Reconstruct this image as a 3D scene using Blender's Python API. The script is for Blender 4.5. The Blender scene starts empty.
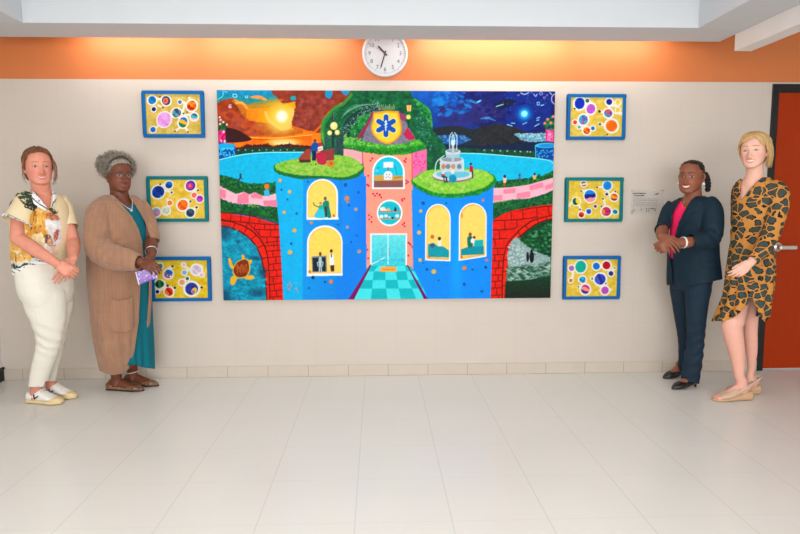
import bpy, bmesh, math, random
import numpy as np
from mathutils import Vector, Matrix, noise

SC = bpy.context.scene
COL = SC.collection
PI = math.pi
V = Vector

# ---------------------------------------------------------------- camera (solved from the floor tiles, the picture frames and the door)
FPX = 619.7
CAM = V((0, -4.655, 1.33))
YAW, PITCH, ROLL = .0359, .1057, -.0024
fw = V((math.sin(YAW) * math.cos(PITCH), math.cos(YAW) * math.cos(PITCH), -math.sin(PITCH)))
rt = V((math.cos(YAW), -math.sin(YAW), 0)); up_ = rt.cross(fw)
RT = math.cos(ROLL) * rt + math.sin(ROLL) * up_
UP = -math.sin(ROLL) * rt + math.cos(ROLL) * up_
cd = bpy.data.cameras.new('camera'); cam = bpy.data.objects.new('camera', cd); COL.objects.link(cam)
cd.sensor_width = 36; cd.lens = 36 * FPX / 800; cd.clip_start = .05
cam.matrix_world = Matrix(((RT.x, UP.x, -fw.x, CAM.x), (RT.y, UP.y, -fw.y, CAM.y), (RT.z, UP.z, -fw.z, CAM.z), (0, 0, 0, 1)))
SC.camera = cam

def at(u, v, Y):          # point of the photograph -> point of the room at depth Y
    w = fw + (u - 400) / FPX * RT + (267 - v) / FPX * UP
    return CAM + w * ((Y - CAM.y) / w.y)
def mpp(Y): return (Y - CAM.y) / FPX * 1.006       # metres per pixel at depth Y

# ---------------------------------------------------------------- materials
def s2l(c):
    return tuple((x / 255.0) / 12.92 if x / 255.0 <= .04045 else ((x / 255.0 + .055) / 1.055) ** 2.4 for x in c)

class NT:
    def __init__(s, name):
        s.m = bpy.data.materials.new(name); s.m.use_nodes = True; s.t = s.m.node_tree
        s.b = s.t.nodes['Principled BSDF']
    def n(s, typ, **k):
        x = s.t.nodes.new(typ)
        for a, v in k.items():
            if a in x.inputs: x.inputs[a].default_value = v
            else: setattr(x, a, v)
        return x
    def l(s, a, b): s.t.links.new(a, b)
    def math(s, op, a, b=None):
        x = s.t.nodes.new('ShaderNodeMath'); x.operation = op
        for i, v in enumerate((a, b)):
            if v is None: continue
            if hasattr(v, 'is_linked') or hasattr(v, 'links'): s.l(v, x.inputs[i])
            else: x.inputs[i].default_value = v
        return x.outputs[0]
    def mix(s, fac, a, b):
        x = s.t.nodes.new('ShaderNodeMix'); x.data_type = 'RGBA'
        for i, v in ((0, fac), (6, a), (7, b)):
            if hasattr(v, 'links'): s.l(v, x.inputs[i])
            elif i: x.inputs[i].default_value = (*v, 1)
            else: x.inputs[i].default_value = v
        return x.outputs[2]
    def coord(s, which='Object'): return s.t.nodes.new('ShaderNodeTexCoord').outputs[which]
    def noise(s, scale, detail=3, vec=None, rough=.5):
        x = s.n('ShaderNodeTexNoise'); x.inputs['Scale'].default_value = scale; x.inputs['Detail'].default_value = detail; x.inputs['Roughness'].default_value = rough
        s.l(vec if vec is not None else s.coord(), x.inputs['Vector']); return x.outputs['Fac']
    def bump(s, h, strength=.2, dist=.01):
        x = s.n('ShaderNodeBump'); x.inputs['Strength'].default_value = strength; x.inputs['Distance'].default_value = dist
        s.l(h, x.inputs['Height']); s.l(x.outputs[0], s.b.inputs['Normal'])

def mat(name, rgb, rough=.6, var=.08, scale=20, bump=0, metal=0, spec=.4, sheen=0):
    t = NT(name); c = s2l(rgb)
    f = t.noise(scale)
    lo = tuple(x * (1 - var) for x in c); hi = tuple(min(1, x * (1 + var)) for x in c)
    t.l(t.mix(f, lo, hi), t.b.inputs['Base Color'])
    t.b.inputs['Roughness'].default_value = rough; t.b.inputs['Metallic'].default_value = metal
    t.b.inputs['Specular IOR Level'].default_value = spec
    if sheen: t.b.inputs['Sheen Weight'].default_value = sheen
    if bump: t.bump(t.noise(scale * 4), bump, .004)
    return t.m

def vmat(name, rough=.55, spec=.35, bump=0, bscale=150, sub=0):      # colour comes from the mesh's own colour attribute
    t = NT(name)
    a = t.n('ShaderNodeAttribute'); a.attribute_name = 'Col'
    t.l(a.outputs['Color'], t.b.inputs['Base Color'])
    t.b.inputs['Roughness'].default_value = rough; t.b.inputs['Specular IOR Level'].default_value = spec
    if bump: t.bump(t.noise(bscale), bump, .003)
    if sub:
        t.b.inputs['Subsurface Weight'].default_value = sub; t.b.inputs['Subsurface Radius'].default_value = (.012, .005, .003); t.b.inputs['Subsurface Scale'].default_value = 1
    return t.m

# ---------------------------------------------------------------- objects
def link(name, me, m=None, parent=None):
    o = bpy.data.objects.new(name, me); COL.objects.link(o)
    if m is not None and me is not None:
        for x in (m if isinstance(m, (list, tuple)) else [m]): me.materials.append(x)
    if parent is not None: o.parent = parent
    return o
def obj(name, bm, m, parent=None, smooth=False, bevel=0, loc=None):
    bmesh.ops.recalc_face_normals(bm, faces=bm.faces)
    me = bpy.data.meshes.new(name); bm.to_mesh(me); bm.free()
    if smooth: me.polygons.foreach_set('use_smooth', [True] * len(me.polygons))
    o = link(name, me, m, parent)
    if bevel:
        b = o.modifiers.new('bevel', 'BEVEL'); b.width = bevel; b.segments = 2; b.limit_method = 'ANGLE'
    if loc is not None: o.location = loc
    return o
def thing(name, label, cat, loc=(0, 0, 0), group=None):
    o = link(name, None); o.location = loc; o.empty_display_size = .1
    return tag(o, label, cat, group)
def tag(o, label, cat, group=None):
    o['label'] = label; o['category'] = cat
    if group: o['group'] = group
    return o
def struct(o, label=None, cat=None):
    o['kind'] = 'structure'
    if label: o['label'] = label
    if cat: o['category'] = cat
    return o

def box(bm, x0, x1, y0, y1, z0, z1, mi=0):
    vs = [bm.verts.new((x, y, z)) for z in (z0, z1) for y in (y0, y1) for x in (x0, x1)]
    for f in ((0, 2, 3, 1), (4, 5, 7, 6), (0, 1, 5, 4), (2, 6, 7, 3), (0, 4, 6, 2), (1, 3, 7, 5)):
        bm.faces.new([vs[i] for i in f]).material_index = mi
    return bm
def prism_y(bm, pts, y0, y1):      # outline in x,z pushed along y
    a = [bm.verts.new((x, y0, z)) for x, z in pts]; b = [bm.verts.new((x, y1, z)) for x, z in pts]
    bm.faces.new(a); bm.faces.new(b[::-1])
    for i in range(len(pts)):
        j = (i + 1) % len(pts); bm.faces.new((a[i], b[i], b[j], a[j]))
    return bm
def lathe_y(bm, prof, n=64):       # profile of (radius, y) spun about the y axis
    rings = []
    for r, y in prof:
        rings.append([bm.verts.new((r * math.cos(2 * PI * k / n), y, r * math.sin(2 * PI * k / n))) for k in range(n)] if r > 1e-6 else [bm.verts.new((0, y, 0))])
    for a, b in zip(rings[:-1], rings[1:]):
        for k in range(n):
            k2 = (k + 1) % n
            q = [a[k % len(a)], a[k2 % len(a)], b[k2 % len(b)], b[k % len(b)]]
            q = list(dict.fromkeys(q))
            if len(q) > 2: bm.faces.new(q)
    return bm
def text_mesh(s, size, depth=.0006):
    cu = bpy.data.curves.new('lettering', 'FONT'); cu.body = s; cu.size = size; cu.align_x = 'CENTER'; cu.align_y = 'CENTER'; cu.extrude = depth
    o = bpy.data.objects.new('lettering', cu); COL.objects.link(o)
    dg = bpy.context.evaluated_depsgraph_get(); me = bpy.data.meshes.new_from_object(o.evaluated_get(dg))
    bpy.data.objects.remove(o); bpy.data.curves.remove(cu); return me
# ---------------------------------------------------------------- painted pictures
# a small brush-and-canvas kit: shapes are painted into an array, and the array colours the vertices of a canvas mesh
def lin(c):
    c = np.asarray(c, float) / 255.0
    return np.where(c <= 0.04045, c / 12.92, ((c + 0.055) / 1.055) ** 2.4)

def vnoise(X, Y, seed=0):
    xi = np.floor(X).astype(np.int64); yi = np.floor(Y).astype(np.int64)
    fx = X - xi; fy = Y - yi
    fx = fx * fx * (3 - 2 * fx); fy = fy * fy * (3 - 2 * fy)
    def h(a, b):
        n = (a * 374761393 + b * 668265263 + seed * 1442695041) & 0x7fffffff
        n = ((n ^ (n >> 13)) * 1274126177) & 0x7fffffff
        return ((n ^ (n >> 16)) & 0xffff) / 65535.0
    return (h(xi, yi) * (1 - fx) + h(xi + 1, yi) * fx) * (1 - fy) + (h(xi, yi + 1) * (1 - fx) + h(xi + 1, yi + 1) * fx) * fy

def fnoise(X, Y, seed=0):
    return vnoise(X, Y, seed) * .55 + vnoise(X * 2.1, Y * 2.1, seed + 7) * .3 + vnoise(X * 4.3, Y * 4.3, seed + 13) * .15

class Canvas:
    def __init__(s, x0, y0, x1, y1, K):
        s.x0, s.y0, s.K = x0, y0, K
        s.W, s.H = int((x1 - x0) * K), int((y1 - y0) * K)
        s.a = np.zeros((s.H, s.W, 3))
        s.off = (0, 0, 1.0)
        jj, ii = np.meshgrid(np.arange(s.W), np.arange(s.H))
        s.X = x0 + (jj + .5) / K; s.Y = y0 + (ii + .5) / K
    def o(s, ox=0, oy=0, k=1.0):
        s.off = (ox, oy, k); return s
    def P(s, pts):
        p = np.array(pts, float).reshape(-1, 2)
        return p / s.off[2] + np.array(s.off[:2])
    def win(s, xa, ya, xb, yb):
        j0 = max(0, int((xa - s.x0) * s.K) - 2); j1 = min(s.W, int((xb - s.x0) * s.K) + 3)
        i0 = max(0, int((ya - s.y0) * s.K) - 2); i1 = min(s.H, int((yb - s.y0) * s.K) + 3)
        return slice(i0, max(i0, i1)), slice(j0, max(j0, j1))
    def put(s, w, m, col, var=0.0, ns=1.0, alpha=1.0, seed=3):
        c = np.asarray(col, float)
        if c.ndim == 1:
            c = np.broadcast_to(c, m.shape + (3,))
        if var:
            n = fnoise(s.X[w] * ns, s.Y[w] * ns, seed)[..., None] - .5
            c = c * (1 + 2 * var * n)
        m = (np.asarray(m, float) * alpha)[..., None]
        s.a[w] = s.a[w] * (1 - m) + np.clip(c, 0, 255) * m
    def pmask(s, p, w):
        X, Y = s.X[w], s.Y[w]; ins = np.zeros(X.shape, bool)
        q = np.roll(p, -1, axis=0)
        for (xa, ya), (xb, yb) in zip(p, q):
            if ya == yb: continue
            c = (ya > Y) != (yb > Y)
            ins ^= c & (X < (xb - xa) * (Y - ya) / (yb - ya) + xa)
        return ins
    def poly(s, pts, col, smooth=False, wob=0.0, **k):
        p = s.P(pts)
        if smooth: p = spline(p, True)
        w = s.win(p[:, 0].min() - 1, p[:, 1].min() - 1, p[:, 0].max() + 1, p[:, 1].max() + 1)
        if wob:
            Xs, Ys = s.X, s.Y
            s.X = Xs + (fnoise(Xs * 1.3, Ys * 1.3, 21) - .5) * wob; s.Y = Ys + (fnoise(Xs * 1.3, Ys * 1.3, 22) - .5) * wob
            m = s.pmask(p, w); s.X, s.Y = Xs, Ys
        else:
            m = s.pmask(p, w)
        s.put(w, m, col, **k); return s
    def grad(s, pts, ca, cb, axis=1, smooth=False, **k):
        p = s.P(pts)
        if smooth: p = spline(p, True)
        w = s.win(p[:, 0].min(), p[:, 1].min(), p[:, 0].max(), p[:, 1].max())
        C = s.Y[w] if axis else s.X[w]
        lo, hi = p[:, axis].min(), p[:, axis].max()
        t = np.clip((C - lo) / (hi - lo), 0, 1)[..., None]
        s.put(w, s.pmask(p, w), np.array(ca, float) * (1 - t) + np.array(cb, float) * t, **k); return s
    def ell(s, cx, cy, rx, ry=None, col=(0, 0, 0), soft=0.0, rot=0.0, **k):
        ry = rx if ry is None else ry
        (x, y), = s.P([(cx, cy)]); kx = s.off[2]; rx /= kx; ry /= kx
        R = max(rx, ry) * (1 + soft)
        w = s.win(x - R, y - R, x + R, y + R)
        dx, dy = s.X[w] - x, s.Y[w] - y
        c_, s_ = math.cos(rot), math.sin(rot)
        r = np.sqrt(((dx * c_ + dy * s_) / rx) ** 2 + ((dy * c_ - dx * s_) / ry) ** 2)
        m = np.clip((1 + soft - r) / max(2 * soft, 1e-6), 0, 1) if soft else (r < 1)
        s.put(w, m, col, **k); return s
    def line(s, pts, wd, col, smooth=False, **k):
        p = s.P(pts); wd = wd / s.off[2]
        if smooth: p = spline(p, False)
        w = s.win(p[:, 0].min() - wd, p[:, 1].min() - wd, p[:, 0].max() + wd, p[:, 1].max() + wd)
        X, Y = s.X[w], s.Y[w]; d = np.full(X.shape, 1e9)
        for (xa, ya), (xb, yb) in zip(p[:-1], p[1:]):
            l2 = (xb - xa) ** 2 + (yb - ya) ** 2 + 1e-12
            t = np.clip(((X - xa) * (xb - xa) + (Y - ya) * (yb - ya)) / l2, 0, 1)
            d = np.minimum(d, (X - xa - t * (xb - xa)) ** 2 + (Y - ya - t * (yb - ya)) ** 2)
        s.put(w, d < (wd / 2) ** 2, col, **k); return s
    def dabs(s, pts, cols, n, size, seed=1, smooth=False, stretch=1.0):
        # short brush dabs scattered inside an outline
        p = s.P(pts)
        if smooth: p = spline(p, True)
        rnd = random.Random(seed); sv = s.off; s.off = (0, 0, 1.0); k = 0; tries = 0
        lo, hi = p.min(0), p.max(0)
        while k < n and tries < n * 12:
            tries += 1
            x, y = rnd.uniform(lo[0], hi[0]), rnd.uniform(lo[1], hi[1])
            ins = False
            for (xa, ya), (xb, yb) in zip(p, np.roll(p, -1, axis=0)):
                if (ya > y) != (yb > y) and x < (xb - xa) * (y - ya) / (yb - ya) + xa: ins = not ins
            if not ins: continue
            r = size * rnd.uniform(.5, 1.3)
            s.ell(x, y, r * stretch, r, rnd.choice(cols), soft=.3, rot=rnd.uniform(-.7, .7), alpha=.75); k += 1
        s.off = sv; return s
    def sample(s, px, py):
        fx = np.clip((px - s.x0) * s.K - .5, 0, s.W - 1.001); fy = np.clip((py - s.y0) * s.K - .5, 0, s.H - 1.001)
        j = fx.astype(int); i = fy.astype(int); fx = (fx - j)[..., None]; fy = (fy - i)[..., None]; a = s.a
        return (a[i, j] * (1 - fx) + a[i, j + 1] * fx) * (1 - fy) + (a[i + 1, j] * (1 - fx) + a[i + 1, j + 1] * fx) * fy
    def blur(s):
        b = np.pad(s.a, ((1, 1), (1, 1), (0, 0)), mode='edge')
        b = (b[:-2] + 2 * b[1:-1] + b[2:]) / 4
        s.a = (b[:, :-2] + 2 * b[:, 1:-1] + b[:, 2:]) / 4; return s

def spline(p, closed, n=8):
    p = np.asarray(p, float); N = len(p); out = []
    for i in range(N if closed else N - 1):
        if closed: a, b, c, d = p[i - 1], p[i], p[(i + 1) % N], p[(i + 2) % N]
        else: a, b, c, d = p[max(i - 1, 0)], p[i], p[i + 1], p[min(i + 2, N - 1)]
        for k in range(n):
            t = k / n
            out.append(.5 * (2 * b + (c - a) * t + (2 * a - 5 * b + 4 * c - d) * t * t + (3 * b - a - 3 * c + d) * t ** 3))
    if not closed: out.append(p[-1])
    return np.array(out)

def paint_mural():
    c = Canvas(212, 87, 558, 303, 5)
    R8 = 800 / 90.0
    rnd = random.Random(5)
    c.a[:] = (14, 132, 234)
    # ---- sunset sky, left half
    A = lambda: c.o(210, 85, R8)
    B = lambda: c.o(290, 85, R8)
    C_ = lambda: c.o(370, 85, R8)
    D = lambda: c.o(470, 85, R8)
    c.o().grad([(212, 87), (400, 87), (400, 160), (212, 160)], (246, 140, 18), (250, 120, 8), var=.12, ns=.25)
    A().grad([(40, 20), (640, 20), (640, 170), (300, 190), (200, 130), (40, 190)], (8, 128, 190), (70, 150, 130), wob=0, var=.15, ns=.4) if False else None
    A().grad([(30, 20), (640, 20), (640, 130), (470, 165), (330, 170), (180, 110), (30, 190)], (4, 130, 200), (60, 140, 120), smooth=False, var=.15, ns=.4)
    A().poly([(320, 165), (640, 120), (660, 175), (480, 205), (330, 200)], (150, 130, 50), smooth=True, alpha=.7, var=.2)
    A().poly([(350, 105), (420, 88), (480, 110), (500, 135), (430, 122)], (225, 150, 70), smooth=True, var=.2)
    A().poly([(30, 190), (180, 115), (240, 160), (310, 190), (330, 300), (420, 325), (560, 345), (620, 400), (800, 380), (800, 430), (560, 450), (340, 460), (230, 480), (30, 480)], (158, 56, 28), smooth=True, wob=2.5, var=.3, ns=.22)
    A().dabs([(80, 250), (200, 230), (320, 330), (560, 360), (600, 430), (300, 450), (100, 380)], [(190, 70, 30), (140, 50, 40), (165, 75, 62), (205, 88, 40)], 170, 2.0, 2, stretch=1.8)
    A().poly([(180, 130), (240, 140), (310, 205), (330, 300), (280, 260), (240, 190)], (240, 150, 40), smooth=True, wob=2, alpha=.55, var=.2)
    A().line([(230, 155), (280, 155), (320, 200)], 22, (245, 180, 90), smooth=True, alpha=.8)
    # sun and glow
    A().ell(640, 300, 160, 130, (255, 196, 40), soft=.8, alpha=.8)
    A().ell(635, 290, 100, 100, (255, 225, 120), soft=.7, alpha=.85)
    A().line([(490, 240), (520, 310), (600, 370), (640, 385)], 24, (255, 210, 120), smooth=True, alpha=.7)
    A().line([(640, 385), (700, 360), (720, 280), (720, 220)], 40, (255, 200, 110), smooth=True, alpha=.7)
    A().ell(634, 275, 46, 50, (255, 246, 225), soft=.35)
    # big brown cloud of the right
    B().poly([(-125, 30), (520, 30), (500, 120), (400, 190), (300, 280), (270, 420), (200, 410), (60, 390), (10, 360), (30, 250), (40, 150), (-60, 160), (-120, 110)], (138, 52, 36), smooth=True, wob=3, var=.3, ns=.22)
    B().dabs([(40, 100), (300, 90), (420, 150), (280, 300), (240, 380), (60, 350)], [(150, 60, 55), (120, 42, 34), (160, 75, 68), (148, 60, 30)], 130, 2.0, 4)
    B().line([(20, 370), (120, 400), (200, 420), (270, 360)], 20, (240, 110, 20), smooth=True, alpha=.8)
    B().poly([(0, 105), (40, 95), (45, 128), (5, 132)], (10, 150, 165), smooth=True)
    B().poly([(315, 45), (370, 45), (355, 115), (310, 100)], (10, 140, 190), smooth=True)
    B().poly([(450, 45), (530, 45), (500, 90), (470, 80)], (10, 140, 190), smooth=True)
    A().ell(625, 130, 24, 10, (240, 120, 30), soft=.5, alpha=.6)
    # horizon, orange water
    A().grad([(60, 455), (800, 440), (900, 430), (900, 560), (60, 560)], (236, 92, 8), (255, 130, 0), var=.15, ns=.3)
    A().line([(350, 462), (560, 468), (900, 440)], 9, (255, 190, 60), smooth=True)
    A().line([(380, 480), (700, 478)], 7, (190, 60, 10), alpha=.7)
    A().ell(650, 505, 140, 32, (255, 205, 120), soft=.4)
    A().ell(660, 520, 80, 16, (255, 230, 160), soft=.4)
    # dark headland, planter left
    A().poly([(70, 380), (150, 372), (240, 395), (320, 440), (365, 482), (250, 505), (60, 505)], (56, 22, 22), smooth=True, var=.3)
    A().poly([(60, 505), (200, 505), (230, 540), (60, 540)], (200, 70, 20))
    A().dabs([(60, 330), (130, 330), (150, 390), (70, 400)], [(10, 96, 40), (20, 120, 50), (8, 70, 36)], 40, 1.1, 6)
    for (x, y) in [(82, 282), (90, 305), (114, 325), (85, 342), (146, 347)]: c.ell(x, y, 9, 9, (235, 232, 220))
    A().poly([(70, 400), (132, 398), (136, 515), (75, 515)], (238, 60, 150), var=.15)
    for _ in range(14): c.ell(rnd.uniform(75, 130), rnd.uniform(405, 505), 9, 14, rnd.choice([(205, 20, 90), (250, 200, 215)]))
    # white pen ornaments in the corner
    A().line([(108, 45), (112, 80), (95, 105), (60, 122)], 7, (150, 205, 235), smooth=True)
    A().line([(122, 52), (150, 60)], 6, (170, 215, 240))
    A().line([(200, 75), (230, 80), (235, 98), (215, 108), (198, 98), (200, 75)], 7, (190, 225, 240))
    A().line([(308, 92), (312, 108), (328, 108), (330, 90)], 7, (190, 225, 240))
    A().line([(182, 172), (165, 175), (163, 195), (182, 198), (182, 186), (172, 184)], 7, (225, 215, 215))
    # ---- night sky, right half
    c.o().grad([(400, 87), (558, 87), (558, 150), (400, 150)], (20, 92, 190), (8, 30, 110), axis=1, var=.2, ns=.2)
    c.o().grad([(440, 87), (470, 87), (500, 150), (440, 150)], (18, 70, 165), (14, 30, 110), var=.3, ns=.3, alpha=.6)
    c.poly([(462, 87), (558, 87), (558, 135), (500, 135), (470, 120)], (22, 28, 104), smooth=True, wob=4, var=.25, ns=.25)
    c.poly([(440, 105), (470, 100), (505, 110), (480, 126), (440, 124)], (46, 40, 110), smooth=True, wob=6, alpha=.8, var=.3, ns=.2)
    c.poly([(505, 92), (520, 88), (548, 95), (545, 125), (510, 130)], (16, 44, 140), smooth=True, alpha=.7, var=.2)
    c.dabs([(430, 90), (470, 88), (468, 112), (436, 116)], [(20, 110, 200), (40, 130, 215), (14, 80, 180)], 70, 1.6, 7, stretch=2)
    c.dabs([(470, 92), (545, 90), (545, 128), (480, 130)], [(20, 30, 120), (34, 44, 130), (16, 20, 84)], 90, 1.6, 8, stretch=2)
    c.poly([(492, 106), (505, 100), (516, 102), (503, 109)], (14, 22, 44), smooth=True, alpha=.8)
    D().line([(0, 140), (50, 160), (90, 140)], 18, (50, 140, 210), smooth=True, alpha=.8)
    D().line([(60, 155), (85, 143)], 8, (190, 220, 240))
    for seg in [[(228, 195), (290, 175)], [(325, 355), (370, 368)], [(365, 342), (395, 345)], [(465, 352), (500, 338)], [(570, 372), (610, 350)], [(625, 188), (650, 180)], [(590, 300), (615, 292)], [(588, 318), (608, 315)], [(130, 300), (165, 290)]]:
        D().line(seg, 8, (170, 205, 240))
    D().poly([(80, 305), (150, 285), (230, 325), (160, 308)], (70, 130, 200), smooth=True, alpha=.8)
    for _ in range(40): D().ell(rnd.uniform(60, 700), rnd.uniform(75, 330), 2.6, 2.6, (150, 190, 235), alpha=.8)
    D().ell(478, 262, 62, 62, (10, 110, 200), soft=.5, alpha=.9)
    D().ell(478, 262, 44, 44, (30, 150, 225), soft=.3)
    D().ell(478, 260, 28, 28, (190, 225, 250), soft=.15)
    # swirls top right
    D().line([(445, 75), (480, 88), (515, 72)], 8, (190, 190, 235), smooth=True)
    D().line([(560, 85), (578, 105), (590, 85)], 7, (180, 185, 235), smooth=True)
    for (x, y, r) in [(625, 80, 17), (655, 118, 12), (680, 95, 9), (425, 95, 9), (540, 70, 7)]:
        D().ell(x, y, r, r, (150, 130, 205)); D().ell(x, y, r * .5, r * .5, (30, 34, 110))
    D().line([(745, 85), (722, 110), (722, 150), (745, 175)], 9, (185, 165, 225), smooth=True)
    D().line([(700, 70), (720, 90)], 8, (185, 185, 235))
    D().poly([(588, 155), (616, 155), (616, 185), (588, 185)], (160, 190, 230)); D().poly([(595, 162), (609, 162), (609, 178), (595, 178)], (16, 40, 130))
    # hills and moonlit water
    c.o().poly([(425, 140), (425, 131), (440, 127), (455, 126), (475, 130), (480, 127), (497, 124), (515, 128), (526, 133), (556, 131), (556, 160), (425, 160)], (30, 40, 48), smooth=False, wob=1.5, var=.3)
    c.poly([(478, 140), (470, 132), (484, 127), (498, 125), (515, 129), (526, 136), (536, 150), (480, 150)], (36, 38, 42), smooth=True, var=.4, ns=.4)
    c.poly([(432, 136), (462, 135), (472, 140), (460, 145), (436, 146)], (40, 80, 150), wob=2, var=.3)
    c.dabs([(432, 136), (462, 135), (470, 140), (460, 143), (436, 143)], [(150, 185, 225), (90, 140, 205)], 60, .55, 10, stretch=2)
    c.poly([(513, 134), (545, 133.5), (545, 142), (530, 143), (520, 140)], (130, 165, 190), wob=2, var=.35, ns=.8)
    c.dabs([(516, 134), (545, 134), (545, 139), (524, 141)], [(215, 230, 235), (60, 110, 160), (180, 205, 220)], 70, .55, 11, stretch=2)
    c.poly([(425, 150), (440, 144), (480, 146), (520, 143), (545, 142), (545, 158), (425, 156)], (16, 34, 66), wob=1.5, var=.35)
    c.poly([(440, 152), (455, 148), (500, 150), (536, 152), (536, 160), (440, 158)], (16, 72, 46), wob=1.5, var=.35, ns=.7)
    c.dabs([(440, 149), (534, 152), (534, 158), (440, 154)], [(10, 60, 44), (24, 92, 50), (8, 44, 44)], 80, .8, 12, stretch=1.5)
    for x in (484, 492, 500, 507, 514.5, 520, 527, 530): c.ell(x, 150.5 + (x - 484) * .04, .8, .8, (170, 190, 190))
    # planters right
    c.poly([(543, 145.5), (556, 144), (556, 161), (535, 158), (534, 146)], (14, 62, 150))
    for _ in range(26): c.line([(rnd.uniform(535, 553), rnd.uniform(149, 158)), (rnd.uniform(535, 553), rnd.uniform(149, 158))], .6, (80, 190, 235), alpha=.8) if False else c.ell(rnd.uniform(536, 553), rnd.uniform(149.5, 158), .95, .6, (60, 170, 225), rot=rnd.uniform(0, 3))
    c.ell(546, 146, 11, 2.6, (90, 190, 235)); c.ell(547, 146.2, 9, 1.8, (40, 140, 215))
    c.line([(535, 146), (535.5, 158)], .8, (100, 190, 230))
    D().poly([(668, 395), (745, 395), (738, 515), (668, 505)], (226, 50, 140), var=.1)
    for _ in range(16): D().line([(rnd.uniform(670, 740), rnd.uniform(400, 505)), (rnd.uniform(670, 740), rnd.uniform(400, 505))], 5, (250, 190, 215), alpha=.7)
    D().dabs([(655, 330), (700, 290), (745, 280), (745, 405), (655, 395)], [(20, 110, 50), (40, 140, 60), (10, 80, 40)], 60, 1.2, 13)
    for (x, y) in [(685, 310), (735, 285), (715, 342), (660, 345)]: D().ell(x, y, 12, 12, (245, 130, 120))
    # ---- tree line left, canal water
    E_ = lambda: c.o(210, 135, R8)
    E_().poly([(120, 130), (180, 95), (260, 105), (330, 80), (420, 85), (500, 70), (560, 95), (620, 80), (700, 70), (760, 85), (900, 95), (900, 180), (120, 180)], (74, 22, 22), wob=3, var=.3)
    E_().poly([(200, 130), (300, 118), (400, 108), (560, 105), (800, 110), (900, 120), (900, 180), (200, 180)], (8, 66, 48), wob=3, var=.35, ns=.7)
    for x in range(250, 800, 62): E_().ell(x, 128 + (x % 3) * 3, 6, 6, (150, 190, 190))
    # left fountain bowl
    E_().poly([(70, 75), (130, 68), (205, 85), (228, 130), (215, 175), (150, 195), (75, 205)], (14, 70, 165), smooth=True)
    for _ in range(34): E_().ell(rnd.uniform(85, 215), rnd.uniform(120, 185), 10, 5, (80, 190, 235), rot=rnd.uniform(0, 3))
    E_().ell(140, 92, 82, 24, (40, 165, 225)); E_().line([(78, 118), (215, 112)], 8, (110, 205, 240))
    # canal: one ribbon of water behind everything
    c.o().poly([(212, 162), (226, 157), (245, 153.5), (270, 151.5), (310, 152), (345, 154), (345, 190), (212, 190)], (2, 178, 226), var=.09, ns=.5)
    c.line([(219, 159.3), (230, 156.5), (246, 153.6), (270, 152), (306, 152)], 1, (185, 235, 245), smooth=True)
    c.poly([(440, 153), (480, 153.5), (510, 156), (535, 159), (548, 161), (553, 163), (556, 175), (530, 182), (490, 186), (440, 186)], (0, 182, 226), smooth=False, var=.09, ns=.5)
    c.line([(455, 153.4), (480, 154), (510, 156.5), (537, 159), (550, 161.5), (554, 165)], .9, (190, 235, 245), smooth=True)
    # ---- left bank: hedge, pink path, hedge, bricks, pond
    E_().poly([(80, 350), (150, 360), (215, 380), (330, 425), (440, 430), (590, 415), (600, 560), (70, 560)], (14, 92, 40), smooth=False, wob=3, var=.4, ns=.9)
    E_().dabs([(85, 355), (210, 385), (330, 430), (590, 420), (590, 520), (90, 450)], [(8, 70, 34), (30, 120, 50), (60, 140, 60), (6, 54, 40)], 260, 1.0, 14)
    J = lambda: c.o(210, 185, R8)
    J().poly([(80, 0), (150, 35), (230, 75), (300, 55), (350, 78), (400, 60), (470, 95), (600, 70), (600, 190), (480, 185), (390, 165), (250, 165), (170, 150), (80, 115)], (248, 190, 205), wob=1.5, var=.06)
    for pl in ([(80, 20), (140, 50), (140, 115), (80, 105)], [(245, 90), (300, 60), (345, 75), (345, 160), (240, 165)], [(360, 85), (400, 65), (460, 85), (470, 120), (365, 110)], [(470, 135), (595, 130), (595, 185), (480, 182)]): J().poly(pl, (246, 130, 160), wob=1.5, var=.1)
    J().poly([(80, 110), (170, 150), (250, 168), (390, 170), (480, 188), (640, 190), (640, 345), (500, 300), (300, 260), (80, 240)], (10, 86, 40), wob=2.5, var=.4, ns=.9)
    J().dabs([(90, 125), (250, 172), (600, 195), (600, 320), (300, 255), (100, 230)], [(8, 70, 36), (24, 110, 46), (6, 56, 40), (40, 126, 60)], 200, 1.0, 15)
    J().dabs([(340, 168), (430, 165), (430, 195), (340, 190)], [(170, 190, 90)], 18, .7, 16)
    c.o()
    # brick wall left (region then mortar)
    brick = [(212, 211.5), (232, 213.5), (255, 217), (268, 221), (279, 224.5), (284, 300), (284, 303), (212, 303)]
    c.poly(brick, (232, 40, 22), var=.16, ns=.5)
    def arch(t):   # outer and inner line of the left arch
        return
    mort = (96, 14, 14)
    J().line([(100, 240), (300, 258), (480, 300), (610, 345)], 9, mort, smooth=True)
    J().line([(100, 300), (200, 318), (330, 330), (480, 345), (620, 350)], 8, mort, smooth=True)
    J().line([(330, 330), (400, 392), (620, 395)], 8, mort); J().line([(400, 392), (455, 458), (625, 460)], 8, mort)
    for a in ([(185, 250), (185, 312)], [(275, 262), (273, 322)], [(352, 275), (350, 332)], [(440, 295), (440, 340)], [(325, 330), (328, 362)], [(400, 340), (398, 392)], [(485, 345), (485, 395)], [(580, 350), (580, 395)], [(437, 398), (440, 440)], [(540, 398), (537, 458)], [(507, 462), (510, 520)], [(600, 462), (597, 520)]): J().line(a, 7, mort)
    O = lambda: c.o(215, 240, 800 / 120.0)
    for i, y in enumerate([8, 32, 68, 110, 155, 198, 240, 290, 335, 375]):
        O().line([(335 if i < 3 else 352, y + 6), (455, y - 4)], 5, mort)
        xm = (392, 418, 385, 405, 390, 412, 388, 396, 410, 390)[i]
        O().line([(xm, y), (xm + 4, y + 40)], 5, mort)
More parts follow.
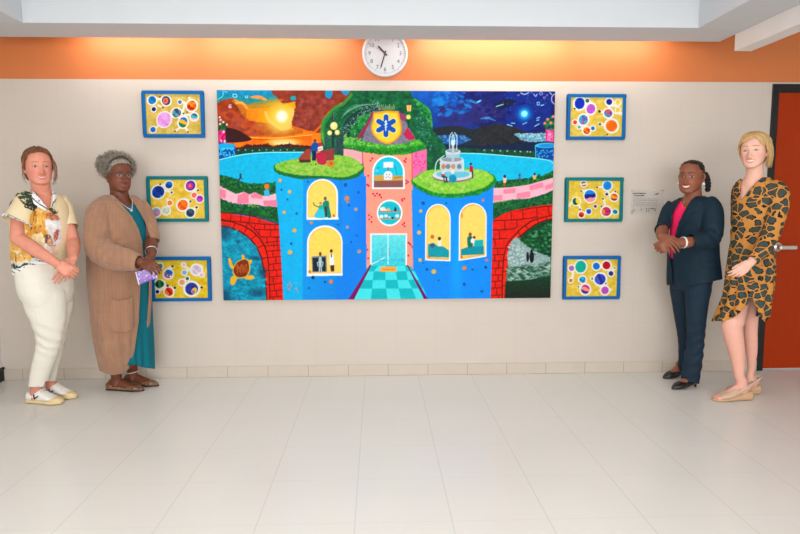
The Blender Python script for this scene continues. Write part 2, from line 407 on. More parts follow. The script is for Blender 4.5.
    # arch ring of left + pond
    outer = c.o().P([(212, 218.6), (222, 219.3), (232, 221), (243, 224.5), (253, 230), (260, 237), (265.5, 245), (268.5, 256), (270, 272), (271, 303), (212, 303)])
    c.poly(outer, mort, smooth=False)
    c.poly([(212, 219.8), (222, 220.4), (232, 222), (242.5, 225.6), (252, 231), (259, 238), (264.3, 246), (267.3, 256), (269, 272), (270, 303), (212, 303)], (238, 44, 24), var=.12)
    for i, (a, b) in enumerate([((235, 223), (233, 228)), ((247, 228), (243.5, 233)), ((256, 235), (251, 239)), ((263, 245), (257, 248)), ((267, 257), (261, 259)), ((268.5, 270), (263, 271)), ((269.5, 284), (264, 284))]):
        c.line([a, b], .9, mort)
    pond = [(212, 225.3), (222, 225.4), (231, 226.6), (240, 230), (249, 236), (257, 245), (262, 256), (265, 270), (267, 285), (268, 303), (212, 303)]
    c.poly(pond, mort)
    pond2 = [(x - 1.2 if x > 213 else x, y + 1.1) for x, y in pond]
    c.poly(pond2, (8, 140, 172), var=.3, ns=.5)
    c.dabs(pond2, [(10, 160, 190), (6, 120, 160), (20, 175, 200)], 260, 1.0, 17, stretch=2.5)
    for k in range(36):
        x = rnd.uniform(224, 258); y = rnd.uniform(255, 297)
        if x < 240 + (y - 240) * .3: c.line([(x, y), (x + rnd.uniform(5, 10), y + rnd.uniform(2, 5))], .5, (4, 74, 110), alpha=.7)
    for (x, y, rx, ry) in [(225, 232, 5, 7), (263, 272, 4, 5), (226, 296, 5, 8), (258, 292, 7, 4), (256, 258, 6, 2), (238, 241, 2, 1.3)]: c.ell(x, y, rx, ry, (6, 56, 86), soft=.6, alpha=.65)
    # turtle
    Y_ = (232, 178, 50)
    O().poly([(90, 122), (105, 120), (120, 160), (130, 185), (115, 190), (98, 165)], Y_, smooth=True); c.poly([(110, 245), (145, 235), (150, 255), (135, 290), (115, 298), (105, 280)], Y_, smooth=True)
    c.poly([(200, 250), (235, 232), (262, 238), (262, 256), (225, 262)], Y_, smooth=True); c.poly([(182, 95), (195, 98), (200, 125), (182, 128)], Y_, smooth=True); c.poly([(225, 135), (245, 128), (246, 150), (228, 155)], Y_, smooth=True)
    c.poly([(125, 180), (150, 140), (205, 122), (232, 145), (235, 200), (210, 245), (150, 250), (122, 220)], Y_, smooth=True)
    c.poly([(128, 185), (152, 145), (203, 127), (225, 150), (228, 200), (205, 238), (153, 243), (128, 215)], (126, 46, 18), smooth=True, var=.2, ns=1)
    for k in range(7): c.line([(135 + k * 11, 180 + (k % 2) * 10), (150 + k * 10, 160 + (k % 3) * 12), (152 + k * 11, 220 - (k % 2) * 10)], 4, (220, 120, 50), smooth=True, alpha=.85)
    # ---- right bank
    I = lambda: c.o(475, 135, R8)
    I().poly([(180, 420), (260, 405), (400, 395), (520, 385), (600, 365), (690, 325), (720, 330), (720, 420), (690, 400), (300, 480), (170, 480)], (14, 92, 44), wob=2.5, var=.4, ns=.9)
    I().dabs([(190, 425), (420, 395), (690, 330), (690, 395), (300, 470)], [(8, 70, 34), (34, 124, 50), (70, 150, 60), (6, 54, 40)], 150, .9, 18)
    N = lambda: c.o(475, 185, R8)
    N().poly([(160, 30), (300, 25), (480, 0), (690, -60), (720, -40), (720, 50), (600, 90), (480, 125), (330, 135), (160, 165)], (248, 186, 200), var=.05)
    for pl in ([(250, 45), (360, 28), (360, 75), (250, 85)], [(160, 95), (245, 90), (240, 140), (160, 145)], [(370, 78), (490, 60), (490, 112), (370, 128)], [(480, 10), (600, -20), (610, 25), (490, 55)], [(620, 10), (720, -25), (720, 20), (625, 50)]): N().poly(pl, (247, 138, 168), var=.08)
    N().poly([(160, 160), (330, 135), (480, 125), (600, 90), (720, 40), (720, 190), (600, 190), (400, 225), (250, 270), (160, 320)], (10, 84, 44), wob=2.5, var=.4, ns=.9)
    N().dabs([(170, 170), (480, 130), (690, 70), (690, 185), (400, 215), (190, 290)], [(8, 66, 38), (24, 110, 46), (6, 54, 40), (50, 130, 60)], 190, 1.0, 19)
    N().dabs([(160, 150), (480, 118), (480, 132), (160, 168)], [(150, 180, 80)], 22, .6, 20)
    N().poly([(145, 560), (150, 320), (250, 262), (330, 230), (420, 215), (520, 195), (620, 182), (720, 175), (720, 1050), (110, 1050)], (228, 40, 24), var=.16, ns=.5)
    for a in ([(400, 228), (540, 205), (690, 190)], [(150, 322), (380, 312), (560, 290)], [(150, 405), (330, 395), (365, 380)], [(150, 485), (290, 480)]): N().line(a, 8, mort, smooth=True)
    for a in ([(320, 232), (325, 312)], [(425, 222), (430, 302)], [(548, 205), (555, 285)], [(650, 192), (660, 268)], [(262, 322), (265, 395)], [(372, 315), (375, 375)], [(215, 405), (222, 480)], [(175, 485), (185, 540)]): N().line(a, 7, mort)
    QQ = lambda: c.o(380, 190, 800 / 180.0)
    for i, y in enumerate([262, 290, 318, 350, 380, 408, 438, 470]):
        QQ().line([(497, y), (555, y - 2)], 3.4, mort); QQ().line([((523, 512, 530, 516, 526, 514, 522, 530)[i], y), ((525, 512, 530, 516, 526, 514, 522, 530)[i], y + 28)], 3.4, mort)
    c.o().poly([(556, 214.5), (543, 217.5), (531, 221), (521, 228.5), (512, 237.5), (506, 246), (503.5, 258), (502.5, 275), (502, 303), (556, 303)], mort)
    c.poly([(556, 215.5), (543, 218.5), (532, 222), (522, 229.4), (513, 238.3), (507, 246.5), (504.6, 258), (503.6, 275), (503, 303), (556, 303)], (238, 46, 26), var=.12)
    for a in (((546, 217.5), (547, 220.5)), ((537, 220), (539, 223.5)), ((525, 226), (529, 230)), ((518, 232), (521, 236)), ((511, 240), (514.5, 243)), ((506, 249), (510.5, 251)), ((504, 260), (508, 261)), ((503, 272), (507, 272)), ((503, 286), (506, 286))): c.line([a[0], a[1]], .9, mort)
    cave = [(556, 218), (545, 220.5), (535, 224.5), (526, 231), (518, 238), (513, 246), (508.5, 257), (507, 272), (505.5, 303), (556, 303)]
    c.poly(cave, mort); cave = [(x + 1, y + 1) for x, y in cave]
    c.poly(cave, (12, 66, 36), var=.5, ns=.7)
    c.dabs([(530, 232), (555, 222), (555, 256), (530, 250), (518, 240)], [(8, 80, 36), (30, 120, 56), (4, 44, 28), (90, 160, 120), (10, 96, 40)], 220, .9, 23, stretch=1.6)
    QQ().poly([(585, 230), (605, 210), (640, 240), (680, 270), (730, 290), (760, 300), (760, 330), (660, 340), (570, 345), (566, 290)], (150, 170, 168), wob=2, var=.25)
    c.dabs([(575, 230), (640, 250), (650, 330), (572, 330)], [(190, 205, 205), (120, 145, 150), (205, 215, 215)], 120, .9, 24)
    QQ().poly([(566, 345), (660, 338), (760, 320), (760, 385), (640, 405), (562, 410)], (70, 112, 92), wob=2, var=.4)
    c.dabs([(566, 350), (755, 325), (755, 390), (570, 405)], [(150, 180, 165), (20, 74, 50), (190, 205, 195), (14, 58, 40)], 150, .7, 25, stretch=3.5)
    QQ().grad([(560, 408), (640, 405), (760, 385), (765, 500), (555, 500)], (16, 62, 34), (30, 28, 26), var=.3)
    QQ().ell(658, 300, 6, 22, (16, 22, 26)); QQ().ell(657, 283, 4, 5, (16, 22, 26)); QQ().ell(676, 300, 10, 26, (14, 18, 22)); QQ().ell(675, 275, 6, 7, (14, 18, 22)); QQ().line([(684, 285), (692, 290)], 4, (60, 60, 60))
    # ---- topiary crown and badge tower
    B().poly([(285, 560), (270, 450), (285, 330), (320, 270), (390, 195), (450, 165), (530, 85), (580, 40), (1010, 40), (1090, 110), (1190, 190), (1250, 260), (1265, 400), (1330, 480), (1400, 620), (1300, 760), (300, 700)], (10, 92, 50), smooth=True, wob=2, var=.3, ns=.6)
    outl = [(285, 540), (285, 330), (390, 205), (540, 90), (600, 45), (1000, 45), (1180, 200), (1255, 300), (1265, 420), (1350, 520), (1300, 700), (300, 650)]
    c.dabs(outl, [(10, 74, 48), (18, 108, 56), (6, 60, 50), (24, 124, 60), (30, 104, 74)], 620, 1.4, 26, smooth=True, stretch=1.5)
    B().line([(283, 470), (285, 340), (330, 270), (400, 200), (470, 165), (540, 85)], 26, (70, 150, 56), smooth=True, alpha=.8)
    B().line([(300, 470), (305, 350), (350, 280), (420, 215)], 16, (50, 140, 60), smooth=True, alpha=.6)
    C_().line([(390, 130), (450, 170), (510, 215), (530, 260), (545, 370)], 18, (70, 180, 60), smooth=True, alpha=.8)
    for k in range(7): B().line([(450 + k * 8, 300 - k * 12), (520 + k * 20, 205 - k * 4), (590 + k * 26, 170)], 5, (150, 190, 170), smooth=True, alpha=.5)
    B().poly([(450, 440), (480, 330), (560, 250), (700, 190), (800, 190), (800, 240), (700, 240), (600, 300), (540, 400), (500, 560), (440, 700)], (10, 50, 46), smooth=True, alpha=.8, var=.3)
    for _ in range(170):
        t = rnd.random(); x = 470 + 330 * t + rnd.gauss(0, 24); y = 420 - 250 * math.sin(t * 1.5) + rnd.gauss(0, 26)
        B().ell(x, y, 3.6, 3.6, rnd.choice([(150, 180, 185), (200, 215, 215)]), alpha=.8)
    B().dabs([(520, 400), (600, 290), (720, 240), (700, 330), (600, 400), (540, 440)], [(40, 160, 60), (20, 130, 50), (80, 180, 80)], 70, 1.0, 27)
    C_().dabs([(380, 280), (520, 250), (560, 500), (520, 620), (400, 420)], [(30, 120, 80), (90, 150, 140), (14, 84, 60), (60, 130, 110)], 120, .8, 28)
    C_().dabs([(380, 130), (520, 200), (540, 330), (480, 300), (430, 210)], [(40, 150, 56), (80, 190, 70), (16, 110, 50)], 60, 1.0, 29)
    for k in range(14): C_().line([(75 + k * 10, 220), (60 + k * 12, 175 + (k % 3) * 8)], 5, (190, 200, 150), alpha=.8)
    # slab behind badge
    C_().poly([(-60, 540), (-70, 470), (20, 230), (250, 230), (320, 340), (400, 480), (380, 540)], (128, 118, 140), var=.2, ns=.6)
    C_().poly([(-130, 480), (-30, 330), (10, 240), (30, 250), (-20, 360), (-90, 480)], (150, 40, 80)); C_().poly([(240, 240), (310, 260), (315, 330), (270, 310)], (140, 60, 100)); C_().poly([(290, 440), (330, 375), (400, 480), (340, 490)], (196, 36, 84), var=.1)
    # badge
    sh = [(25, 250), (70, 240), (140, 228), (210, 232), (250, 245), (262, 300), (278, 370), (270, 440), (215, 500), (150, 525), (85, 500), (25, 440), (5, 370), (20, 310)]
    C_().poly(sh, (236, 160, 30), smooth=True)
    C_().poly([(140 + (x - 140) * .9, 375 + (y - 375) * .9) for x, y in sh], (252, 208, 66), smooth=True, var=.06)
    bl = (14, 80, 180)
    for a in (0, 60, 120):
        a = math.radians(a); dx, dy = math.sin(a) * 80, math.cos(a) * 84
        C_().line([(138 - dx, 362 - dy), (138 + dx, 362 + dy)], 52, (250, 236, 180))
    for a in (0, 60, 120):
        a = math.radians(a); dx, dy = math.sin(a) * 76, math.cos(a) * 80
        C_().line([(138 - dx, 362 - dy), (138 + dx, 362 + dy)], 44, bl)
    C_().line([(136, 315), (136, 405)], 8, (240, 245, 250)); C_().line([(125, 355), (148, 345), (128, 330), (144, 322)], 8, (240, 245, 250), smooth=True); C_().line([(130, 375), (146, 370)], 7, (240, 245, 250))
    # stone trunk below topiary, left of pink tower
    F = lambda: c.o(270, 135, R8)
    F().poly([(480, -10), (640, -60), (650, 180), (575, 180), (560, 110), (480, 100)], (34, 92, 70), var=.4, ns=.8)
    F().poly([(450, -20), (470, -30), (485, 100), (455, 30)], (90, 160, 66), var=.2); F().poly([(590, 0), (650, -10), (650, 180), (575, 175)], (36, 72, 70), var=.5, ns=1)
    # lamp posts
    B().line([(378, 260), (380, 600), (400, 780)], 16, (16, 50, 46)); B().line([(345, 430), (380, 470), (420, 430)], 9, (16, 50, 46)); B().line([(382, 255), (382, 310)], 9, (90, 90, 120))
    for (x, y, r) in [(386, 362, 32), (349, 424, 20), (416, 420, 21)]: B().ell(x, y, r, r * 1.1, (246, 226, 130)); B().ell(x - r * .2, y - r * .2, r * .6, r * .6, (255, 244, 180), soft=.3)
    C_().poly([(320, 180), (362, 180), (358, 235), (326, 235)], (246, 200, 110)); C_().poly([(318, 178), (342, 155), (366, 178)], (60, 40, 60)); C_().line([(342, 185), (342, 235)], 5, (190, 90, 70)); C_().ell(337, 285, 21, 21, (226, 226, 110)); C_().line([(338, 310), (338, 380)], 7, (20, 40, 40))
    # ---- pink tower
    G = lambda: c.o(350, 135, R8)
    G().poly([(-60, 120), (110, 140), (110, 260), (-10, 230), (-60, 190)], (246, 170, 180), var=.05)
    G().poly([(545, 160), (680, 125), (680, 320), (550, 400)], (240, 110, 170), var=.07)
    c.o().poly([(362, 151), (412.5, 152.5), (413, 250), (414.5, 303), (350, 303), (366, 250), (364.5, 180)], (252, 156, 134), var=.05)
    c.poly([(363.8, 180), (365.3, 180), (367, 266), (366, 266)], (246, 190, 190))
    G().line([(108, 150), (110, 250)], 7, (200, 60, 90)); G().line([(548, 165), (552, 400)], 9, (236, 70, 90))
    for _ in range(26): G().ell(rnd.uniform(560, 670), rnd.uniform(160, 330), 5, 7, (214, 60, 130), rot=rnd.random())
    for (x, y) in [(180, 228), (195, 208), (160, 362), (152, 440), (163, 452), (480, 230), (495, 212), (490, 240), (500, 405), (515, 418), (500, 432), (205, 522), (240, 520), (265, 530)]: G().ell(x, y, 9, 9, (205, 30, 84))
    L = lambda: c.o(350, 185, R8)
    for (x, y) in [(205, 78), (222, 95), (240, 76), (260, 92), (277, 110), (465, 140), (482, 122), (462, 128), (170, 268), (192, 285), (172, 305), (192, 328), (485, 338), (470, 352), (487, 368), (520, 515), (535, 525), (165, 5)]: L().ell(x, y, 8, 9, (205, 30, 84))
    for (x, y) in [(390, 80), (240, 378), (355, 385), (330, 395)]: L().ell(x, y, 6, 8, (190, 170, 110))
    PP = lambda: c.o(340, 235, 800 / 120.0)
    for (x, y) in [(185, 98), (190, 155), (460, 52), (472, 66), (483, 80), (458, 138)]: PP().ell(x, y, 6, 7, (205, 30, 84))
    # hedge collar of tower
    G().poly([(-50, 40), (0, 20), (100, 50), (200, 70), (300, 90), (400, 88), (500, 70), (590, 40), (650, 70), (670, 120), (600, 145), (540, 165), (440, 178), (300, 178), (180, 160), (100, 150), (0, 120), (-60, 100)], (40, 150, 40), smooth=True, wob=3, var=.3, ns=1)
    G().dabs([(-40, 100), (100, 110), (300, 140), (500, 120), (660, 90), (660, 125), (540, 160), (300, 175), (100, 148), (-40, 110)], [(8, 110, 30), (20, 130, 40), (10, 90, 30)], 170, .8, 30)
    G().dabs([(-50, 30), (100, 55), (300, 95), (500, 75), (600, 40), (650, 80), (500, 105), (300, 120), (100, 90), (-40, 70)], [(120, 200, 70), (90, 180, 60), (150, 215, 90)], 150, .8, 31)
    B().dabs([(470, 440), (590, 400), (640, 500), (560, 560), (480, 520)], [(130, 190, 90), (150, 200, 110), (60, 160, 60)], 60, .9, 32)
    # operating window
    def arch_win(f, x0, x1, ytop, ybot, edge, frame, fill, rise=None, tilt=0):
        rise = rise or (x1 - x0) / 2
        def sh(e):
            pts = [(x1 - e, ybot - e + tilt), (x0 + e, ybot - e)]
            xm = (x0 + x1) / 2; hw = (x1 - x0) / 2 - e
            for k in range(13):
                a = math.pi - math.pi * k / 12
                pts.append((xm + hw * math.cos(a), ytop + rise - (rise - e) * math.sin(a)))
            return pts
        f().poly(sh(0), frame); f().poly(sh(edge), fill, var=.05, ns=.6); return sh
    arch_win(G, 195, 485, 182, 480, 15, (246, 246, 250), (20, 190, 220), rise=150)
    G().poly([(212, 360), (300, 352), (470, 365), (472, 412), (212, 412)], (206, 160, 80)); G().poly([(212, 408), (472, 405), (472, 466), (214, 466)], (136, 84, 80), var=.1)
    G().poly([(295, 240), (382, 238), (382, 292), (295, 292)], (240, 238, 240)); G().line([(338, 292), (338, 325)], 12, (140, 90, 90)); G().ell(337, 360, 38, 40, (240, 240, 244)); G().poly([(300, 360), (372, 360), (372, 398), (300, 398)], (238, 240, 244))
    for (x, y) in [(325, 350), (348, 352), (338, 372), (318, 378), (356, 380)]: G().ell(x, y, 5, 6, (120, 110, 110))
    G().line([(395, 270), (415, 350)], 6, (40, 130, 170)); G().line([(225, 315), (250, 320)], 8, (190, 220, 240)); G().line([(395, 382), (455, 372)], 7, (140, 80, 60)); G().ell(248, 292, 10, 5, (10, 120, 150))
    # round window
    L().ell(353, 248, 114, 118, (246, 246, 250)); L().ell(353, 248, 100, 103, (30, 180, 200), var=.08)
    L().poly([(270, 205), (300, 190), (320, 215), (350, 205), (360, 232), (270, 232)], (240, 220, 200)); L().line([(256, 237), (452, 237)], 9, (200, 120, 60)); L().line([(265, 300), (442, 302)], 9, (200, 130, 70))
    for (x, y, r, cc) in [(280, 210, 13, (245, 245, 245)), (405, 205, 8, (20, 30, 60)), (402, 222, 12, (20, 40, 80)), (425, 210, 7, (90, 140, 170)), (320, 275, 16, (235, 225, 235)), (280, 280, 18, (230, 235, 240)), (350, 285, 10, (220, 215, 230)), (380, 293, 10, (20, 24, 34)), (420, 275, 18, (225, 230, 240)), (340, 222, 14, (235, 170, 120))]: L().ell(x, y, r, r * .9, cc)
    # glass doors and chequered walk
    PP().grad([(205, 0), (445, 0), (445, 205), (205, 205)], (140, 215, 225), (90, 195, 215), var=.12)
    for a in ([(208, -6), (208, 205)], [(443, -6), (443, 205)], [(205, -6), (445, -6)]): PP().line(a, 10, (236, 246, 250))
    PP().line([(322, 0), (322, 195)], 6, (225, 245, 250)); PP().line([(215, 195), (300, 150)], 6, (225, 240, 245)); PP().line([(230, 170), (410, 165)], 4, (60, 160, 190), alpha=.7)
    PP().line([(283, 90), (283, 140)], 4, (120, 150, 180)); PP().line([(330, 88), (330, 135)], 4, (170, 110, 130)); PP().ell(420, 170, 12, 8, (90, 150, 190), alpha=.6)
    PP().poly([(205, 205), (445, 200), (600, 450), (50, 450)], (60, 200, 210))
    dk, lt = (8, 178, 190), (104, 218, 228)
    ys = [205, 243, 300, 358, 450]
    xs = [[195, 257, 315, 375, 435, 470], [160, 228, 305, 375, 445, 500], [125, 222, 305, 385, 455, 530], [95, 218, 310, 395, 485, 570], [40, 208, 322, 415, 520, 640]]
    for i in range(4):
        for j in range(5):
            PP().poly([(xs[i][j], ys[i]), (xs[i][j + 1], ys[i]), (xs[i + 1][j + 1], ys[i + 1]), (xs[i + 1][j], ys[i + 1])], dk if (i + j) % 2 == 0 else lt, var=.05)
    PP().poly([(275, 212), (370, 208), (385, 245), (265, 245)], (250, 170, 70)); PP().line([(290, 232), (365, 230)], 6, (225, 130, 50))
    PP().poly([(205, 200), (210, 206), (92, 440), (55, 440)], (126, 14, 96)); PP().poly([(447, 202), (453, 202), (595, 440), (570, 440)], (110, 10, 110))
    # ---- left blue tower
    c.o().poly([(275, 175), (293, 178), (294, 303), (284, 303), (281, 250), (279, 224), (276, 195)], (0, 170, 232), var=.05)
    c.poly([(293, 176), (306, 180), (304, 303), (284, 303), (280, 225), (276, 176)], (0, 172, 232), var=.06, ns=.4)
    c.grad([(303, 178), (345, 178), (344, 303), (303, 303)], (10, 146, 230), (14, 128, 224), axis=0, var=.06)
    c.grad([(343, 178), (366, 176), (366.5, 262), (349, 303), (341, 303)], (16, 136, 240), (10, 120, 232), axis=0, var=.06)
    PP().poly([(-20, 60), (180, 60), (178, 250), (60, 440), (-20, 440)], (14, 126, 230), var=.06)
    PP().poly([(205, 195), (212, 200), (92, 440), (52, 440)], (126, 14, 96))
    F().poly([(30, 270), (100, 235), (250, 205), (420, 175), (600, 180), (720, 195), (820, 270), (830, 320), (760, 380), (640, 400), (500, 385), (380, 385), (270, 390), (130, 360), (50, 330)], (20, 110, 50), smooth=True, wob=2, var=.25)
    F().poly([(40, 268), (110, 232), (250, 205), (420, 172), (600, 176), (720, 195), (815, 265), (815, 300), (740, 352), (620, 375), (480, 362), (370, 360), (240, 352), (130, 330), (60, 305)], (136, 196, 66), smooth=True, wob=2, var=.14, ns=.7)
    F().dabs([(60, 270), (250, 215), (600, 190), (800, 280), (600, 360), (240, 340)], [(120, 190, 60), (160, 205, 80), (100, 176, 60), (180, 200, 100)], 190, 1.1, 34, stretch=1.6)
    # piano, player
    F().poly([(250, 205), (320, 125), (360, 120), (360, 240), (260, 242)], (160, 64, 50), var=.12); F().poly([(258, 215), (355, 218), (360, 240), (260, 244)], (70, 40, 40)); F().poly([(455, 140), (565, 115), (568, 220), (460, 230)], (146, 56, 56), var=.12); F().poly([(410, 165), (480, 160), (500, 240), (470, 265), (420, 245)], (190, 40, 70), smooth=True, var=.12)
    F().poly([(365, 90), (390, 62), (425, 75), (425, 125), (412, 145), (365, 140)], (10, 76, 160), smooth=True); F().ell(396, 48, 13, 14, (110, 46, 24)); F().poly([(370, 140), (410, 140), (405, 225), (372, 225)], (24, 30, 70)); F().poly([(420, 108), (465, 95), (470, 130), (425, 142)], (236, 232, 236)); F().line([(430, 125), (460, 120)], 6, (190, 60, 70)); F().poly([(425, 70), (460, 62), (465, 95), (430, 100)], (170, 50, 60))
    F().poly([(500, 250), (530, 225), (570, 240), (565, 275), (520, 280)], (220, 120, 50), smooth=True); F().ell(540, 250, 9, 9, (150, 60, 30)); F().ell(362, 262, 7, 5, (20, 40, 30)); F().ell(405, 258, 7, 5, (20, 40, 30))
    Kf = lambda: c.o(280, 185, R8)
    W_, Yl = (244, 244, 240), (250, 216, 106)
    arch_win(F, 325, 605, 388, 748, 18, W_, (232, 170, 80), rise=140)
    arch_win(F, 336, 588, 402, 728, 8, (246, 200, 100), Yl, rise=126)
    Kf().poly([(240, 285), (520, 285), (522, 305), (240, 308)], W_)
    # dancing pair
    Kf().poly([(370, 175), (400, 205), (412, 285), (310, 285), (325, 235)], (80, 190, 215), smooth=True); Kf().poly([(345, 180), (375, 175), (378, 215), (345, 205)], (50, 170, 140)); Kf().ell(360, 160, 11, 13, (200, 130, 90)); Kf().line([(345, 195), (305, 178), (296, 155)], 8, (60, 90, 60))
    Kf().poly([(385, 150), (430, 140), (440, 200), (455, 282), (420, 284), (385, 200)], (10, 130, 110), smooth=True); Kf().poly([(395, 190), (420, 190), (418, 282), (400, 282)], (50, 60, 70)); Kf().ell(402, 122, 13, 16, (120, 100, 80)); Kf().ell(402, 112, 13, 9, (40, 100, 90)); Kf().ell(478, 270, 10, 13, (200, 120, 40))
    # x-ray window: (crop O)
    c.o().poly([(307, 274.6), (343, 272.8), (343, 275.5), (307, 276)], W_)
    arch_win(lambda: c.o(), 307.2, 342.8, 225, 275.5, 2, W_, (232, 176, 80), rise=17, tilt=-1)
    arch_win(lambda: c.o(), 309.2, 341.5, 227, 273, .9, (246, 200, 100), (250, 216, 100), rise=16)
    O().poly([(645, 108), (745, 102), (750, 212), (650, 214)], (130, 136, 140)); c.poly([(652, 118), (738, 112), (742, 208), (656, 208)], (24, 38, 48))
    bone = (190, 205, 210)
    O().ell(703, 122, 10, 12, bone); O().line([(703, 130), (704, 165)], 20, bone); O().line([(703, 138), (684, 150), (690, 175)], 6, bone); O().line([(703, 138), (722, 148), (718, 175)], 6, bone); O().line([(700, 165), (698, 208)], 8, bone); O().line([(708, 165), (712, 208)], 8, bone)
    O().ell(703, 92, 9, 14, (110, 50, 34)); O().ell(777, 72, 10, 12, (80, 44, 36)); O().poly([(765, 95), (790, 92), (798, 165), (768, 170)], (240, 242, 246)); O().poly([(770, 168), (798, 165), (798, 208), (775, 210)], (80, 40, 40)); O().line([(778, 92), (778, 112)], 6, (30, 60, 90)); O().ell(634, 210, 10, 10, (210, 130, 50))
    # dots on blue
    def dots(f, lst):
        for (x, y, r, cc) in lst: f().ell(x + r * .15, y + r * .25, r, r, (10, 90, 160), alpha=.6); f().ell(x, y, r, r, cc)
    tan, org, gry, nav = (214, 180, 90), (226, 130, 70), (170, 150, 150), (14, 84, 160)
    dots(F, [(88, 400, 17, tan), (175, 500, 15, tan), (335, 412, 8, nav), (670, 440, 15, nav), (785, 508, 11, nav), (690, 590, 14, org), (100, 480, 8, nav)])
    dots(Kf, [(84, 60, 16, tan), (38, 240, 16, tan), (130, 402, 19, tan), (65, 125, 9, nav), (147, 250, 10, nav), (97, 518, 9, nav), (10, 40, 8, nav), (595, 118, 21, org), (675, 215, 17, gry), (600, 372, 15, gry), (280, 333, 14, org), (612, 178, 10, nav), (695, 62, 10, nav), (683, 448, 9, nav), (632, 505, 8, nav), (515, 350, 8, nav), (578, 5, 10, nav)])
    dots(O, [(502, 80, 16, tan), (510, 22, 8, nav), (776, 277, 14, org), (735, 278, 8, nav), (655, 248, 11, (20, 40, 90)), (628, 318, 7, nav)])
    dots(PP, [(130, 110, 14, gry), (75, 45, 7, nav)])
    O().line([(485, 300), (500, 280), (515, 300), (500, 330), (485, 315)], 5, (190, 150, 140)); O().line([(538, 290), (550, 288)], 5, (170, 160, 160)); O().line([(535, 325), (550, 318), (555, 350)], 5, (190, 150, 150)); O().line([(500, 285), (500, 335)], 4, (220, 120, 110))
    # ---- right blue tower
    c.o().poly([(411.5, 190), (430, 196), (460, 197), (460, 303), (430, 303), (413.5, 265)], (10, 136, 238), var=.06)
    c.poly([(458, 196), (480, 194), (493.5, 186), (492.5, 250), (491, 303), (456, 303)], (16, 136, 240), var=.06)
    c.poly([(452, 240), (466, 240), (466, 303), (448, 303)], (20, 160, 240), soft=None, alpha=.5) if False else c.ell(457, 262, 5, 40, (30, 165, 240), soft=.8, alpha=.6)
    PP().poly([(447, 202), (455, 202), (597, 440), (572, 440)], (110, 10, 110))
    H_ = lambda: c.o(400, 135, R8)
    H_().poly([(95, 415), (140, 370), (240, 315), (500, 300), (720, 310), (840, 370), (850, 430), (770, 500), (640, 540), (480, 560), (300, 545), (170, 490)], (20, 130, 46), smooth=True, wob=2.5, var=.3)
    H_().poly([(110, 405), (150, 370), (240, 318), (500, 302), (720, 312), (825, 370), (815, 420), (740, 470), (620, 505), (480, 525), (310, 512), (190, 462)], (140, 204, 66), smooth=True, wob=2.5, var=.13, ns=.7)
    H_().dabs([(130, 400), (250, 325), (500, 310), (720, 320), (810, 390), (620, 495), (320, 505)], [(120, 196, 56), (160, 212, 80), (104, 184, 60), (186, 214, 110)], 210, 1.1, 36, stretch=1.6)
    # fountain
    st, sd = (214, 214, 220), (150, 150, 165)
    H_().ell(468, 372, 180, 52, (140, 116, 104)); H_().ell(468, 358, 180, 50, st); H_().ell(468, 350, 150, 36, (130, 190, 215))
    H_().poly([(350, 240), (565, 225), (562, 330), (365, 330)], (200, 206, 214), var=.12)
    for (x, cc) in [(385, (190, 130, 100)), (425, (120, 130, 140)), (470, (190, 150, 110)), (525, (110, 130, 150))]: H_().ell(x, 282, 20, 22, cc)
    H_().ell(458, 226, 108, 30, st); H_().ell(458, 220, 92, 20, sd); H_().poly([(400, 160), (535, 160), (525, 205), (410, 205)], (170, 200, 210), var=.1); H_().ell(467, 150, 68, 26, st); H_().ell(467, 143, 55, 16, sd); H_().line([(467, 60), (467, 230)], 22, (190, 196, 206)); H_().ell(468, 70, 20, 28, (225, 230, 240))
    wj = (226, 240, 248)
    for a in ([(440, 130), (438, 20), (460, -20)], [(500, 130), (502, 20), (480, -20)], [(455, 60), (468, -5), (482, 60)]): H_().line(a, 8, wj, smooth=True, alpha=.9)
    H_().line([(310, 320), (325, 240), (390, 185)], 9, wj, smooth=True, alpha=.9); H_().line([(560, 320), (565, 260), (545, 200)], 8, wj, smooth=True, alpha=.8); H_().line([(360, 250), (355, 300)], 7, wj, alpha=.8)
    H_().poly([(360, 345), (395, 350), (400, 375), (370, 370)], (200, 60, 60)); H_().line([(375, 370), (410, 378), (415, 420)], 14, (30, 40, 60)); H_().line([(385, 375), (398, 425)], 9, (30, 40, 60)); H_().ell(380, 338, 10, 11, (240, 230, 220)); H_().poly([(445, 360), (490, 360), (500, 405), (470, 425), (435, 405)], (30, 140, 180), smooth=True, var=.2); H_().ell(465, 328, 16, 20, (235, 225, 215))
    H_().poly([(615, 275), (645, 275), (650, 330), (618, 330)], (196, 24, 60)); H_().ell(627, 260, 10, 12, (40, 30, 30)); H_().line([(642, 325), (644, 385)], 11, (30, 40, 60))
    # dots and the two windows
    MM = lambda: c.o(410, 195, 601 / 90.0)
    dots(MM, [(72, 108, 11, tan), (62, 252, 14, tan), (70, 435, 12, tan), (162, 513, 16, tan), (87, 55, 12, nav), (56, 203, 6, nav), (242, 55, 6, nav), (367, 490, 14, org), (488, 38, 10, (220, 120, 120)), (515, 438, 10, (220, 120, 120)), (508, 485, 9, (10, 60, 130)), (115, 497, 9, nav), (422, 500, 6, nav), (90, 455, 5, nav)])
    dots(QQ, [(376, 420, 7, nav), (455, 452, 6, nav), (262, 402, 4, nav), (410, 355, 4, nav)])
    def tall(x0, x1, yt, yb, tilt):
        arch_win(MM, x0, x1, yt, yb, 9, W_, (236, 180, 90), rise=95, tilt=tilt)
        arch_win(MM, x0 + 13, x1 - 8, yt + 16, yb - 22, 3, (246, 200, 100), (250, 216, 110), rise=86, tilt=tilt)
    tall(103, 272, 60, 438, 6); tall(327, 513, 55, 442, -28)
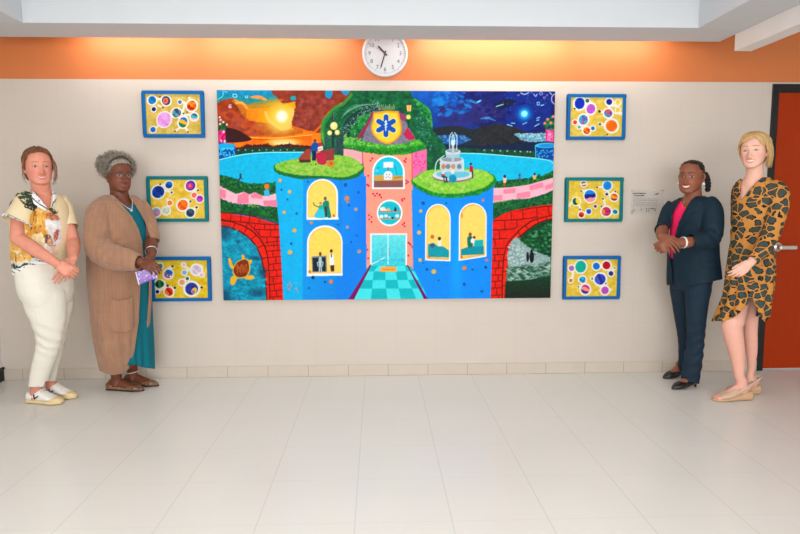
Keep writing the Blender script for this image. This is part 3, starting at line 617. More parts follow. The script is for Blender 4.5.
    MM().poly([(122, 330), (160, 320), (190, 345), (225, 345), (262, 372), (262, 418), (122, 415)], (10, 150, 165), smooth=False, var=.1); MM().ell(150, 280, 13, 14, (210, 110, 60)); MM().ell(150, 338, 15, 15, (70, 80, 130)); MM().ell(198, 292, 11, 12, (60, 60, 40)); MM().poly([(188, 310), (210, 305), (212, 340), (188, 340)], (236, 236, 240)); MM().ell(130, 412, 6, 9, (200, 90, 50))
    MM().poly([(342, 365), (400, 345), (440, 340), (495, 345), (495, 398), (342, 405)], (10, 140, 160), var=.1); MM().poly([(430, 305), (492, 300), (492, 345), (430, 350)], (20, 170, 180)); MM().poly([(385, 285), (415, 280), (420, 340), (390, 350)], (10, 110, 100), smooth=True); MM().ell(403, 265, 11, 13, (150, 70, 40)); MM().ell(420, 308, 14, 17, (236, 236, 230)); MM().ell(430, 285, 9, 9, (20, 60, 70)); MM().ell(348, 140, 6, 18, (226, 150, 70)); MM().ell(348, 415, 6, 9, (200, 90, 50))
    H_().dabs([(100, 430), (200, 490), (340, 530), (480, 545), (640, 525), (770, 480), (840, 420), (845, 440), (700, 530), (480, 562), (280, 545), (120, 450)], [(10, 110, 34), (30, 150, 46), (60, 170, 60)], 110, .9, 37)
    # walkers on both banks
    def walker(f, x, y, top, bot, s=1.0):
        f().line([(x, y + 30 * s), (x, y + 62 * s)], 12 * s, bot); f().line([(x, y + 10 * s), (x, y + 34 * s)], 22 * s, top); f().ell(x, y, 9 * s, 11 * s, (50, 30, 28))
    walker(I, 263, 372, (236, 200, 170), (190, 60, 40), 1.3); walker(I, 395, 358, (120, 90, 140), (60, 80, 120), .8); walker(I, 528, 352, (226, 190, 60), (20, 40, 50), 1.1)
    E_().line([(268, 352), (272, 375)], 16, (70, 40, 90)); E_().line([(265, 375), (250, 410)], 12, (40, 40, 90)); E_().line([(272, 370), (288, 392)], 7, (60, 60, 120)); E_().ell(269, 345, 8, 8, (50, 30, 40))
    E_().ell(503, 455, 22, 26, (230, 120, 50)); E_().poly([(480, 485), (525, 480), (530, 540), (480, 540)], (90, 170, 220))
    return c.blur()

def planet(c, x, y, r, cols, kind=0, halo=1.22, ry=None, rot=0.3, seed=1):
    # one painted planet: white halo, base colour, bands or patches in further colours
    ry = ry or r
    c.ell(x, y, r * halo + 5, ry * halo + 5, (240, 238, 228), rot=rot)
    c.ell(x, y, r, ry, cols[0], var=.1, ns=1.2, rot=rot)
    (px, py), = c.P([(x, y)]); k = c.off[2]
    w = c.win(px - r / k, py - ry / k, px + r / k, py + ry / k)
    dx, dy = (c.X[w] - px) * k / r, (c.Y[w] - py) * k / ry
    ins = dx * dx + dy * dy < 1
    u = dx * math.cos(rot) + dy * math.sin(rot); v = -dx * math.sin(rot) + dy * math.cos(rot)
    n = fnoise(dx * 2.2 + seed * 3.1, dy * 2.2, seed) - .5
    m = len(cols) - 1
    if kind == 1:      # bands
        for i in range(m):
            lo = -1 + 2 * (i + 1) / (m + 1.0); c.put(w, ins & (v + n * .5 > lo), cols[i + 1], var=.1, ns=1.2)
    elif kind == 2:    # patches
        for i in range(m):
            q = fnoise(dx * 1.7 + i * 5 + seed, dy * 1.7 + seed * 2.3, seed + i); c.put(w, ins & (q > .53 + .03 * i), cols[i + 1], var=.1, ns=1.2)
    elif kind == 3:    # rings inside each other
        for i in range(m):
            f = 1 - (i + 1) / (m + 1.0); c.put(w, (dx + .12) ** 2 + (dy - .05) ** 2 + n * .3 < f * f, cols[i + 1], var=.1)

W0 = (240, 238, 228)
def ground(c, base, seed):
    b = np.array(base, float)
    n = fnoise(c.X * .22, c.Y * .3, seed)[..., None]; q = fnoise(c.X * .9, c.Y * .5, seed + 3)[..., None]
    c.a[:] = np.clip(b + (n - .5) * np.array([40, 46, 70]) + (q - .5) * np.array([26, 26, 30]), 0, 255)

def splash(c, *segs):
    for sg in segs: c.line(sg, 20, W0, smooth=len(sg) > 2, alpha=.9)

def paint_planets(which):
    Kc = 6
    if which == 'LT':
        c = Canvas(138, 88, 208, 140, Kc); ground(c, (214, 184, 92), 1); c.o(135, 85, 668 / 75.0)
        splash(c, [(175, 120), (245, 130)], [(200, 180), (225, 190)], [(385, 130), (470, 170)], [(440, 165), (430, 260), (520, 260)], [(440, 370), (470, 410)], [(400, 380), (365, 405)], [(480, 110), (500, 150)], [(170, 390), (200, 370)])
        planet(c, 143, 133, 36, [(24, 130, 200), (40, 160, 220), (16, 100, 180)], 2); planet(c, 270, 137, 37, [(60, 54, 70), (214, 120, 110), (220, 40, 50)], 3, ry=42, rot=-.5)
        planet(c, 160, 215, 20, [(34, 30, 130)]); planet(c, 257, 308, 60, [(226, 150, 226), (214, 130, 214), (236, 170, 232)], 2, halo=1.1, ry=66)
        planet(c, 158, 398, 24, [(20, 110, 190), (60, 90, 200)], 1); planet(c, 396, 150, 17, [(90, 120, 180), (40, 70, 150)], 2); planet(c, 503, 182, 43, [(226, 86, 30), (250, 150, 20), (180, 30, 30)], 2, ry=46, seed=3)
        planet(c, 367, 248, 37, [(90, 160, 170), (240, 140, 120), (60, 70, 110)], 2, ry=42, rot=1.4); planet(c, 428, 332, 39, [(20, 110, 200), (240, 180, 60), (30, 120, 60)], 1, ry=46, seed=4); planet(c, 527, 283, 32, [(70, 90, 130), (60, 180, 190), (240, 190, 200)], 1, seed=5)
        for x, y in [(243, 200), (430, 253), (463, 240), (358, 412), (472, 418), (212, 102)]: c.ell(x, y, 8, 7, (50, 50, 50))
    elif which == 'LM':
        c = Canvas(141, 173, 211, 225, Kc); ground(c, (232, 196, 74), 2); c.o(135, 170, 668 / 75.0)
        splash(c, [(240, 180), (320, 200)], [(200, 140), (260, 130)], [(470, 120), (500, 130), (540, 180)], [(520, 180), (520, 220), (560, 255)], [(490, 380), (540, 335)], [(430, 260), (490, 280)], [(200, 370), (280, 360)], [(280, 265), (300, 290)])
        planet(c, 194, 198, 55, [(24, 60, 160), (30, 130, 210), (20, 44, 120)], 2, halo=1.14); planet(c, 287, 134, 32, [(24, 110, 200), (20, 60, 150)], 1); planet(c, 315, 202, 10, [(30, 80, 170)])
        planet(c, 481, 140, 42, [(90, 40, 150), (210, 50, 150), (246, 130, 110)], 3, ry=45); planet(c, 516, 226, 23, [(244, 110, 84)]); planet(c, 566, 259, 29, [(170, 40, 170), (200, 70, 190)], 1); planet(c, 304, 296, 22, [(246, 130, 60)])
        planet(c, 418, 314, 44, [(240, 90, 20), (220, 60, 20), (250, 130, 40)], 2, ry=46); planet(c, 188, 379, 36, [(120, 190, 220), (236, 80, 80), (190, 150, 200)], 2, seed=7); planet(c, 275, 364, 32, [(180, 214, 190), (150, 200, 180), (220, 210, 180)], 2); planet(c, 487, 382, 36, [(30, 46, 90), (20, 80, 60), (60, 90, 110)], 2)
        planet(c, 541, 334, 11, [(80, 30, 60)])
        for x, y in [(209, 128), (548, 182), (486, 280)]: c.ell(x, y, 9, 8, (30, 40, 80))
    elif which == 'LB':
        c = Canvas(145, 254, 213, 304, Kc); ground(c, (228, 194, 52), 3); c.o(130, 250, 800 / 120.0)
        splash(c, [(230, 140), (280, 112)], [(345, 105), (380, 130), (350, 160)], [(400, 140), (460, 110), (465, 170)], [(330, 215), (380, 190)], [(400, 260), (465, 252)], [(185, 275), (245, 245), (260, 280)], [(200, 235), (260, 275), (295, 255)])
        planet(c, 198, 108, 17, [(90, 90, 150), (200, 60, 90), (40, 140, 140)], 2); planet(c, 252, 162, 27, [(246, 246, 246), (30, 100, 190), (220, 60, 90)], 2, seed=6); c.ell(258, 148, 24, 14, (30, 100, 190), rot=.4); c.ell(246, 180, 20, 7, (214, 60, 110), rot=.3)
        planet(c, 350, 99, 11, [(230, 200, 190)]); planet(c, 432, 134, 30, [(226, 206, 224), (240, 226, 236), (210, 180, 214)], 2, halo=1.3); planet(c, 355, 152, 14, [(150, 170, 226)]); planet(c, 467, 168, 13, [(232, 190, 200)])
        planet(c, 197, 228, 24, [(10, 90, 54), (60, 130, 60), (10, 60, 60)], 1, ry=29, rot=1.5); planet(c, 340, 217, 18, [(240, 160, 110)]); planet(c, 374, 192, 11, [(16, 110, 80)]); planet(c, 184, 278, 12, [(40, 24, 100)]); planet(c, 258, 278, 29, [(226, 60, 30), (190, 24, 24), (240, 120, 50)], 1, ry=25, rot=1.1)
        planet(c, 402, 260, 41, [(50, 60, 160), (20, 130, 190), (60, 30, 110)], 2, ry=41, seed=9); c.ell(418, 275, 17, 24, (236, 190, 80), rot=.4); c.ell(412, 283, 10, 14, (150, 120, 150), rot=.4)
        for x, y in [(278, 110), (249, 239), (295, 253), (466, 252)]: c.ell(x, y, 8, 8, (40, 20, 80))
    elif which == 'RT':
        c = Canvas(564, 91, 630, 142, Kc); ground(c, (224, 194, 84), 4); c.o(520, 70, 800 / 120.0)
        splash(c, [(400, 200), (480, 220)], [(440, 215), (450, 250)], [(540, 275), (590, 285), (600, 220)], [(600, 235), (660, 238)], [(640, 285), (680, 290)], [(535, 362), (600, 365)], [(430, 350), (440, 400), (490, 388)], [(395, 380), (440, 400)])
        planet(c, 400, 223, 33, [(24, 50, 180), (30, 70, 200)], 2, ry=38); planet(c, 452, 205, 13, [(30, 110, 90)]); planet(c, 475, 259, 29, [(196, 90, 210), (210, 120, 220)], 2, ry=33); planet(c, 598, 212, 20, [(20, 40, 150)], halo=1.35); planet(c, 656, 215, 16, [(240, 204, 70)])
        planet(c, 591, 287, 27, [(110, 60, 170), (230, 70, 60), (60, 150, 190)], 2, seed=3); planet(c, 425, 332, 29, [(60, 110, 180), (160, 90, 170), (90, 160, 200)], 2, ry=32, seed=4); planet(c, 369, 349, 14, [(232, 70, 24)]); planet(c, 397, 381, 10, [(80, 170, 170)]); planet(c, 447, 404, 23, [(220, 60, 30), (250, 140, 30)], 2, seed=5); planet(c, 488, 388, 13, [(40, 110, 180)]); planet(c, 612, 371, 38, [(240, 110, 10), (250, 140, 20)], 2); planet(c, 655, 265, 15, [(232, 200, 80)], halo=1.05)
        for x, y, r in [(533, 276, 9), (367, 258, 6), (535, 361, 8), (582, 428, 5)]: c.ell(x, y, r, r, (50, 40, 40) if x != 535 else (40, 70, 140))
    elif which == 'RM':
        c = Canvas(562, 174, 627, 225, Kc); ground(c, (228, 196, 74), 5); c.o(560, 170, 668 / 75.0)
        splash(c, [(195, 188), (240, 180)], [(340, 155), (400, 150)], [(430, 170), (440, 215), (480, 240)], [(390, 255), (400, 300), (410, 360)], [(370, 326), (430, 360), (490, 375)], [(140, 280), (180, 330), (185, 390)], [(190, 395), (260, 370)], [(85, 320), (115, 280)], [(480, 200), (497, 190)])
        planet(c, 219, 123, 23, [(210, 60, 60), (230, 220, 200), (30, 100, 90)], 1, rot=3.0); planet(c, 273, 232, 50, [(30, 130, 220), (24, 40, 140), (240, 150, 150)], 1, halo=1.12, ry=54, rot=-.1); planet(c, 428, 140, 36, [(20, 130, 220), (40, 150, 230)], 2, ry=39); planet(c, 421, 217, 13, [(60, 40, 100)]); planet(c, 486, 244, 32, [(230, 80, 40), (250, 170, 40), (150, 20, 60)], 1, seed=5)
        planet(c, 150, 280, 33, [(226, 210, 60)], halo=1.15); c.ell(142, 280, 25, 32, (10, 90, 60)); c.ell(160, 272, 16, 26, (232, 214, 60)); planet(c, 317, 324, 14, [(110, 50, 90)]); planet(c, 193, 398, 24, [(226, 60, 24), (180, 30, 20)], 1); planet(c, 259, 370, 22, [(20, 90, 180), (60, 70, 190)], 1); planet(c, 413, 371, 40, [(210, 50, 90), (240, 130, 40), (120, 40, 140)], 2, seed=11); planet(c, 491, 374, 22, [(20, 130, 160)], ry=19)
        for x, y in [(195, 188), (337, 155), (387, 258), (497, 192), (371, 326), (181, 352)]: c.ell(x, y, 8, 8, (60, 50, 90))
    else:
        c = Canvas(559, 253, 625, 302, Kc); ground(c, (228, 196, 76), 6); c.o(530, 250, 800 / 120.0)
        splash(c, [(280, 125), (330, 115)], [(280, 130), (290, 160), (275, 200)], [(420, 192), (470, 195)], [(460, 230), (500, 260), (540, 265)], [(510, 225), (500, 260)], [(540, 150), (570, 122)], [(325, 245), (370, 235)], [(350, 200), (370, 250)], [(440, 115), (520, 105)])
        planet(c, 280, 122, 18, [(176, 110, 190)]); planet(c, 342, 112, 36, [(20, 170, 150), (30, 180, 160)], 2, ry=39, halo=1.12); planet(c, 447, 109, 23, [(24, 110, 200)]); planet(c, 515, 104, 26, [(190, 14, 40), (210, 20, 40)], 2); planet(c, 544, 158, 16, [(40, 50, 140)]); planet(c, 274, 204, 12, [(214, 120, 60)]); planet(c, 353, 198, 21, [(50, 110, 190), (60, 60, 150), (70, 170, 200)], 2); planet(c, 419, 192, 8, [(20, 110, 90)]); planet(c, 471, 195, 34, [(60, 70, 190), (40, 50, 150), (90, 90, 200)], 1, ry=37, rot=1.2); planet(c, 371, 262, 30, [(210, 50, 150), (250, 150, 120), (90, 50, 160)], 1, seed=4); planet(c, 502, 269, 25, [(190, 80, 190), (210, 110, 200)], 2)
        for x, y in [(570, 122), (508, 224), (324, 245)]: c.ell(x, y, 5, 5, (40, 50, 90))
    return c.blur()
# ---------------------------------------------------------------- the room
ZO = 2.209                    # top of the tiled lower wall
WALL_L, WALL_R, Y_BACK = -2.82, 4.3, -8.0
def tile_mat():
    t = NT('glazed wall tile'); co = t.coord()
    sp = t.n('ShaderNodeSeparateXYZ'); t.l(co, sp.inputs[0])
    jx = t.math('ABSOLUTE', t.math('SUBTRACT', t.math('FRACT', t.math('DIVIDE', t.math('ADD', sp.outputs[0], 10 + .2308 + .1525), .305)), .5))
    jz = t.math('ABSOLUTE', t.math('SUBTRACT', t.math('FRACT', t.math('DIVIDE', t.math('ADD', sp.outputs[2], 10 * .305 - .085 + .1525), .305)), .5))
    j = t.math('MINIMUM', jx, jz)
    line = t.math('LESS_THAN', j, .008)
    f = t.noise(2.2, 4); g = t.noise(60, 2)
    base = t.mix(f, s2l((199, 187, 175)), s2l((208, 196, 184)))
    base = t.mix(t.math('MULTIPLY', g, .12), base, s2l((196, 184, 170)))
    t.l(t.mix(t.math('MULTIPLY', line, .13), base, s2l((176, 162, 146))), t.b.inputs['Base Color'])
    t.b.inputs['Roughness'].default_value = .38; t.b.inputs['Specular IOR Level'].default_value = .35
    t.bump(t.math('SUBTRACT', 1.0, line), .05, .002)
    return t.m
def floor_mat():
    t = NT('polished floor tile'); co = t.coord()
    sp = t.n('ShaderNodeSeparateXYZ'); t.l(co, sp.inputs[0])
    S = .4062
    ux = t.math('DIVIDE', t.math('ADD', sp.outputs[0], 20 * S + 1.7268 + S / 2), S); uy = t.math('DIVIDE', t.math('ADD', sp.outputs[1], 40 * S + 1.388 + S / 2), S)
    jx = t.math('ABSOLUTE', t.math('SUBTRACT', t.math('FRACT', ux), .5)); jy = t.math('ABSOLUTE', t.math('SUBTRACT', t.math('FRACT', uy), .5))
    line = t.math('LESS_THAN', jx, .0065); line2 = t.math('MULTIPLY', t.math('LESS_THAN', jy, .005), .55)
    line = t.math('MAXIMUM', line, line2)
    cell = t.n('ShaderNodeCombineXYZ'); t.l(t.math('FLOOR', ux), cell.inputs[0]); t.l(t.math('FLOOR', uy), cell.inputs[1])
    wn = t.n('ShaderNodeTexWhiteNoise'); t.l(cell.outputs[0], wn.inputs['Vector'])
    base = t.mix(t.noise(2.5, 2), s2l((220, 217, 210)), s2l((225, 222, 215)))
    base = t.mix(t.math('MULTIPLY', wn.outputs['Value'], .10), base, s2l((212, 206, 198)))
    t.l(t.mix(t.math('MULTIPLY', line, .34), base, s2l((176, 168, 160))), t.b.inputs['Base Color'])
    t.b.inputs['Specular IOR Level'].default_value = .4
    t.b.inputs['Roughness'].default_value = .28
    return t.m
M_TILE = tile_mat()
M_FLOOR = floor_mat()
M_ORANGE = mat('orange wall paint', (208, 119, 64), .55, .03, 6)
M_PLASTER = mat('white ceiling paint', (206, 209, 212), .8, .02, 8)
M_WALLW = mat('white wall paint', (228, 224, 218), .7, .02, 8)
M_BLACK = mat('black paint', (22, 21, 19), .45, .1, 30)
def base_mat():
    t = NT('cove base tile'); sp = t.n('ShaderNodeSeparateXYZ'); t.l(t.coord(), sp.inputs[0])
    jx = t.math('ABSOLUTE', t.math('SUBTRACT', t.math('FRACT', t.math('DIVIDE', t.math('ADD', sp.outputs[0], 10 * .305 + .2308 + .1525), .305)), .5))
    line = t.math('LESS_THAN', jx, .0085)
    base = t.mix(t.noise(9, 3), s2l((194, 180, 165)), s2l((203, 190, 175)))
    t.l(t.mix(t.math('MULTIPLY', line, .6), base, s2l((130, 115, 100))), t.b.inputs['Base Color']); t.b.inputs['Roughness'].default_value = .35
    return t.m

bm = bmesh.new(); box(bm, WALL_L - .1, WALL_R + .1, Y_BACK, .15, -.1, 0); struct(obj('floor', bm, M_FLOOR), 'pale glossy tiled floor', 'floor')
# back wall: tiled below, orange plaster above, with an opening for the door
DX0, DX1, DZ = 2.962, 4.02, 2.196
bm = bmesh.new()
for (x0, x1, z0, z1) in ((WALL_L - .1, DX0, 0, ZO), (DX1, WALL_R + .1, 0, ZO), (DX0, DX1, DZ, ZO)): box(bm, x0, x1, 0, .15, z0, z1, 0)
box(bm, WALL_L - .1, WALL_R + .1, .006, .15, ZO, 3.15, 1)
struct(obj('wall_back', bm, [M_TILE, M_ORANGE]), 'beige tiled wall with an orange band painted above', 'wall')
bm = bmesh.new(); box(bm, WALL_L, DX0, -.012, .002, 0, .083); box(bm, DX1, WALL_R, -.012, .002, 0, .083)
struct(obj('baseboard_back', bm, base_mat(), bevel=.004), 'beige tile base along the wall', 'baseboard')
bm = bmesh.new(); box(bm, WALL_L - .1, WALL_L, Y_BACK, 0, 0, 3.15); struct(obj('wall_left', bm, M_WALLW), 'white side wall at the left edge', 'wall')
bm = bmesh.new(); box(bm, WALL_L, WALL_L + .014, Y_BACK, 0, 0, .1); struct(obj('baseboard_left', bm, M_BLACK), 'black base strip of the left wall', 'baseboard')
bm = bmesh.new(); box(bm, WALL_R, WALL_R + .1, Y_BACK, 0, 0, 3.15); struct(obj('wall_right', bm, M_WALLW), 'white side wall beyond the door', 'wall')
# ceiling: slab, dropped soffit around a recessed tray
ZS, ZT = 2.436, 2.80
TX0, TX1, TY0, TY1 = -2.19, 2.073, -6.5, -.595
SX0, SX1, SY1 = -2.53, 2.404, -.252
bm = bmesh.new()
box(bm, WALL_L - .1, WALL_R + .1, Y_BACK, .15, 3.05, 3.15)
box(bm, TX0 - .02, TX1 + .02, TY0, TY1 + .02, ZT, ZT + .03)
struct(obj('ceiling', bm, M_PLASTER), 'white recessed ceiling', 'ceiling')
bm = bmesh.new()
box(bm, SX0, SX1, TY1, SY1, ZS, ZT + .03); box(bm, SX0, TX0, Y_BACK, TY1, ZS, ZT + .03); box(bm, TX1, SX1, Y_BACK, TY1, ZS, ZT + .03)
struct(obj('trim_1', bm, M_PLASTER, bevel=.003), 'white dropped ceiling border with grey shaded underside', 'ceiling trim')
bm = bmesh.new(); box(bm, SX1, SX1 + .118, -4.6, -.44, 2.328, 2.50)
struct(obj('trim_2', bm, mat('white beam paint', (238, 234, 230), .5, .05, 9), bevel=.004), 'white square beam running along the ceiling border above the door', 'ceiling trim')
# door
M_WOOD = None
def wood():
    t = NT('red stained wood veneer'); co = t.coord()
    mp = t.n('ShaderNodeMapping'); mp.inputs['Scale'].default_value = (14, 14, 1.1); t.l(co, mp.inputs[0])
    f = t.noise(3, 5, mp.outputs[0]); g = t.noise(1.2, 2)
    c = t.mix(f, s2l((160, 48, 4)), s2l((174, 56, 6)))
    t.l(t.mix(t.math('MULTIPLY', g, .4), c, s2l((150, 42, 4))), t.b.inputs['Base Color']); t.b.inputs['Roughness'].default_value = .5; t.b.inputs['Specular IOR Level'].default_value = .15
    return t.m
M_WOOD = wood()
door = link('door_1', None); door.location = (DX0, 0, 0); struct(door, 'reddish orange wooden door in a black frame at the right edge', 'door')
def ch(name, bm, m, parent, **k):      # child built in world coordinates, shifted into its thing's frame
    base = parent
    off = V((0, 0, 0))
    while base is not None: off += base.location; base = base.parent
    bmesh.ops.translate(bm, verts=bm.verts, vec=-off)
    return obj(name, bm, m, parent, **k)
bm = bmesh.new(); box(bm, DX0, DX0 + .05, -.012, .13, 0, DZ); box(bm, DX1 - .05, DX1, -.012, .13, 0, DZ); box(bm, DX0 + .05, DX1 - .05, -.012, .13, DZ - .056, DZ)
ch('door_frame', bm, M_BLACK, door, bevel=.003)
bm = bmesh.new(); box(bm, DX0 + .054, DX1 - .054, .015, .06, .012, DZ - .06); leaf = ch('door_leaf', bm, M_WOOD, door, bevel=.002)
M_STEEL = mat('satin steel', (205, 200, 192), .28, .05, 30, metal=.85)
h = V((3.083, .015, .972))
bm = bmesh.new(); lathe_y(bm, [(0, 0), (.036, 0), (.037, -.004), (.035, -.012), (.026, -.016), (.016, -.022), (.014, -.05), (0, -.05)], 40); bmesh.ops.translate(bm, verts=bm.verts, vec=h)
hd = ch('door_handle', bm, M_STEEL, leaf, smooth=False, bevel=.001)
bm = bmesh.new(); box(bm, h.x - .012, h.x + .122, h.y - .062, h.y - .044, h.z - .018, h.z + .014); ch('lever', bm, M_STEEL, hd, bevel=.006)

# clock
clk = thing('wall_clock', 'round white wall clock on the orange band, its top hidden by the ceiling border', 'clock', (.061, .006, 2.396))
M_WHITE = mat('white plastic', (214, 215, 218), .35, .02, 20); M_FACE = mat('clock face', (206, 207, 210), .5, .01, 20); M_INK = mat('dark grey ink', (62, 62, 66), .6, .1, 40)
bm = bmesh.new(); lathe_y(bm, [(0, 0), (.160, 0), (.166, -.012), (.166, -.030), (.160, -.040), (.152, -.042), (.146, -.034), (.145, -.026), (0, -.026)], 72)
obj('clock_case', bm, M_WHITE, clk, smooth=False, bevel=.0005)
bm = bmesh.new(); lathe_y(bm, [(0, -.0262), (.145, -.0262), (.145, -.0275), (0, -.0275)], 64); face = obj('clock_face', bm, M_FACE, clk)
M_NUM = mat('numeral ink', (84, 84, 90), .6, .05, 40)
for k in range(1, 13):
    me = text_mesh(str(k), .040); a = 2 * PI * k / 12
    me.transform(Matrix.Translation((math.sin(a) * .112, -.0281, math.cos(a) * .112)) @ Matrix.Rotation(PI / 2, 4, 'X')); link('numeral', me, M_NUM, face)
bm = bmesh.new()
for k in range(60):
    a = 2 * PI * k / 60; r0, r1, w = (.134, .142, .0007) if k % 5 else (.131, .142, .0014)
    d = V((math.sin(a), 0, math.cos(a))); n = V((math.cos(a), 0, -math.sin(a)))
    bm.faces.new([bm.verts.new(d * r + n * q + V((0, -.0279, 0))) for r, q in ((r0, -w), (r0, w), (r1, w), (r1, -w))])
obj('minute_marks', bm, M_INK, face)
def hand(nm, ang, ln, w, y, m, tail=.02):
    a = math.radians(ang); d = V((math.sin(a), 0, math.cos(a))); n = V((math.cos(a), 0, -math.sin(a))); bm = bmesh.new()
    q = [(-tail, -w), (-tail, w), (ln * .8, w), (ln, 0), (ln * .8, -w)]
    A = [bm.verts.new(d * s + n * t + V((0, y, 0))) for s, t in q]; B = [bm.verts.new(d * s + n * t + V((0, y - .001, 0))) for s, t in q]
    bm.faces.new(A); bm.faces.new(B[::-1])
    for i in range(5): bm.faces.new((A[i], A[(i + 1) % 5], B[(i + 1) % 5], B[i]))
    return obj(nm, bm, m, clk)
hand('hour_hand', 316, .078, .0065, -.029, M_INK); hand('minute_hand', 197, .118, .0045, -.031, M_INK); hand('second_hand', 300, .09, .0009, -.033, mat('red hand', (170, 80, 70), .5, .05, 20), .03)
bm = bmesh.new(); lathe_y(bm, [(0, -.0335), (.006, -.0335), (.006, -.029), (0, -.029)], 20); obj('hand_cap', bm, M_INK, clk)

# ---------------------------------------------------------------- mural and the six planet paintings
def homography(src, dst):
    A = []
    for (x, y), (u, v) in zip(src, dst):
        A.append([x, y, 1, 0, 0, 0, -u * x, -u * y, -u]); A.append([0, 0, 0, x, y, 1, -v * x, -v * y, -v])
    return np.linalg.svd(np.array(A, float))[2][-1].reshape(3, 3)
GAIN = 1.0
def picture(name, parent, x0, x1, z0, z1, y, yb, canvas, corners, nx, nz):
    # stretched canvas: finely divided front coloured by the brushwork, plain sides behind
    xs = np.linspace(x0, x1, nx); zs = np.linspace(z0, z1, nz)
    X, Z = np.meshgrid(xs, zs)
    Hm = homography([(x0, z1), (x1, z1), (x1, z0), (x0, z0)], corners)
    P = np.stack([X.ravel(), Z.ravel(), np.ones(X.size)]); q = Hm @ P; px, py = q[0] / q[2], q[1] / q[2]
    rgb = lin(np.clip(canvas.sample(px, py), 0, 255))
    rgb = rgb + .04 * (rgb - rgb.mean(1, keepdims=True))
    blue = np.clip((rgb[:, 2:] - rgb[:, :1]) * 1.6, 0, 1); rgb = np.clip(.87 * rgb * (1 + blue * np.array([[-.55, .10, .06]])), .002, 1)
    co = np.stack([X.ravel(), np.full(X.size, y), Z.ravel()], 1)
    i, j = np.meshgrid(np.arange(nx - 1), np.arange(nz - 1)); a = (j * nx + i).ravel()
    faces = np.stack([a, a + 1, a + 1 + nx, a + nx], 1)
    n0 = len(co)
    edge = [0, nx - 1, nx * nz - 1, nx * (nz - 1)]
    co2 = np.array([[x, yb, z] for x, z in ((x0, z0), (x1, z0), (x1, z1), (x0, z1))]); co = np.concatenate([co, co2])
    fl = [tuple(map(int, f)) for f in faces]
    bot = list(range(0, nx)); top = list(range(nx * (nz - 1), nx * nz)); lef = list(range(0, nx * nz, nx)); rig = list(range(nx - 1, nx * nz, nx))
    fl += [tuple([n0, n0 + 1] + bot[::-1]), tuple([n0 + 2, n0 + 3] + top), tuple([n0 + 3, n0] + lef), tuple([n0 + 1, n0 + 2] + rig[::-1]), (n0 + 3, n0 + 2, n0 + 1, n0)]
    off = parent.location if parent is not None else V((0, 0, 0))
    me = bpy.data.meshes.new(name); me.from_pydata([tuple(p) for p in (co - np.array(off))], [], fl)
    at_ = me.color_attributes.new('Col', 'FLOAT_COLOR', 'POINT')
    full = np.ones((len(co), 4)); full[:n0, :3] = rgb; full[n0:, :3] = lin((232, 226, 214))
    at_.data.foreach_set('color', full.astype(np.float32).ravel()); me.update()
    return link(name, me, M_PAINT, parent)
M_PAINT = vmat('acrylic paint', .6, .12, .08, 260)
mural = thing('mural_painting', 'large bright mural of blue towers, gardens and bridges filling the middle of the wall', 'painting', (.079, 0, .597))
picture('painted_canvas', mural, -1.152, 1.309, .597, 2.129, -.04, -.012, paint_mural(), [(216, 89.5), (554.5, 92), (551, 298.5), (224, 300)], 740, 460)
bm = bmesh.new()
for (x0, x1, z0, z1) in ((-1.13, 1.287, .62, .66), (-1.13, 1.287, 2.066, 2.106), (-1.13, -1.09, .66, 2.066), (1.247, 1.287, .66, 2.066)): box(bm, x0, x1, -.0118, 0, z0, z1)
ch('stretcher_frame', bm, mat('pine wood', (196, 164, 120), .6, .1, 20), mural)
M_FB = mat('blue frame paint', (2, 98, 164), .45, .05, 14, spec=.15); M_FT = mat('teal frame paint', (2, 112, 116), .45, .05, 14, spec=.15)
pics = [('LT', -1.472, 1.961, M_FB, [(140.1, 90.1), (203, 90.1), (205.2, 137.6), (143.8, 137.6)], 'blue framed planet painting high on the left with a large pink planet'),
        ('LM', -1.466, 1.350, M_FT, [(143.9, 176.2), (205.2, 176), (207.7, 221.5), (149.3, 222)], 'teal framed planet painting beside the grey haired woman, with a large dark blue planet'),
        ('LB', -1.464, .758, M_FB, [(150.3, 257), (207.8, 256.9), (209.5, 301.3), (153, 301.3)], 'blue framed planet painting lowest on the left, partly behind the purple pouch'),
        ('RT', 1.626, 1.948, M_FB, [(568, 94), (626.8, 93.9), (624.6, 139.5), (566.9, 139.8)], 'blue framed planet painting high on the right with a large orange planet'),
        ('RM', 1.628, 1.338, M_FT, [(566.7, 177), (624.3, 177.5), (621.5, 222), (565, 222)], 'teal framed planet painting beside the clear plaque'),
        ('RB', 1.629, .747, M_FB, [(564.5, 256.2), (621.8, 256.2), (619.5, 299), (562.8, 299.5)], 'blue framed planet painting lowest on the right, with green and red planets')]
for key, cx, cz, fm, cor, lab in pics:
    w, h2, b = .2185, .1665, .024
    t = thing('framed_painting', lab, 'painting', (cx, 0, cz), 'planet paintings either side of the mural')
    bm = bmesh.new()
    box(bm, -w, w, -.03, 0, h2 - b, h2); box(bm, -w, w, -.03, 0, -h2, -h2 + b); box(bm, -w, -w + b, -.03, 0, -h2 + b, h2 - b); box(bm, w - b, w, -.03, 0, -h2 + b, h2 - b)
    bmesh.ops.remove_doubles(bm, verts=bm.verts, dist=1e-5)
    obj('frame', bm, fm, t, bevel=.003)
    r = (cor[0], cor[1], cor[2], cor[3])
    ci = []
    for sx, sz in ((-1, 1), (1, 1), (1, -1), (-1, -1)):      # inner corners of the frame within its outer corners
        u, v = ((w - b) * sx + w) / (2 * w), (h2 - (h2 - b) * sz) / (2 * h2)
        ci.append(tuple((r[0][k] * (1 - u) + r[1][k] * u) * (1 - v) + (r[3][k] * (1 - u) + r[2][k] * u) * v for k in (0, 1)))
    picture('painted_canvas', t, cx - w + b, cx + w - b, cz - h2 + b, cz + h2 - b, -.022, -.002, paint_planets(key), ci, 200, 148)

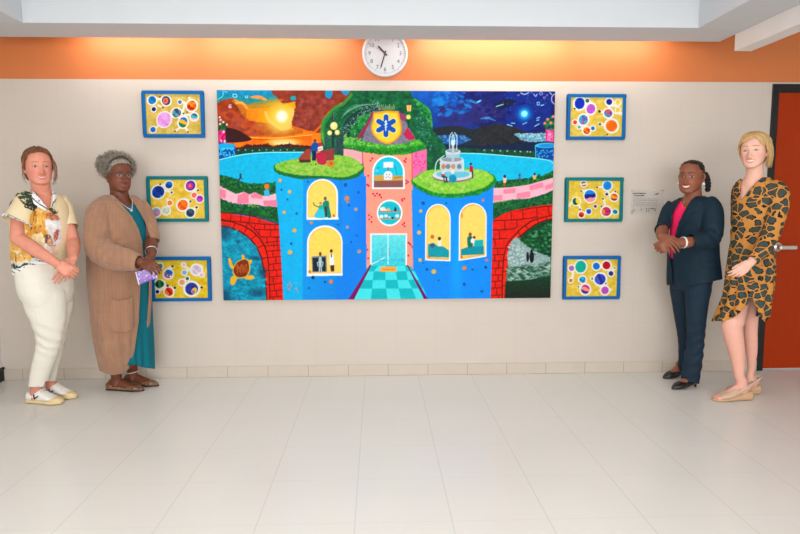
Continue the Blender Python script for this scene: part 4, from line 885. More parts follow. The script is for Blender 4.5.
# clear plaque with small print and marks
pl = thing('wall_plaque', 'small clear acrylic plaque with dark printed lines beside the teal framed picture', 'plaque', (2.038, 0, 1.323))
t = NT('clear acrylic'); tr = t.n('ShaderNodeBsdfTransparent'); mx = t.n('ShaderNodeMixShader'); mx.inputs[0].default_value = .12
t.b.inputs['Base Color'].default_value = (.72, .7, .68, 1); t.b.inputs['Roughness'].default_value = .12
t.l(tr.outputs[0], mx.inputs[1]); t.l(t.b.outputs[0], mx.inputs[2]); t.l(mx.outputs[0], t.t.nodes['Material Output'].inputs['Surface'])
bm = bmesh.new(); box(bm, -.126, .126, -.02, -.014, -.094, .094); panel = obj('panel', bm, t.m, pl, bevel=.0015)
for sx in (-1, 1):
    for sz in (-1, 1):
        bm = bmesh.new(); lathe_y(bm, [(0, -.024), (.005, -.024), (.005, 0), (0, 0)], 16); obj('standoff', bm, M_STEEL, pl, loc=(sx * .114, 0, sz * .082))
M_PRINT = mat('dark print', (58, 56, 56), .6, .1, 60); M_FAINT = mat('grey print', (150, 142, 136), .6, .1, 60)
def bars(nm, rows, m, seed):
    rnd = random.Random(seed); bm = bmesh.new()
    for (x0, x1, z, hh, wmin, wmax) in rows:
        x = x0
        while x < x1:
            w = min(rnd.uniform(wmin, wmax), x1 - x); box(bm, x, x + w, -.0206, -.0202, z - hh / 2, z + hh / 2 * rnd.uniform(.6, 1)); x += w + hh * .5
    return obj(nm, bm, m, panel)
for q in ((-.115, -.012, .062, .0075, .012, .022), (-.104, -.026, .045, .0075, .012, .022)): bars('title_line', [q], M_PRINT, 4)
for z in (.02, .008, -.008, -.02, -.032): bars('text_line', [(-.11, .08, z, .004, .006, .016)], M_FAINT, 5 + int(z * 1000))
for q in ((-.108, -.085, -.062, .012, .006, .016), (-.115, -.1, -.075, .008, .006, .01), (-.05, -.03, -.06, .016, .008, .01)): bars('faint_mark', [q], M_FAINT, 6)
bm = bmesh.new()
for k, (cx, cz) in enumerate(((-.012, -.062), (.006, -.062))):      # the round mark made of two opposed arcs
    for i in range(10):
        a0, a1 = [-1.25 + 2.5 * (i + q) / 10 for q in (0, 1)]
        A = [V((cx + math.cos(a) * rr * .6, -.0206, cz + math.sin(a) * rr)) for a, rr in ((a0, .017), (a1, .017), (a1, .011), (a0, .011))]
        bm.faces.new([bm.verts.new(p) for p in A])
obj('round_mark', bm, M_PRINT, panel)
bars('word_mark', [(.026, .066, -.052, .010, .007, .012), (.058, .07, -.066, .008, .006, .01)], M_PRINT, 8)
bm = bmesh.new(); prism_y(bm, [(.05, .05), (.058, .058), (.072, .06), (.078, .068), (.084, .06), (.075, .056), (.07, .05), (.06, .053)], -.0206, -.0202); obj('corner_mark', bm, M_PRINT, panel)

# ---------------------------------------------------------------- light
def area(nm, loc, rot, sx, sy, w, col):
    ld = bpy.data.lights.new(nm, 'AREA'); ld.shape = 'RECTANGLE'; ld.size = sx; ld.size_y = sy; ld.energy = w; ld.color = col
    o = bpy.data.objects.new(nm, ld); COL.objects.link(o); o.location = loc; o.rotation_euler = rot; return o
area('tray_light', (0, -2.6, ZT - .02), (0, 0, 0), 3.2, 2.6, 34, (1, .985, .97))
area('room_light', (.2, -6.2, ZT - .02), (0, 0, 0), 4.0, 2.6, 40, (1, .985, .97))
area('window_daylight', (0, -7.9, 1.6), (PI / 2, 0, 0), 6.0, 2.4, 250, (.97, .985, 1))
# cove tubes hidden on top of the soffit, washing the orange band
for x, w, e in ((-1.75, .7, 2.6), (-1.0, .6, 2.2), (-.48, .5, 1.8), (.86, 1.1, 5.5), (1.8, .6, 2.0)):
    area('cove_tube', (x, -.2, 2.53), (PI * .34, 0, 0), w, .05, e, (1, .95, .89))
wd = bpy.data.worlds.new('world'); SC.world = wd; wd.use_nodes = True
wd.node_tree.nodes['Background'].inputs[0].default_value = (.85, .92, 1, 1); wd.node_tree.nodes['Background'].inputs[1].default_value = .9
SC.view_settings.view_transform = 'Standard'; SC.view_settings.look = 'None'; SC.view_settings.gamma = 1; SC.view_settings.use_curve_mapping = False
SC.view_settings.exposure = 0.11
# ---------------------------------------------------------------- people: building kit
def crm(P, n):          # Catmull-Rom through rows of numbers
    P = np.asarray(P, float); N = len(P); out = []
    for i in range(N - 1):
        a, b, c, d = P[max(i - 1, 0)], P[i], P[i + 1], P[min(i + 2, N - 1)]
        for k in range(n):
            t = k / n
            out.append(.5 * (2 * b + (c - a) * t + (2 * a - 5 * b + 4 * c - d) * t * t + (3 * b - a - 3 * c + d) * t ** 3))
    out.append(P[-1]); return np.array(out)

def rings(bm, R, cap=True):
    R = [[bm.verts.new(p) for p in r] for r in R]
    n = len(R[0])
    for a, b in zip(R[:-1], R[1:]):
        for k in range(n):
            bm.faces.new((a[k], a[(k + 1) % n], b[(k + 1) % n], b[k]))
    if cap:
        bm.faces.new(R[0][::-1]); bm.faces.new(R[-1])
    return bm

def tube(bm, pts, rad, ref=None, seg=16, sub=5, round_=True):
    # swept ellipse; rad = r or (r across ref, r along the other axis)
    rows = [[*p, *(r if isinstance(r, tuple) else (r, r))] for p, r in zip(pts, rad)]
    S = crm(rows, sub) if len(rows) > 2 else crm([rows[0], [(a + b) / 2 for a, b in zip(rows[0], rows[1])], rows[1]], sub)
    S[:, 3:] = np.maximum(S[:, 3:], 1e-4)
    T = np.gradient(S[:, :3], axis=0); T /= np.linalg.norm(T, axis=1)[:, None] + 1e-9
    R = []; prev = None
    cs = [(math.cos(2 * PI * k / seg), math.sin(2 * PI * k / seg)) for k in range(seg)]
    def ring(c, t, a, b, ref_):
        nonlocal prev
        t = V(t)
        x = V(ref_) if ref_ is not None else (prev if prev is not None else (V((0, 0, 1)) if abs(t.z) < .9 else V((1, 0, 0))))
        x = (x - t * x.dot(t))
        if x.length < 1e-5: x = t.orthogonal()
        x.normalize(); prev = x; y = t.cross(x)
        return [V(c) + x * (a * q) + y * (b * w) for q, w in cs]
    n = len(S); r0 = min(S[0, 3:]); r1 = min(S[-1, 3:])
    if round_:
        for h in (.98, .8, .45):
            R.append(ring(S[0, :3] - T[0] * r0 * h, T[0], S[0, 3] * math.sqrt(1 - h * h), S[0, 4] * math.sqrt(1 - h * h), ref))
    for i in range(n): R.append(ring(S[i, :3], T[i], S[i, 3], S[i, 4], ref))
    if round_:
        for h in (.45, .8, .98):
            R.append(ring(S[-1, :3] + T[-1] * r1 * h, T[-1], S[-1, 3] * math.sqrt(1 - h * h), S[-1, 4] * math.sqrt(1 - h * h), ref))
    return rings(bm, R)

def loft(bm, secs, seg=36, sub=5, power=2.3):
    # horizontal sections (x, y, z, half width, half depth front, half depth back, facing angle)
    S = crm(secs, sub); R = []
    for x, y, z, h, df, db, a in S:
        l = V((math.cos(a), math.sin(a), 0)); f = V((math.sin(a), -math.cos(a), 0)); r = []
        for k in range(seg):
            t = 2 * PI * k / seg; c, s = math.cos(t), math.sin(t)
            q = (abs(c) ** power + abs(s) ** power) ** (-1 / power)
            r.append(V((x, y, z)) + l * (h * c * q) + f * ((df if s > 0 else db) * s * q))
        R.append(r)
    return rings(bm, R)

def acam(c): return math.atan2(-(c[0] - CAM.x), c[1] - CAM.y)      # heading that looks straight at the camera
def vref(c): q = acam(c); return V((math.cos(q), math.sin(q), 0))    # level direction square to the line of sight
def wpx(c, px): return px * mpp(c[1]) * math.cos(acam(c))            # real width of px photograph pixels at c
def sec(v, ul, ur, Y, rel, k=.62, kb=None):
    # level section whose outline spans the photograph columns ul..ur on row v; rel = heading relative to the line of sight
    c = at((ul + ur) / 2, v, Y); W = wpx(c, (ur - ul) / 2) / 1.03
    h = W / math.sqrt(math.cos(rel) ** 2 + (k * math.sin(rel)) ** 2)
    return [c.x, c.y, c.z, h, h * k, h * (kb or k), acam(c) + rel]

def arrays(me):
    n = len(me.vertices); co = np.empty(n * 3); me.vertices.foreach_get('co', co); no = np.empty(n * 3); me.vertices.foreach_get('normal', no)
    return co.reshape(-1, 3), no.reshape(-1, 3)

def fuse(bm, voxel=.004, smooth=4, name='body'):
    # closed pieces -> one continuous skin
    bmesh.ops.recalc_face_normals(bm, faces=bm.faces)
    me = bpy.data.meshes.new(name); bm.to_mesh(me); bm.free()
    o = bpy.data.objects.new('fuse', me); COL.objects.link(o)
    r = o.modifiers.new('r', 'REMESH'); r.mode = 'VOXEL'; r.voxel_size = voxel; r.adaptivity = 0
    if smooth:
        s = o.modifiers.new('s', 'SMOOTH'); s.factor = .5; s.iterations = smooth
    dg = bpy.context.evaluated_depsgraph_get(); out = bpy.data.meshes.new_from_object(o.evaluated_get(dg))
    bpy.data.objects.remove(o); bpy.data.meshes.remove(me); out.name = name
    return out

def displace(me, fn):
    co, no = arrays(me); d = fn(co, no)
    co = co + no * d[:, None]; me.vertices.foreach_set('co', co.ravel()); me.update()

def cut(me, keep, relax=6):
    # drop the vertices where keep() is false, then relax the new border
    co, no = arrays(me); k = keep(co, no)
    bm = bmesh.new(); bm.from_mesh(me); bm.verts.ensure_lookup_table()
    bmesh.ops.delete(bm, geom=[v for v, q in zip(bm.verts, k) if not q], context='VERTS')
    for _ in range(relax):
        nw = {}
        for v in bm.verts:
            if v.is_boundary:
                nb = [e.other_vert(v).co for e in v.link_edges if e.is_boundary]
                if len(nb) == 2: nw[v] = v.co * .4 + (nb[0] + nb[1]) * .3
        for v, c in nw.items(): v.co = c
    bm.to_mesh(me); bm.free(); me.update()

def paint(me, fn):
    co, no = arrays(me); c = np.ones((len(co), 4)); c[:, :3] = lin(np.clip(fn(co, no), 0, 255))
    a = me.color_attributes.new('Col', 'FLOAT_COLOR', 'POINT'); a.data.foreach_set('color', c.astype(np.float32).ravel()); me.update()

def shade(me): me.polygons.foreach_set('use_smooth', [True] * len(me.polygons)); me.update(); return me

def finish(name, me, m, parent, thick=0):
    off = V((0, 0, 0)); p = parent
    while p is not None: off += p.location; p = p.parent
    me.transform(Matrix.Translation(-off)); shade(me)
    o = link(name, me, m, parent)
    if thick:
        s = o.modifiers.new('thickness', 'SOLIDIFY'); s.thickness = thick; s.offset = -1
    return o

def n3(co, s, seed=0):       # cheap 3-D-looking noise from three planes
    return (fnoise(co[:, 0] * s, co[:, 2] * s, seed) + fnoise(co[:, 1] * s + 9, co[:, 2] * s, seed + 1) + fnoise(co[:, 0] * s, co[:, 1] * s + 5, seed + 2)) / 3

def seg_dist(co, a, b):
    a = np.array(a); b = np.array(b); ab = b - a; t = np.clip(((co - a) @ ab) / (ab @ ab), 0, 1)
    return np.linalg.norm(co - a - t[:, None] * ab, axis=1), t

# ---- head: closed surface in head space (x to the person's left, y forward, z up; eyes at z = 0)
HT = np.array([  # z, half width, front, back
    [.120, .012, .010, -.030], [.116, .030, .030, -.050], [.106, .050, .052, -.073], [.090, .0635, .069, -.089], [.065, .0715, .082, -.099], [.035, .0745, .0895, -.102],
    [.010, .0740, .0885, -.099], [-.012, .0720, .0870, -.091], [-.034, .0690, .0870, -.079], [-.056, .0640, .0860, -.062], [-.076, .0570, .0850, -.040],
    [-.092, .0480, .0840, -.012], [-.104, .0360, .0820, .018], [-.112, .0220, .0740, .040], [-.115, .010, .0650, .052]])
def gau(x, s): return np.exp(-.5 * (x / s) ** 2)
def head_points(nz=64, nt=72, jaw=1.0, cheek=0.0, nose=1.0, smile=0.0, top=.93):
    z = np.linspace(HT[0, 0], HT[-1, 0], nz)
    o = np.argsort(HT[:, 0]); tab = [np.interp(z, HT[o, 0], HT[o, i]) for i in (1, 2, 3)]
    for i in range(3):
        k = np.array([.25, .5, .25]); t = np.pad(tab[i], 1, mode='edge'); tab[i] = np.convolve(t, k, 'valid')
    w, f, b = tab
    w = w * (1 + (jaw - 1) * np.clip((-z - .02) / .06, 0, 1))
    th = np.linspace(0, 2 * PI, nt, endpoint=False)
    c, s = np.cos(th)[None], np.sin(th)[None]
    p = 2.25; q = (np.abs(c) ** p + np.abs(s) ** p) ** (-1 / p)
    cy = ((f + b) / 2)[:, None]; hd = ((f - b) / 2)[:, None]
    X = w[:, None] * c * q; Y = cy + hd * s * q; Z = np.repeat(z[:, None], nt, 1)
    fr = np.clip(s, 0, 1) ** .5
    d = np.zeros_like(X)
    d += .022 * nose * gau(X, .0085) * gau(Z + .040, .011) + .014 * nose * gau(X, .0075) * gau(Z + .022, .014) + .004 * gau(X, .008) * gau(Z, .012)
    for sx in (-1, 1):
        d += .009 * nose * gau(X - sx * .0125, .0065) * gau(Z + .043, .0065)
        d -= .0085 * gau(X - sx * .031, .015) * gau(Z - .001, .010)
        d += .0050 * gau(X - sx * .031, .0085) * gau(Z, .0065)
        d += .0040 * gau(X - sx * .032, .018) * gau(Z - .022, .008)
        d += (.004 + cheek) * gau(X - sx * .043, .016) * gau(Z + .034, .016)
        d -= .002 * gau(X - sx * .024, .005) * gau(Z + .056, .01)
    ml = -.067 + smile * .006 * np.clip(np.abs(X) / .025, 0, 1) ** 2
    d += .0055 * gau(X, .017) * (gau(Z - ml - .0055, .0045) + 1.15 * gau(Z - ml + .0065, .0050))
    d -= .0030 * gau(X, .022) * gau(Z - ml, .0022)
    d -= .003 * gau(X, .018) * gau(Z + .084, .006)
    d += .006 * gau(X, .016) * gau(Z + .100, .010)
    Y = Y + d * fr; Z = np.where(Z > .03, .03 + (Z - .03) * (top * 1.0 - .03 / .12) / (1 - .03 / .12), Z)
    return np.stack([X, Y, Z], 2)
def head_mat(pos, yaw, pitch=0, roll=0, scale=1.0):
    # pos: eye-level centre of the skull; yaw 0 faces the camera side (-y), positive turns to +x
    M = Matrix.Rotation(yaw, 4, 'Z') @ Matrix.Rotation(roll, 4, 'Y') @ Matrix.Rotation(pitch, 4, 'X')
    base = Matrix(((1, 0, 0, 0), (0, -1, 0, 0), (0, 0, 1, 0), (0, 0, 0, 1)))          # x stays the picture's right
    return Matrix.Translation(pos) @ M @ base @ Matrix.Scale(scale, 4)
def add_head(bm, M, **k):
    P = head_points(**k)
    rings(bm, [[M @ V(p) for p in r] for r in P[::-1]])
    for sx in (-1, 1):      # ears
        q = [(sx * .073, -.004, -.038), (sx * .080, -.010, -.020), (sx * .085, -.016, .004), (sx * .080, -.010, .020)]
        tube(bm, [M @ V(p) for p in q], [(.009, .005), (.013, .006), (.015, .006), (.009, .005)], ref=(M.to_3x3() @ V((0, 1, 0))), seg=12, sub=4)
def local(M, co):
    I = np.array(M.inverted()); return co @ I[:3, :3].T + I[:3, 3]
def face_paint(L, col, skin, lip, brow, eye, teeth=0.0, smile=0.0, lid=(90, 60, 50), blush=(214, 130, 110), bl=.25, browz=.024, open_=.0058, white=(214, 204, 194)):
    # features of the face in head space; L are head-space points, col the colours so far
    x, y, z = L.T; front = y > .045
    def blend(m, c, a=1.0):
        m = (np.clip(m, 0, 1) * front * a)[:, None]; col[:] = col * (1 - m) + np.array(c, float) * m
    for sx in (-1, 1): blend(gau(x - sx * .042, .017) * gau(z + .036, .015), blush, bl)
    blend(gau(x, .010) * gau(z + .043, .008), blush, bl * .6)
    ml = -.067 + smile * .006 * np.clip(np.abs(x) / .025, 0, 1) ** 2
    wl = .023 + .004 * smile
    lipm = (np.abs(x) < wl) & (z - ml < .0085 * np.sqrt(np.clip(1 - (x / wl) ** 2, 0, 1))) & (z - ml > -.0105 * np.sqrt(np.clip(1 - (x / wl) ** 2, 0, 1)))
    blend(lipm * 1.0, lip)
    if teeth:
        tm = (np.abs(x) < wl * .84) & (np.abs(z - ml + .0005) < .0048 * teeth * np.sqrt(np.clip(1 - (x / (wl * .84)) ** 2, 0, 1)))
        blend(tm * 1.0, (240, 234, 226))
    else: blend((np.abs(x) < wl * .95) * gau(z - ml, .0013), np.array(lip) * .6)
    for sx in (-1, 1):
        u = x - sx * .031; oz = open_
        e = np.sqrt(np.clip(1 - (u / .0155) ** 2, 0, 1))
        blend(((np.abs(u) < .0165) & (np.abs(z) < (oz + .0022) * np.sqrt(np.clip(1 - (u / .017) ** 2, 0, 1)))) * 1.0, lid, .85)
        blend(((np.abs(u) < .015) & (np.abs(z) < oz * e)) * 1.0, white)
        blend(((u ** 2 + z ** 2 < .0062 ** 2) & (np.abs(z) < oz * e)) * 1.0, eye); blend((u ** 2 + z ** 2 < .003 ** 2) * 1.0, (20, 16, 14))
        bz = browz + .004 * np.cos(np.clip(u * sx / .022, -1.5, 1.5)) - .12 * np.clip(u * sx, 0, 1) * .4
        blend(((np.abs(u) < .021) & (np.abs(z - bz) < .0032 * (1 - .5 * np.clip(u * sx / .021, 0, 1)))) * 1.0, brow, .85)
        blend(((np.abs(x - sx * .0075) < .0036) & (np.abs(z + .0525) < .0022)) * 1.0, np.array(lip) * .75, .3)

# ---- hand: palm and five bent fingers, closed pieces rooted inside the palm
def add_hand(bm, wrist, direc, back, side, curl=(.5, .55, .6, .65), thumb=(.5, .35), s=1.0, spread=.06, bend=0.0):
    # direc: wrist -> knuckles; back: normal of the back of the hand; side=+1 when the thumb lies towards direc x back
    d = V(direc).normalized(); b = V(back); b = (b - d * b.dot(d)).normalized(); t = d.cross(b).normalized() * side
    W = V(wrist)
    k = [W + d * .086 * s + t * .030 * s, W + d * .090 * s + t * .010 * s, W + d * .087 * s - t * .010 * s, W + d * .080 * s - t * .029 * s]
    tube(bm, [W - d * .012 * s, W + d * .022 * s, W + d * .055 * s, W + d * .080 * s], [(.025 * s, .019 * s), (.032 * s, .0165 * s), (.0395 * s, .0150 * s), (.039 * s, .0115 * s)], ref=t, seg=18, sub=4)
    ln = [(.043, .026, .021), (.048, .030, .022), (.045, .028, .021), (.035, .021, .018)]
    for i, (p, L) in enumerate(zip(k, ln)):
        c = curl[i]; side_ = (1.5 - i) * spread
        dd = (d + t * side_).normalized(); ax = dd.cross(-b).normalized(); pts = [p - dd * .018 * s, p]; q = p
        for j, x in enumerate(L):
            dd = Matrix.Rotation(c * (.9, 1.15, .75)[j], 3, ax) @ dd
            q = q + dd * x * s; pts.append(q)
        r = (.0092, .0092, .0082, .0075, .0060) if i < 3 else (.0082, .0082, .0072, .0066, .0054)
        tube(bm, pts, [x * s for x in r], seg=10, sub=4)
    a, c2 = thumb
    base = W + d * .020 * s + t * .024 * s - b * .004 * s
    d1 = (d * math.cos(a) + t * math.sin(a) - b * .25).normalized(); d2 = (d1 * math.cos(c2) - t * math.sin(c2) * .6 - b * math.sin(c2) * .5).normalized()
    p1 = base + d1 * .040 * s; p2 = p1 + d1 * .6 * .034 * s + d2 * .4 * .034 * s; p3 = p2 + d2 * .026 * s
    tube(bm, [base - d1 * .012 * s, base, p1, p2, p3], [.013 * s, .0145 * s, .0110 * s, .0096 * s, .0072 * s], seg=12, sub=4)
    return k

def add_foot(bm, heel, toe, h=.07, w=.044, lift=0.0):
    # bare foot from heel to toe on the ground; lift raises the heel
    H_, T_ = V(heel), V(toe); d = (T_ - H_); L = d.length; d.normalize(); n = V((0, 0, 1)).cross(d).normalized()
    P, R = [], []
    for t, hw, hh in ((.04, .020, .030), (.14, .030, .045), (.30, .031, .046), (.5, .036, .036), (.72, .044, .024), (.88, .040, .016), (.97, .026, .011)):
        z = lift * max(0, 1 - t / .68)
        P.append(H_ + d * L * t + V((0, 0, z + hh * h / .07 * .9))); R.append((hw * w / .044, hh * h / .07 * .9))
    return tube(bm, P, R, ref=n, seg=18, sub=4)

def shoe_shell(heel, toe, prof, seg=28):
    # closed loft along the foot: prof rows = (t, half width, z bottom, z top, shift to the outside)
    H_, T_ = V(heel), V(toe); d = T_ - H_; L = d.length; d.normalize(); n = V((0, 0, 1)).cross(d).normalized()
    S = crm(prof, 4); bm = bmesh.new(); R = []
    for t, hw, zb, zt, sh in S:
        r = []
        for k in range(seg):
            a = 2 * PI * k / seg; c, s_ = math.cos(a), math.sin(a); p = 2.6
            q = (abs(c) ** p + abs(s_) ** p) ** (-1 / p)
            r.append(H_ + d * (L * t) + n * (sh + hw * c * q) + V((0, 0, (zb + zt) / 2 + (zt - zb) / 2 * s_ * q)))
        R.append(r)
    return rings(bm, R)

def strands(bm, paths, r, seg=5, sub=4, taper=.3):
    for p in paths:
        n = len(p); tube(bm, p, [r * (1 - (1 - taper) * i / (n - 1)) for i in range(n)], seg=seg, sub=sub, round_=False)

def head_hair_shell(M, keep, lift, **k):
    # cap of hair following the skull, raised by lift(x, y, z)
    P = head_points(**k); bm = bmesh.new()
    rings(bm, [[V(p) for p in r] for r in P[::-1]])
    bmesh.ops.subdivide_edges(bm, edges=bm.edges, cuts=1, use_grid_fill=True)
    bmesh.ops.recalc_face_normals(bm, faces=bm.faces)
    me = bpy.data.meshes.new('hair'); bm.to_mesh(me); bm.free()
    displace(me, lambda co, no: lift(co[:, 0], co[:, 1], co[:, 2]))
    co, _ = arrays(me); P0 = co.copy()
    cut(me, lambda co, no: keep(co[:, 0], co[:, 1], co[:, 2]))
    return me

SKIN = vmat('skin', .5, .35, 0, 200, .06)
M_HAIR = vmat('hair', .5, .35, .35, 90)
M_CLOTH = vmat('printed cloth', .75, .2, .15, 220)

def gnd(u, v):               # point of the floor seen at (u, v)
    w = fw + (u - 400) / FPX * RT + (267 - v) / FPX * UP
    return CAM + w * (-CAM.z / w.z)
def pix(co):                 # where points of the room fall in the photograph (used to measure seams and edges off it)
    q = co - np.array(CAM); z = q @ np.array(fw)
    return 400 + FPX * (q @ np.array(RT)) / z, 267 - FPX * (q @ np.array(UP)) / z
def inpoly(u, v, pts):
    p = np.array(pts, float); ins = np.zeros(u.shape, bool)
    for (xa, ya), (xb, yb) in zip(p, np.roll(p, -1, axis=0)):
        if ya != yb: ins ^= ((ya > v) != (yb > v)) & (u < (xb - xa) * (v - ya) / (yb - ya) + xa)
    return ins
def facing(co, no): return ((np.array(CAM) - co) * no).sum(1) > 0
def patch(name, src, pts, m, parent, lift=.005, thick=.004, colour=None, where=None):
    # a panel lying on a garment: lapel, collar, pocket, cuff
    me = src.copy(); me.name = name
    if 'Col' in me.color_attributes: me.color_attributes.remove(me.color_attributes['Col'])
    me.materials.clear()
    def keep(co, no):
        u, v = pix(co); k = inpoly(u, v, pts) & facing(co, no)
        return k & where(co) if where else k
    cut(me, keep, 10)
    displace(me, lambda co, no: np.full(len(co), lift))
    if colour is not None: paint(me, colour)
    return finish(name, me, m, parent, thick)
def ip(v, tab): t = np.array(tab, float); return np.interp(v, t[:, 0], t[:, 1])
def legs(bm, rows, Y, depth=.8, Y2=None):
    # rows of (v, ul, ur): one leg seen from the front, as a swept ellipse
    n = len(rows); P, R = [], []
    for i, (v, a, b) in enumerate(rows):
        y = Y if Y2 is None else Y + (Y2 - Y) * i / (n - 1)
        p = at((a + b) / 2, v, y); P.append(p); w = wpx(p, (b - a) / 2); R.append((w, w * depth))
    tube(bm, P, R, ref=vref(P[0]), seg=24, sub=5, round_=False)
    return P, R
def person(label, u, v):
    g = gnd(u, v); return thing('person', label, 'person', (g.x, g.y, 0))
def folds(co, no, amp, s, seed, stretch=(1, 1, 1)):
    c = co * np.array(stretch); return (n3(c, s, seed) - .5) * 2 * amp
def curve_path(a, b, sag, n=6, wob=0, rnd=None):
    a, b, sag = V(a), V(b), V(sag); out = []
    for i in range(n):
        t = i / (n - 1); p = a.lerp(b, t) + sag * (4 * t * (1 - t))
        if wob and 0 < i: p += V((rnd.uniform(-wob, wob), rnd.uniform(-wob, wob), rnd.uniform(-wob, wob)))
        out.append(p)
    return out

def sleeve(bm, pts, rad, seg=24):       # open-ended once cut_end() has taken its last disc away
    tube(bm, pts, rad, seg=seg, sub=5, round_=False)
    d = (V(pts[-1]) - V(pts[-2])).normalized(); r = max(rad[-1]) if isinstance(rad[-1], tuple) else rad[-1]
    return np.array(pts[-1]), np.array(d), r
def at_end(co, e, back=.007):           # vertices in the end disc of a sleeve or trouser leg
    p, d, r = e; q = co - p; t = q @ d; rr = np.linalg.norm(q - t[:, None] * d, axis=1)
    return (t > -back) & (t < .014) & (rr < r * 1.12)
def ankle(h, t, z=.085, q=.25): return V(h) + (V(t) - V(h)) * q + V((0, 0, z))

def inner_legs(bm, rows, Y, Y2, depth, an, frac=.62):       # the leg inside a trouser leg
    P, R = legs(bmesh.new(), rows, Y, depth, Y2)
    P, R = P[:-1], R[:-1]
    tube(bm, P + [an, an - V((0, 0, .05))], [min(a, b) * frac for a, b in R] + [.036, .036], seg=16)
# ---------------------------------------------------------------- woman in the printed shirt
def leather(name, rgb, rough=.45): return mat(name, rgb, rough, .08, 40, .1)
def woman_shirt():
    Yc, a = -.63, .62
    W = person('woman in a printed cream shirt and ivory trousers, hands clasped, at the left edge', 42, 400)
    hp = at(38.2, 166.6, -.655); HM = head_mat(hp, acam(hp) + .18, .02, -.03, 1.0); A = acam(hp) + a
    tor = [sec(187, 33.5, 49.5, -.625, a, .9), sec(192, 31, 52, -.625, a, .8), sec(196, 20, 61, Yc, a, .58), sec(203, 12.5, 67, Yc, a, .60), sec(214, 11.5, 70, Yc, a, .66), sec(228, 11.5, 71.5, Yc, a, .68),
           sec(243, 12, 71, Yc, a, .68), sec(256, 12.5, 70.5, Yc, a, .70), sec(266, 13.5, 70, Yc, a, .72), sec(274, 15, 70, Yc, a, .74)]
    nsh, nel, nwr = at(19, 203, -.76), at(17, 238, -.83), at(57.5, 264, -.86)
    fsh, fel, fwr = at(62, 204, -.50), at(73.5, 242, -.58), at(73, 259, -.77)
    # skin: one continuous figure
    bm = bmesh.new(); add_head(bm, HM, jaw=1.10, cheek=.002, smile=.8)
    ins = lambda S, d: [[x, y, z, h - d, f - d, b - d, q] for x, y, z, h, f, b, q in S]
    tube(bm, [HM @ V((0, -.025, -.03)), at(40.5, 183, -.645), at(41, 191, -.63), at(41, 200, -.625)], [.055, .056, .058, .075], seg=24)
    loft(bm, ins(tor, .013))
    for sh, el, wr in ((nsh, nel, nwr), (fsh, fel, fwr)):
        tube(bm, [sh, sh.lerp(el, .5), el], [.034, .040, .040]); m = el.lerp(wr, .35)
        tube(bm, [el, m, el.lerp(wr, .75), wr], [.040, .042, .032, .025])
    add_hand(bm, nwr, at(71, 272.5, -.85) - nwr, (.45, -1, .35), -1, curl=(.85, .9, .95, 1.0), thumb=(.35, .5), s=.95, spread=.015)
    add_hand(bm, fwr, at(60, 277, -.815) - fwr, (.2, -1, .2), 1, curl=(.12, .12, .15, .2), thumb=(.5, .2), s=.95, spread=.015)
    nh, nt, fh, ft = gnd(28.5, 402), gnd(61.5, 404.2), gnd(44.5, 396), gnd(75.5, 398.6)
    NR = [(274, 30, 58), (289, 21.5, 65.5), (304, 24, 67.5), (320, 30.5, 66.5), (334, 35, 64), (348, 35.5, 60), (363, 32, 54.5), (377, 29.2, 50), (389, 27.8, 48.5)]
    FR = [(274, 48, 66), (289, 43, 73.5), (304, 45, 73.8), (320, 47, 70), (334, 47.5, 67), (348, 45.5, 64), (363, 43, 60.5), (375, 41, 57.5), (384, 40, 56)]
    inner_legs(bm, NR, -.70, (nh.y + nt.y) / 2 - .005, .8, ankle(nh, nt)); inner_legs(bm, FR, -.565, (fh.y + ft.y) / 2, .8, ankle(fh, ft))
    for h, t in ((nh, nt), (fh, ft)): add_foot(bm, h + (t - h) * .06 + V((0, 0, .018)), t - (t - h) * .08 + V((0, 0, .018)), h=.058, w=.036)
    body = fuse(bm, .0026, 3, 'body')
    def skin(co, no):
        col = np.tile(np.array([216, 143, 119.]), (len(co), 1)); col += ((n3(co, 60, 3) - .5) * 22)[:, None]
        L = local(HM, co); hd = (L[:, 2] > -.14) & (np.abs(L[:, 0]) < .12) & (np.abs(L[:, 1]) < .15)
        c2 = col[hd]; face_paint(L[hd], c2, None, (204, 112, 104), (160, 108, 82), (74, 74, 78), teeth=.35, smile=1.3, open_=.0034, white=(196, 176, 164), blush=(220, 120, 104), bl=.4); col[hd] = c2
        ch_ = np.linalg.norm(co - np.array(at(46, 203, -.75)), axis=1); col += (np.exp(-(ch_ / .07) ** 2))[:, None] * np.array([0, -22, -22])
        return col
    paint(body, skin); finish('body', body, SKIN, W)
    # shirt
    bm = bmesh.new(); loft(bm, tor[1:])
    ax = (nel - nsh).normalized()
    sh = fuse(bm, .005, 5, 'shirt')
    displace(sh, lambda co, no: folds(co, no, .006, 11, 4, (1, 1, .55)) + folds(co, no, .003, 30, 8, (1, 1, .6)))
    cn = V((-.30, -.15, -.93)).normalized(); cp = at(17, 225, -.82); cf = at(70.5, 228, -.56)
    vneck = [(29, 178), (33, 190), (40, 199), (48.5, 209.5), (51, 203), (51.5, 194), (49.5, 178)]
    def keep(co, no):
        u, v = pix(co); k = ~(inpoly(u, v, vneck) & facing(co, no)) & (v > 186.5)
        hem = ip(u, [(10, 276), (22, 276), (35, 268), (58, 266.5), (72, 271)])
        return k & (v < hem)
    cut(sh, keep)
    fx = np.array([math.sin(A), -math.cos(A), 0]); lx = np.array([math.cos(A), math.sin(A), 0]); c0 = np.array(at(41, 230, Yc))
    rnd = random.Random(3)
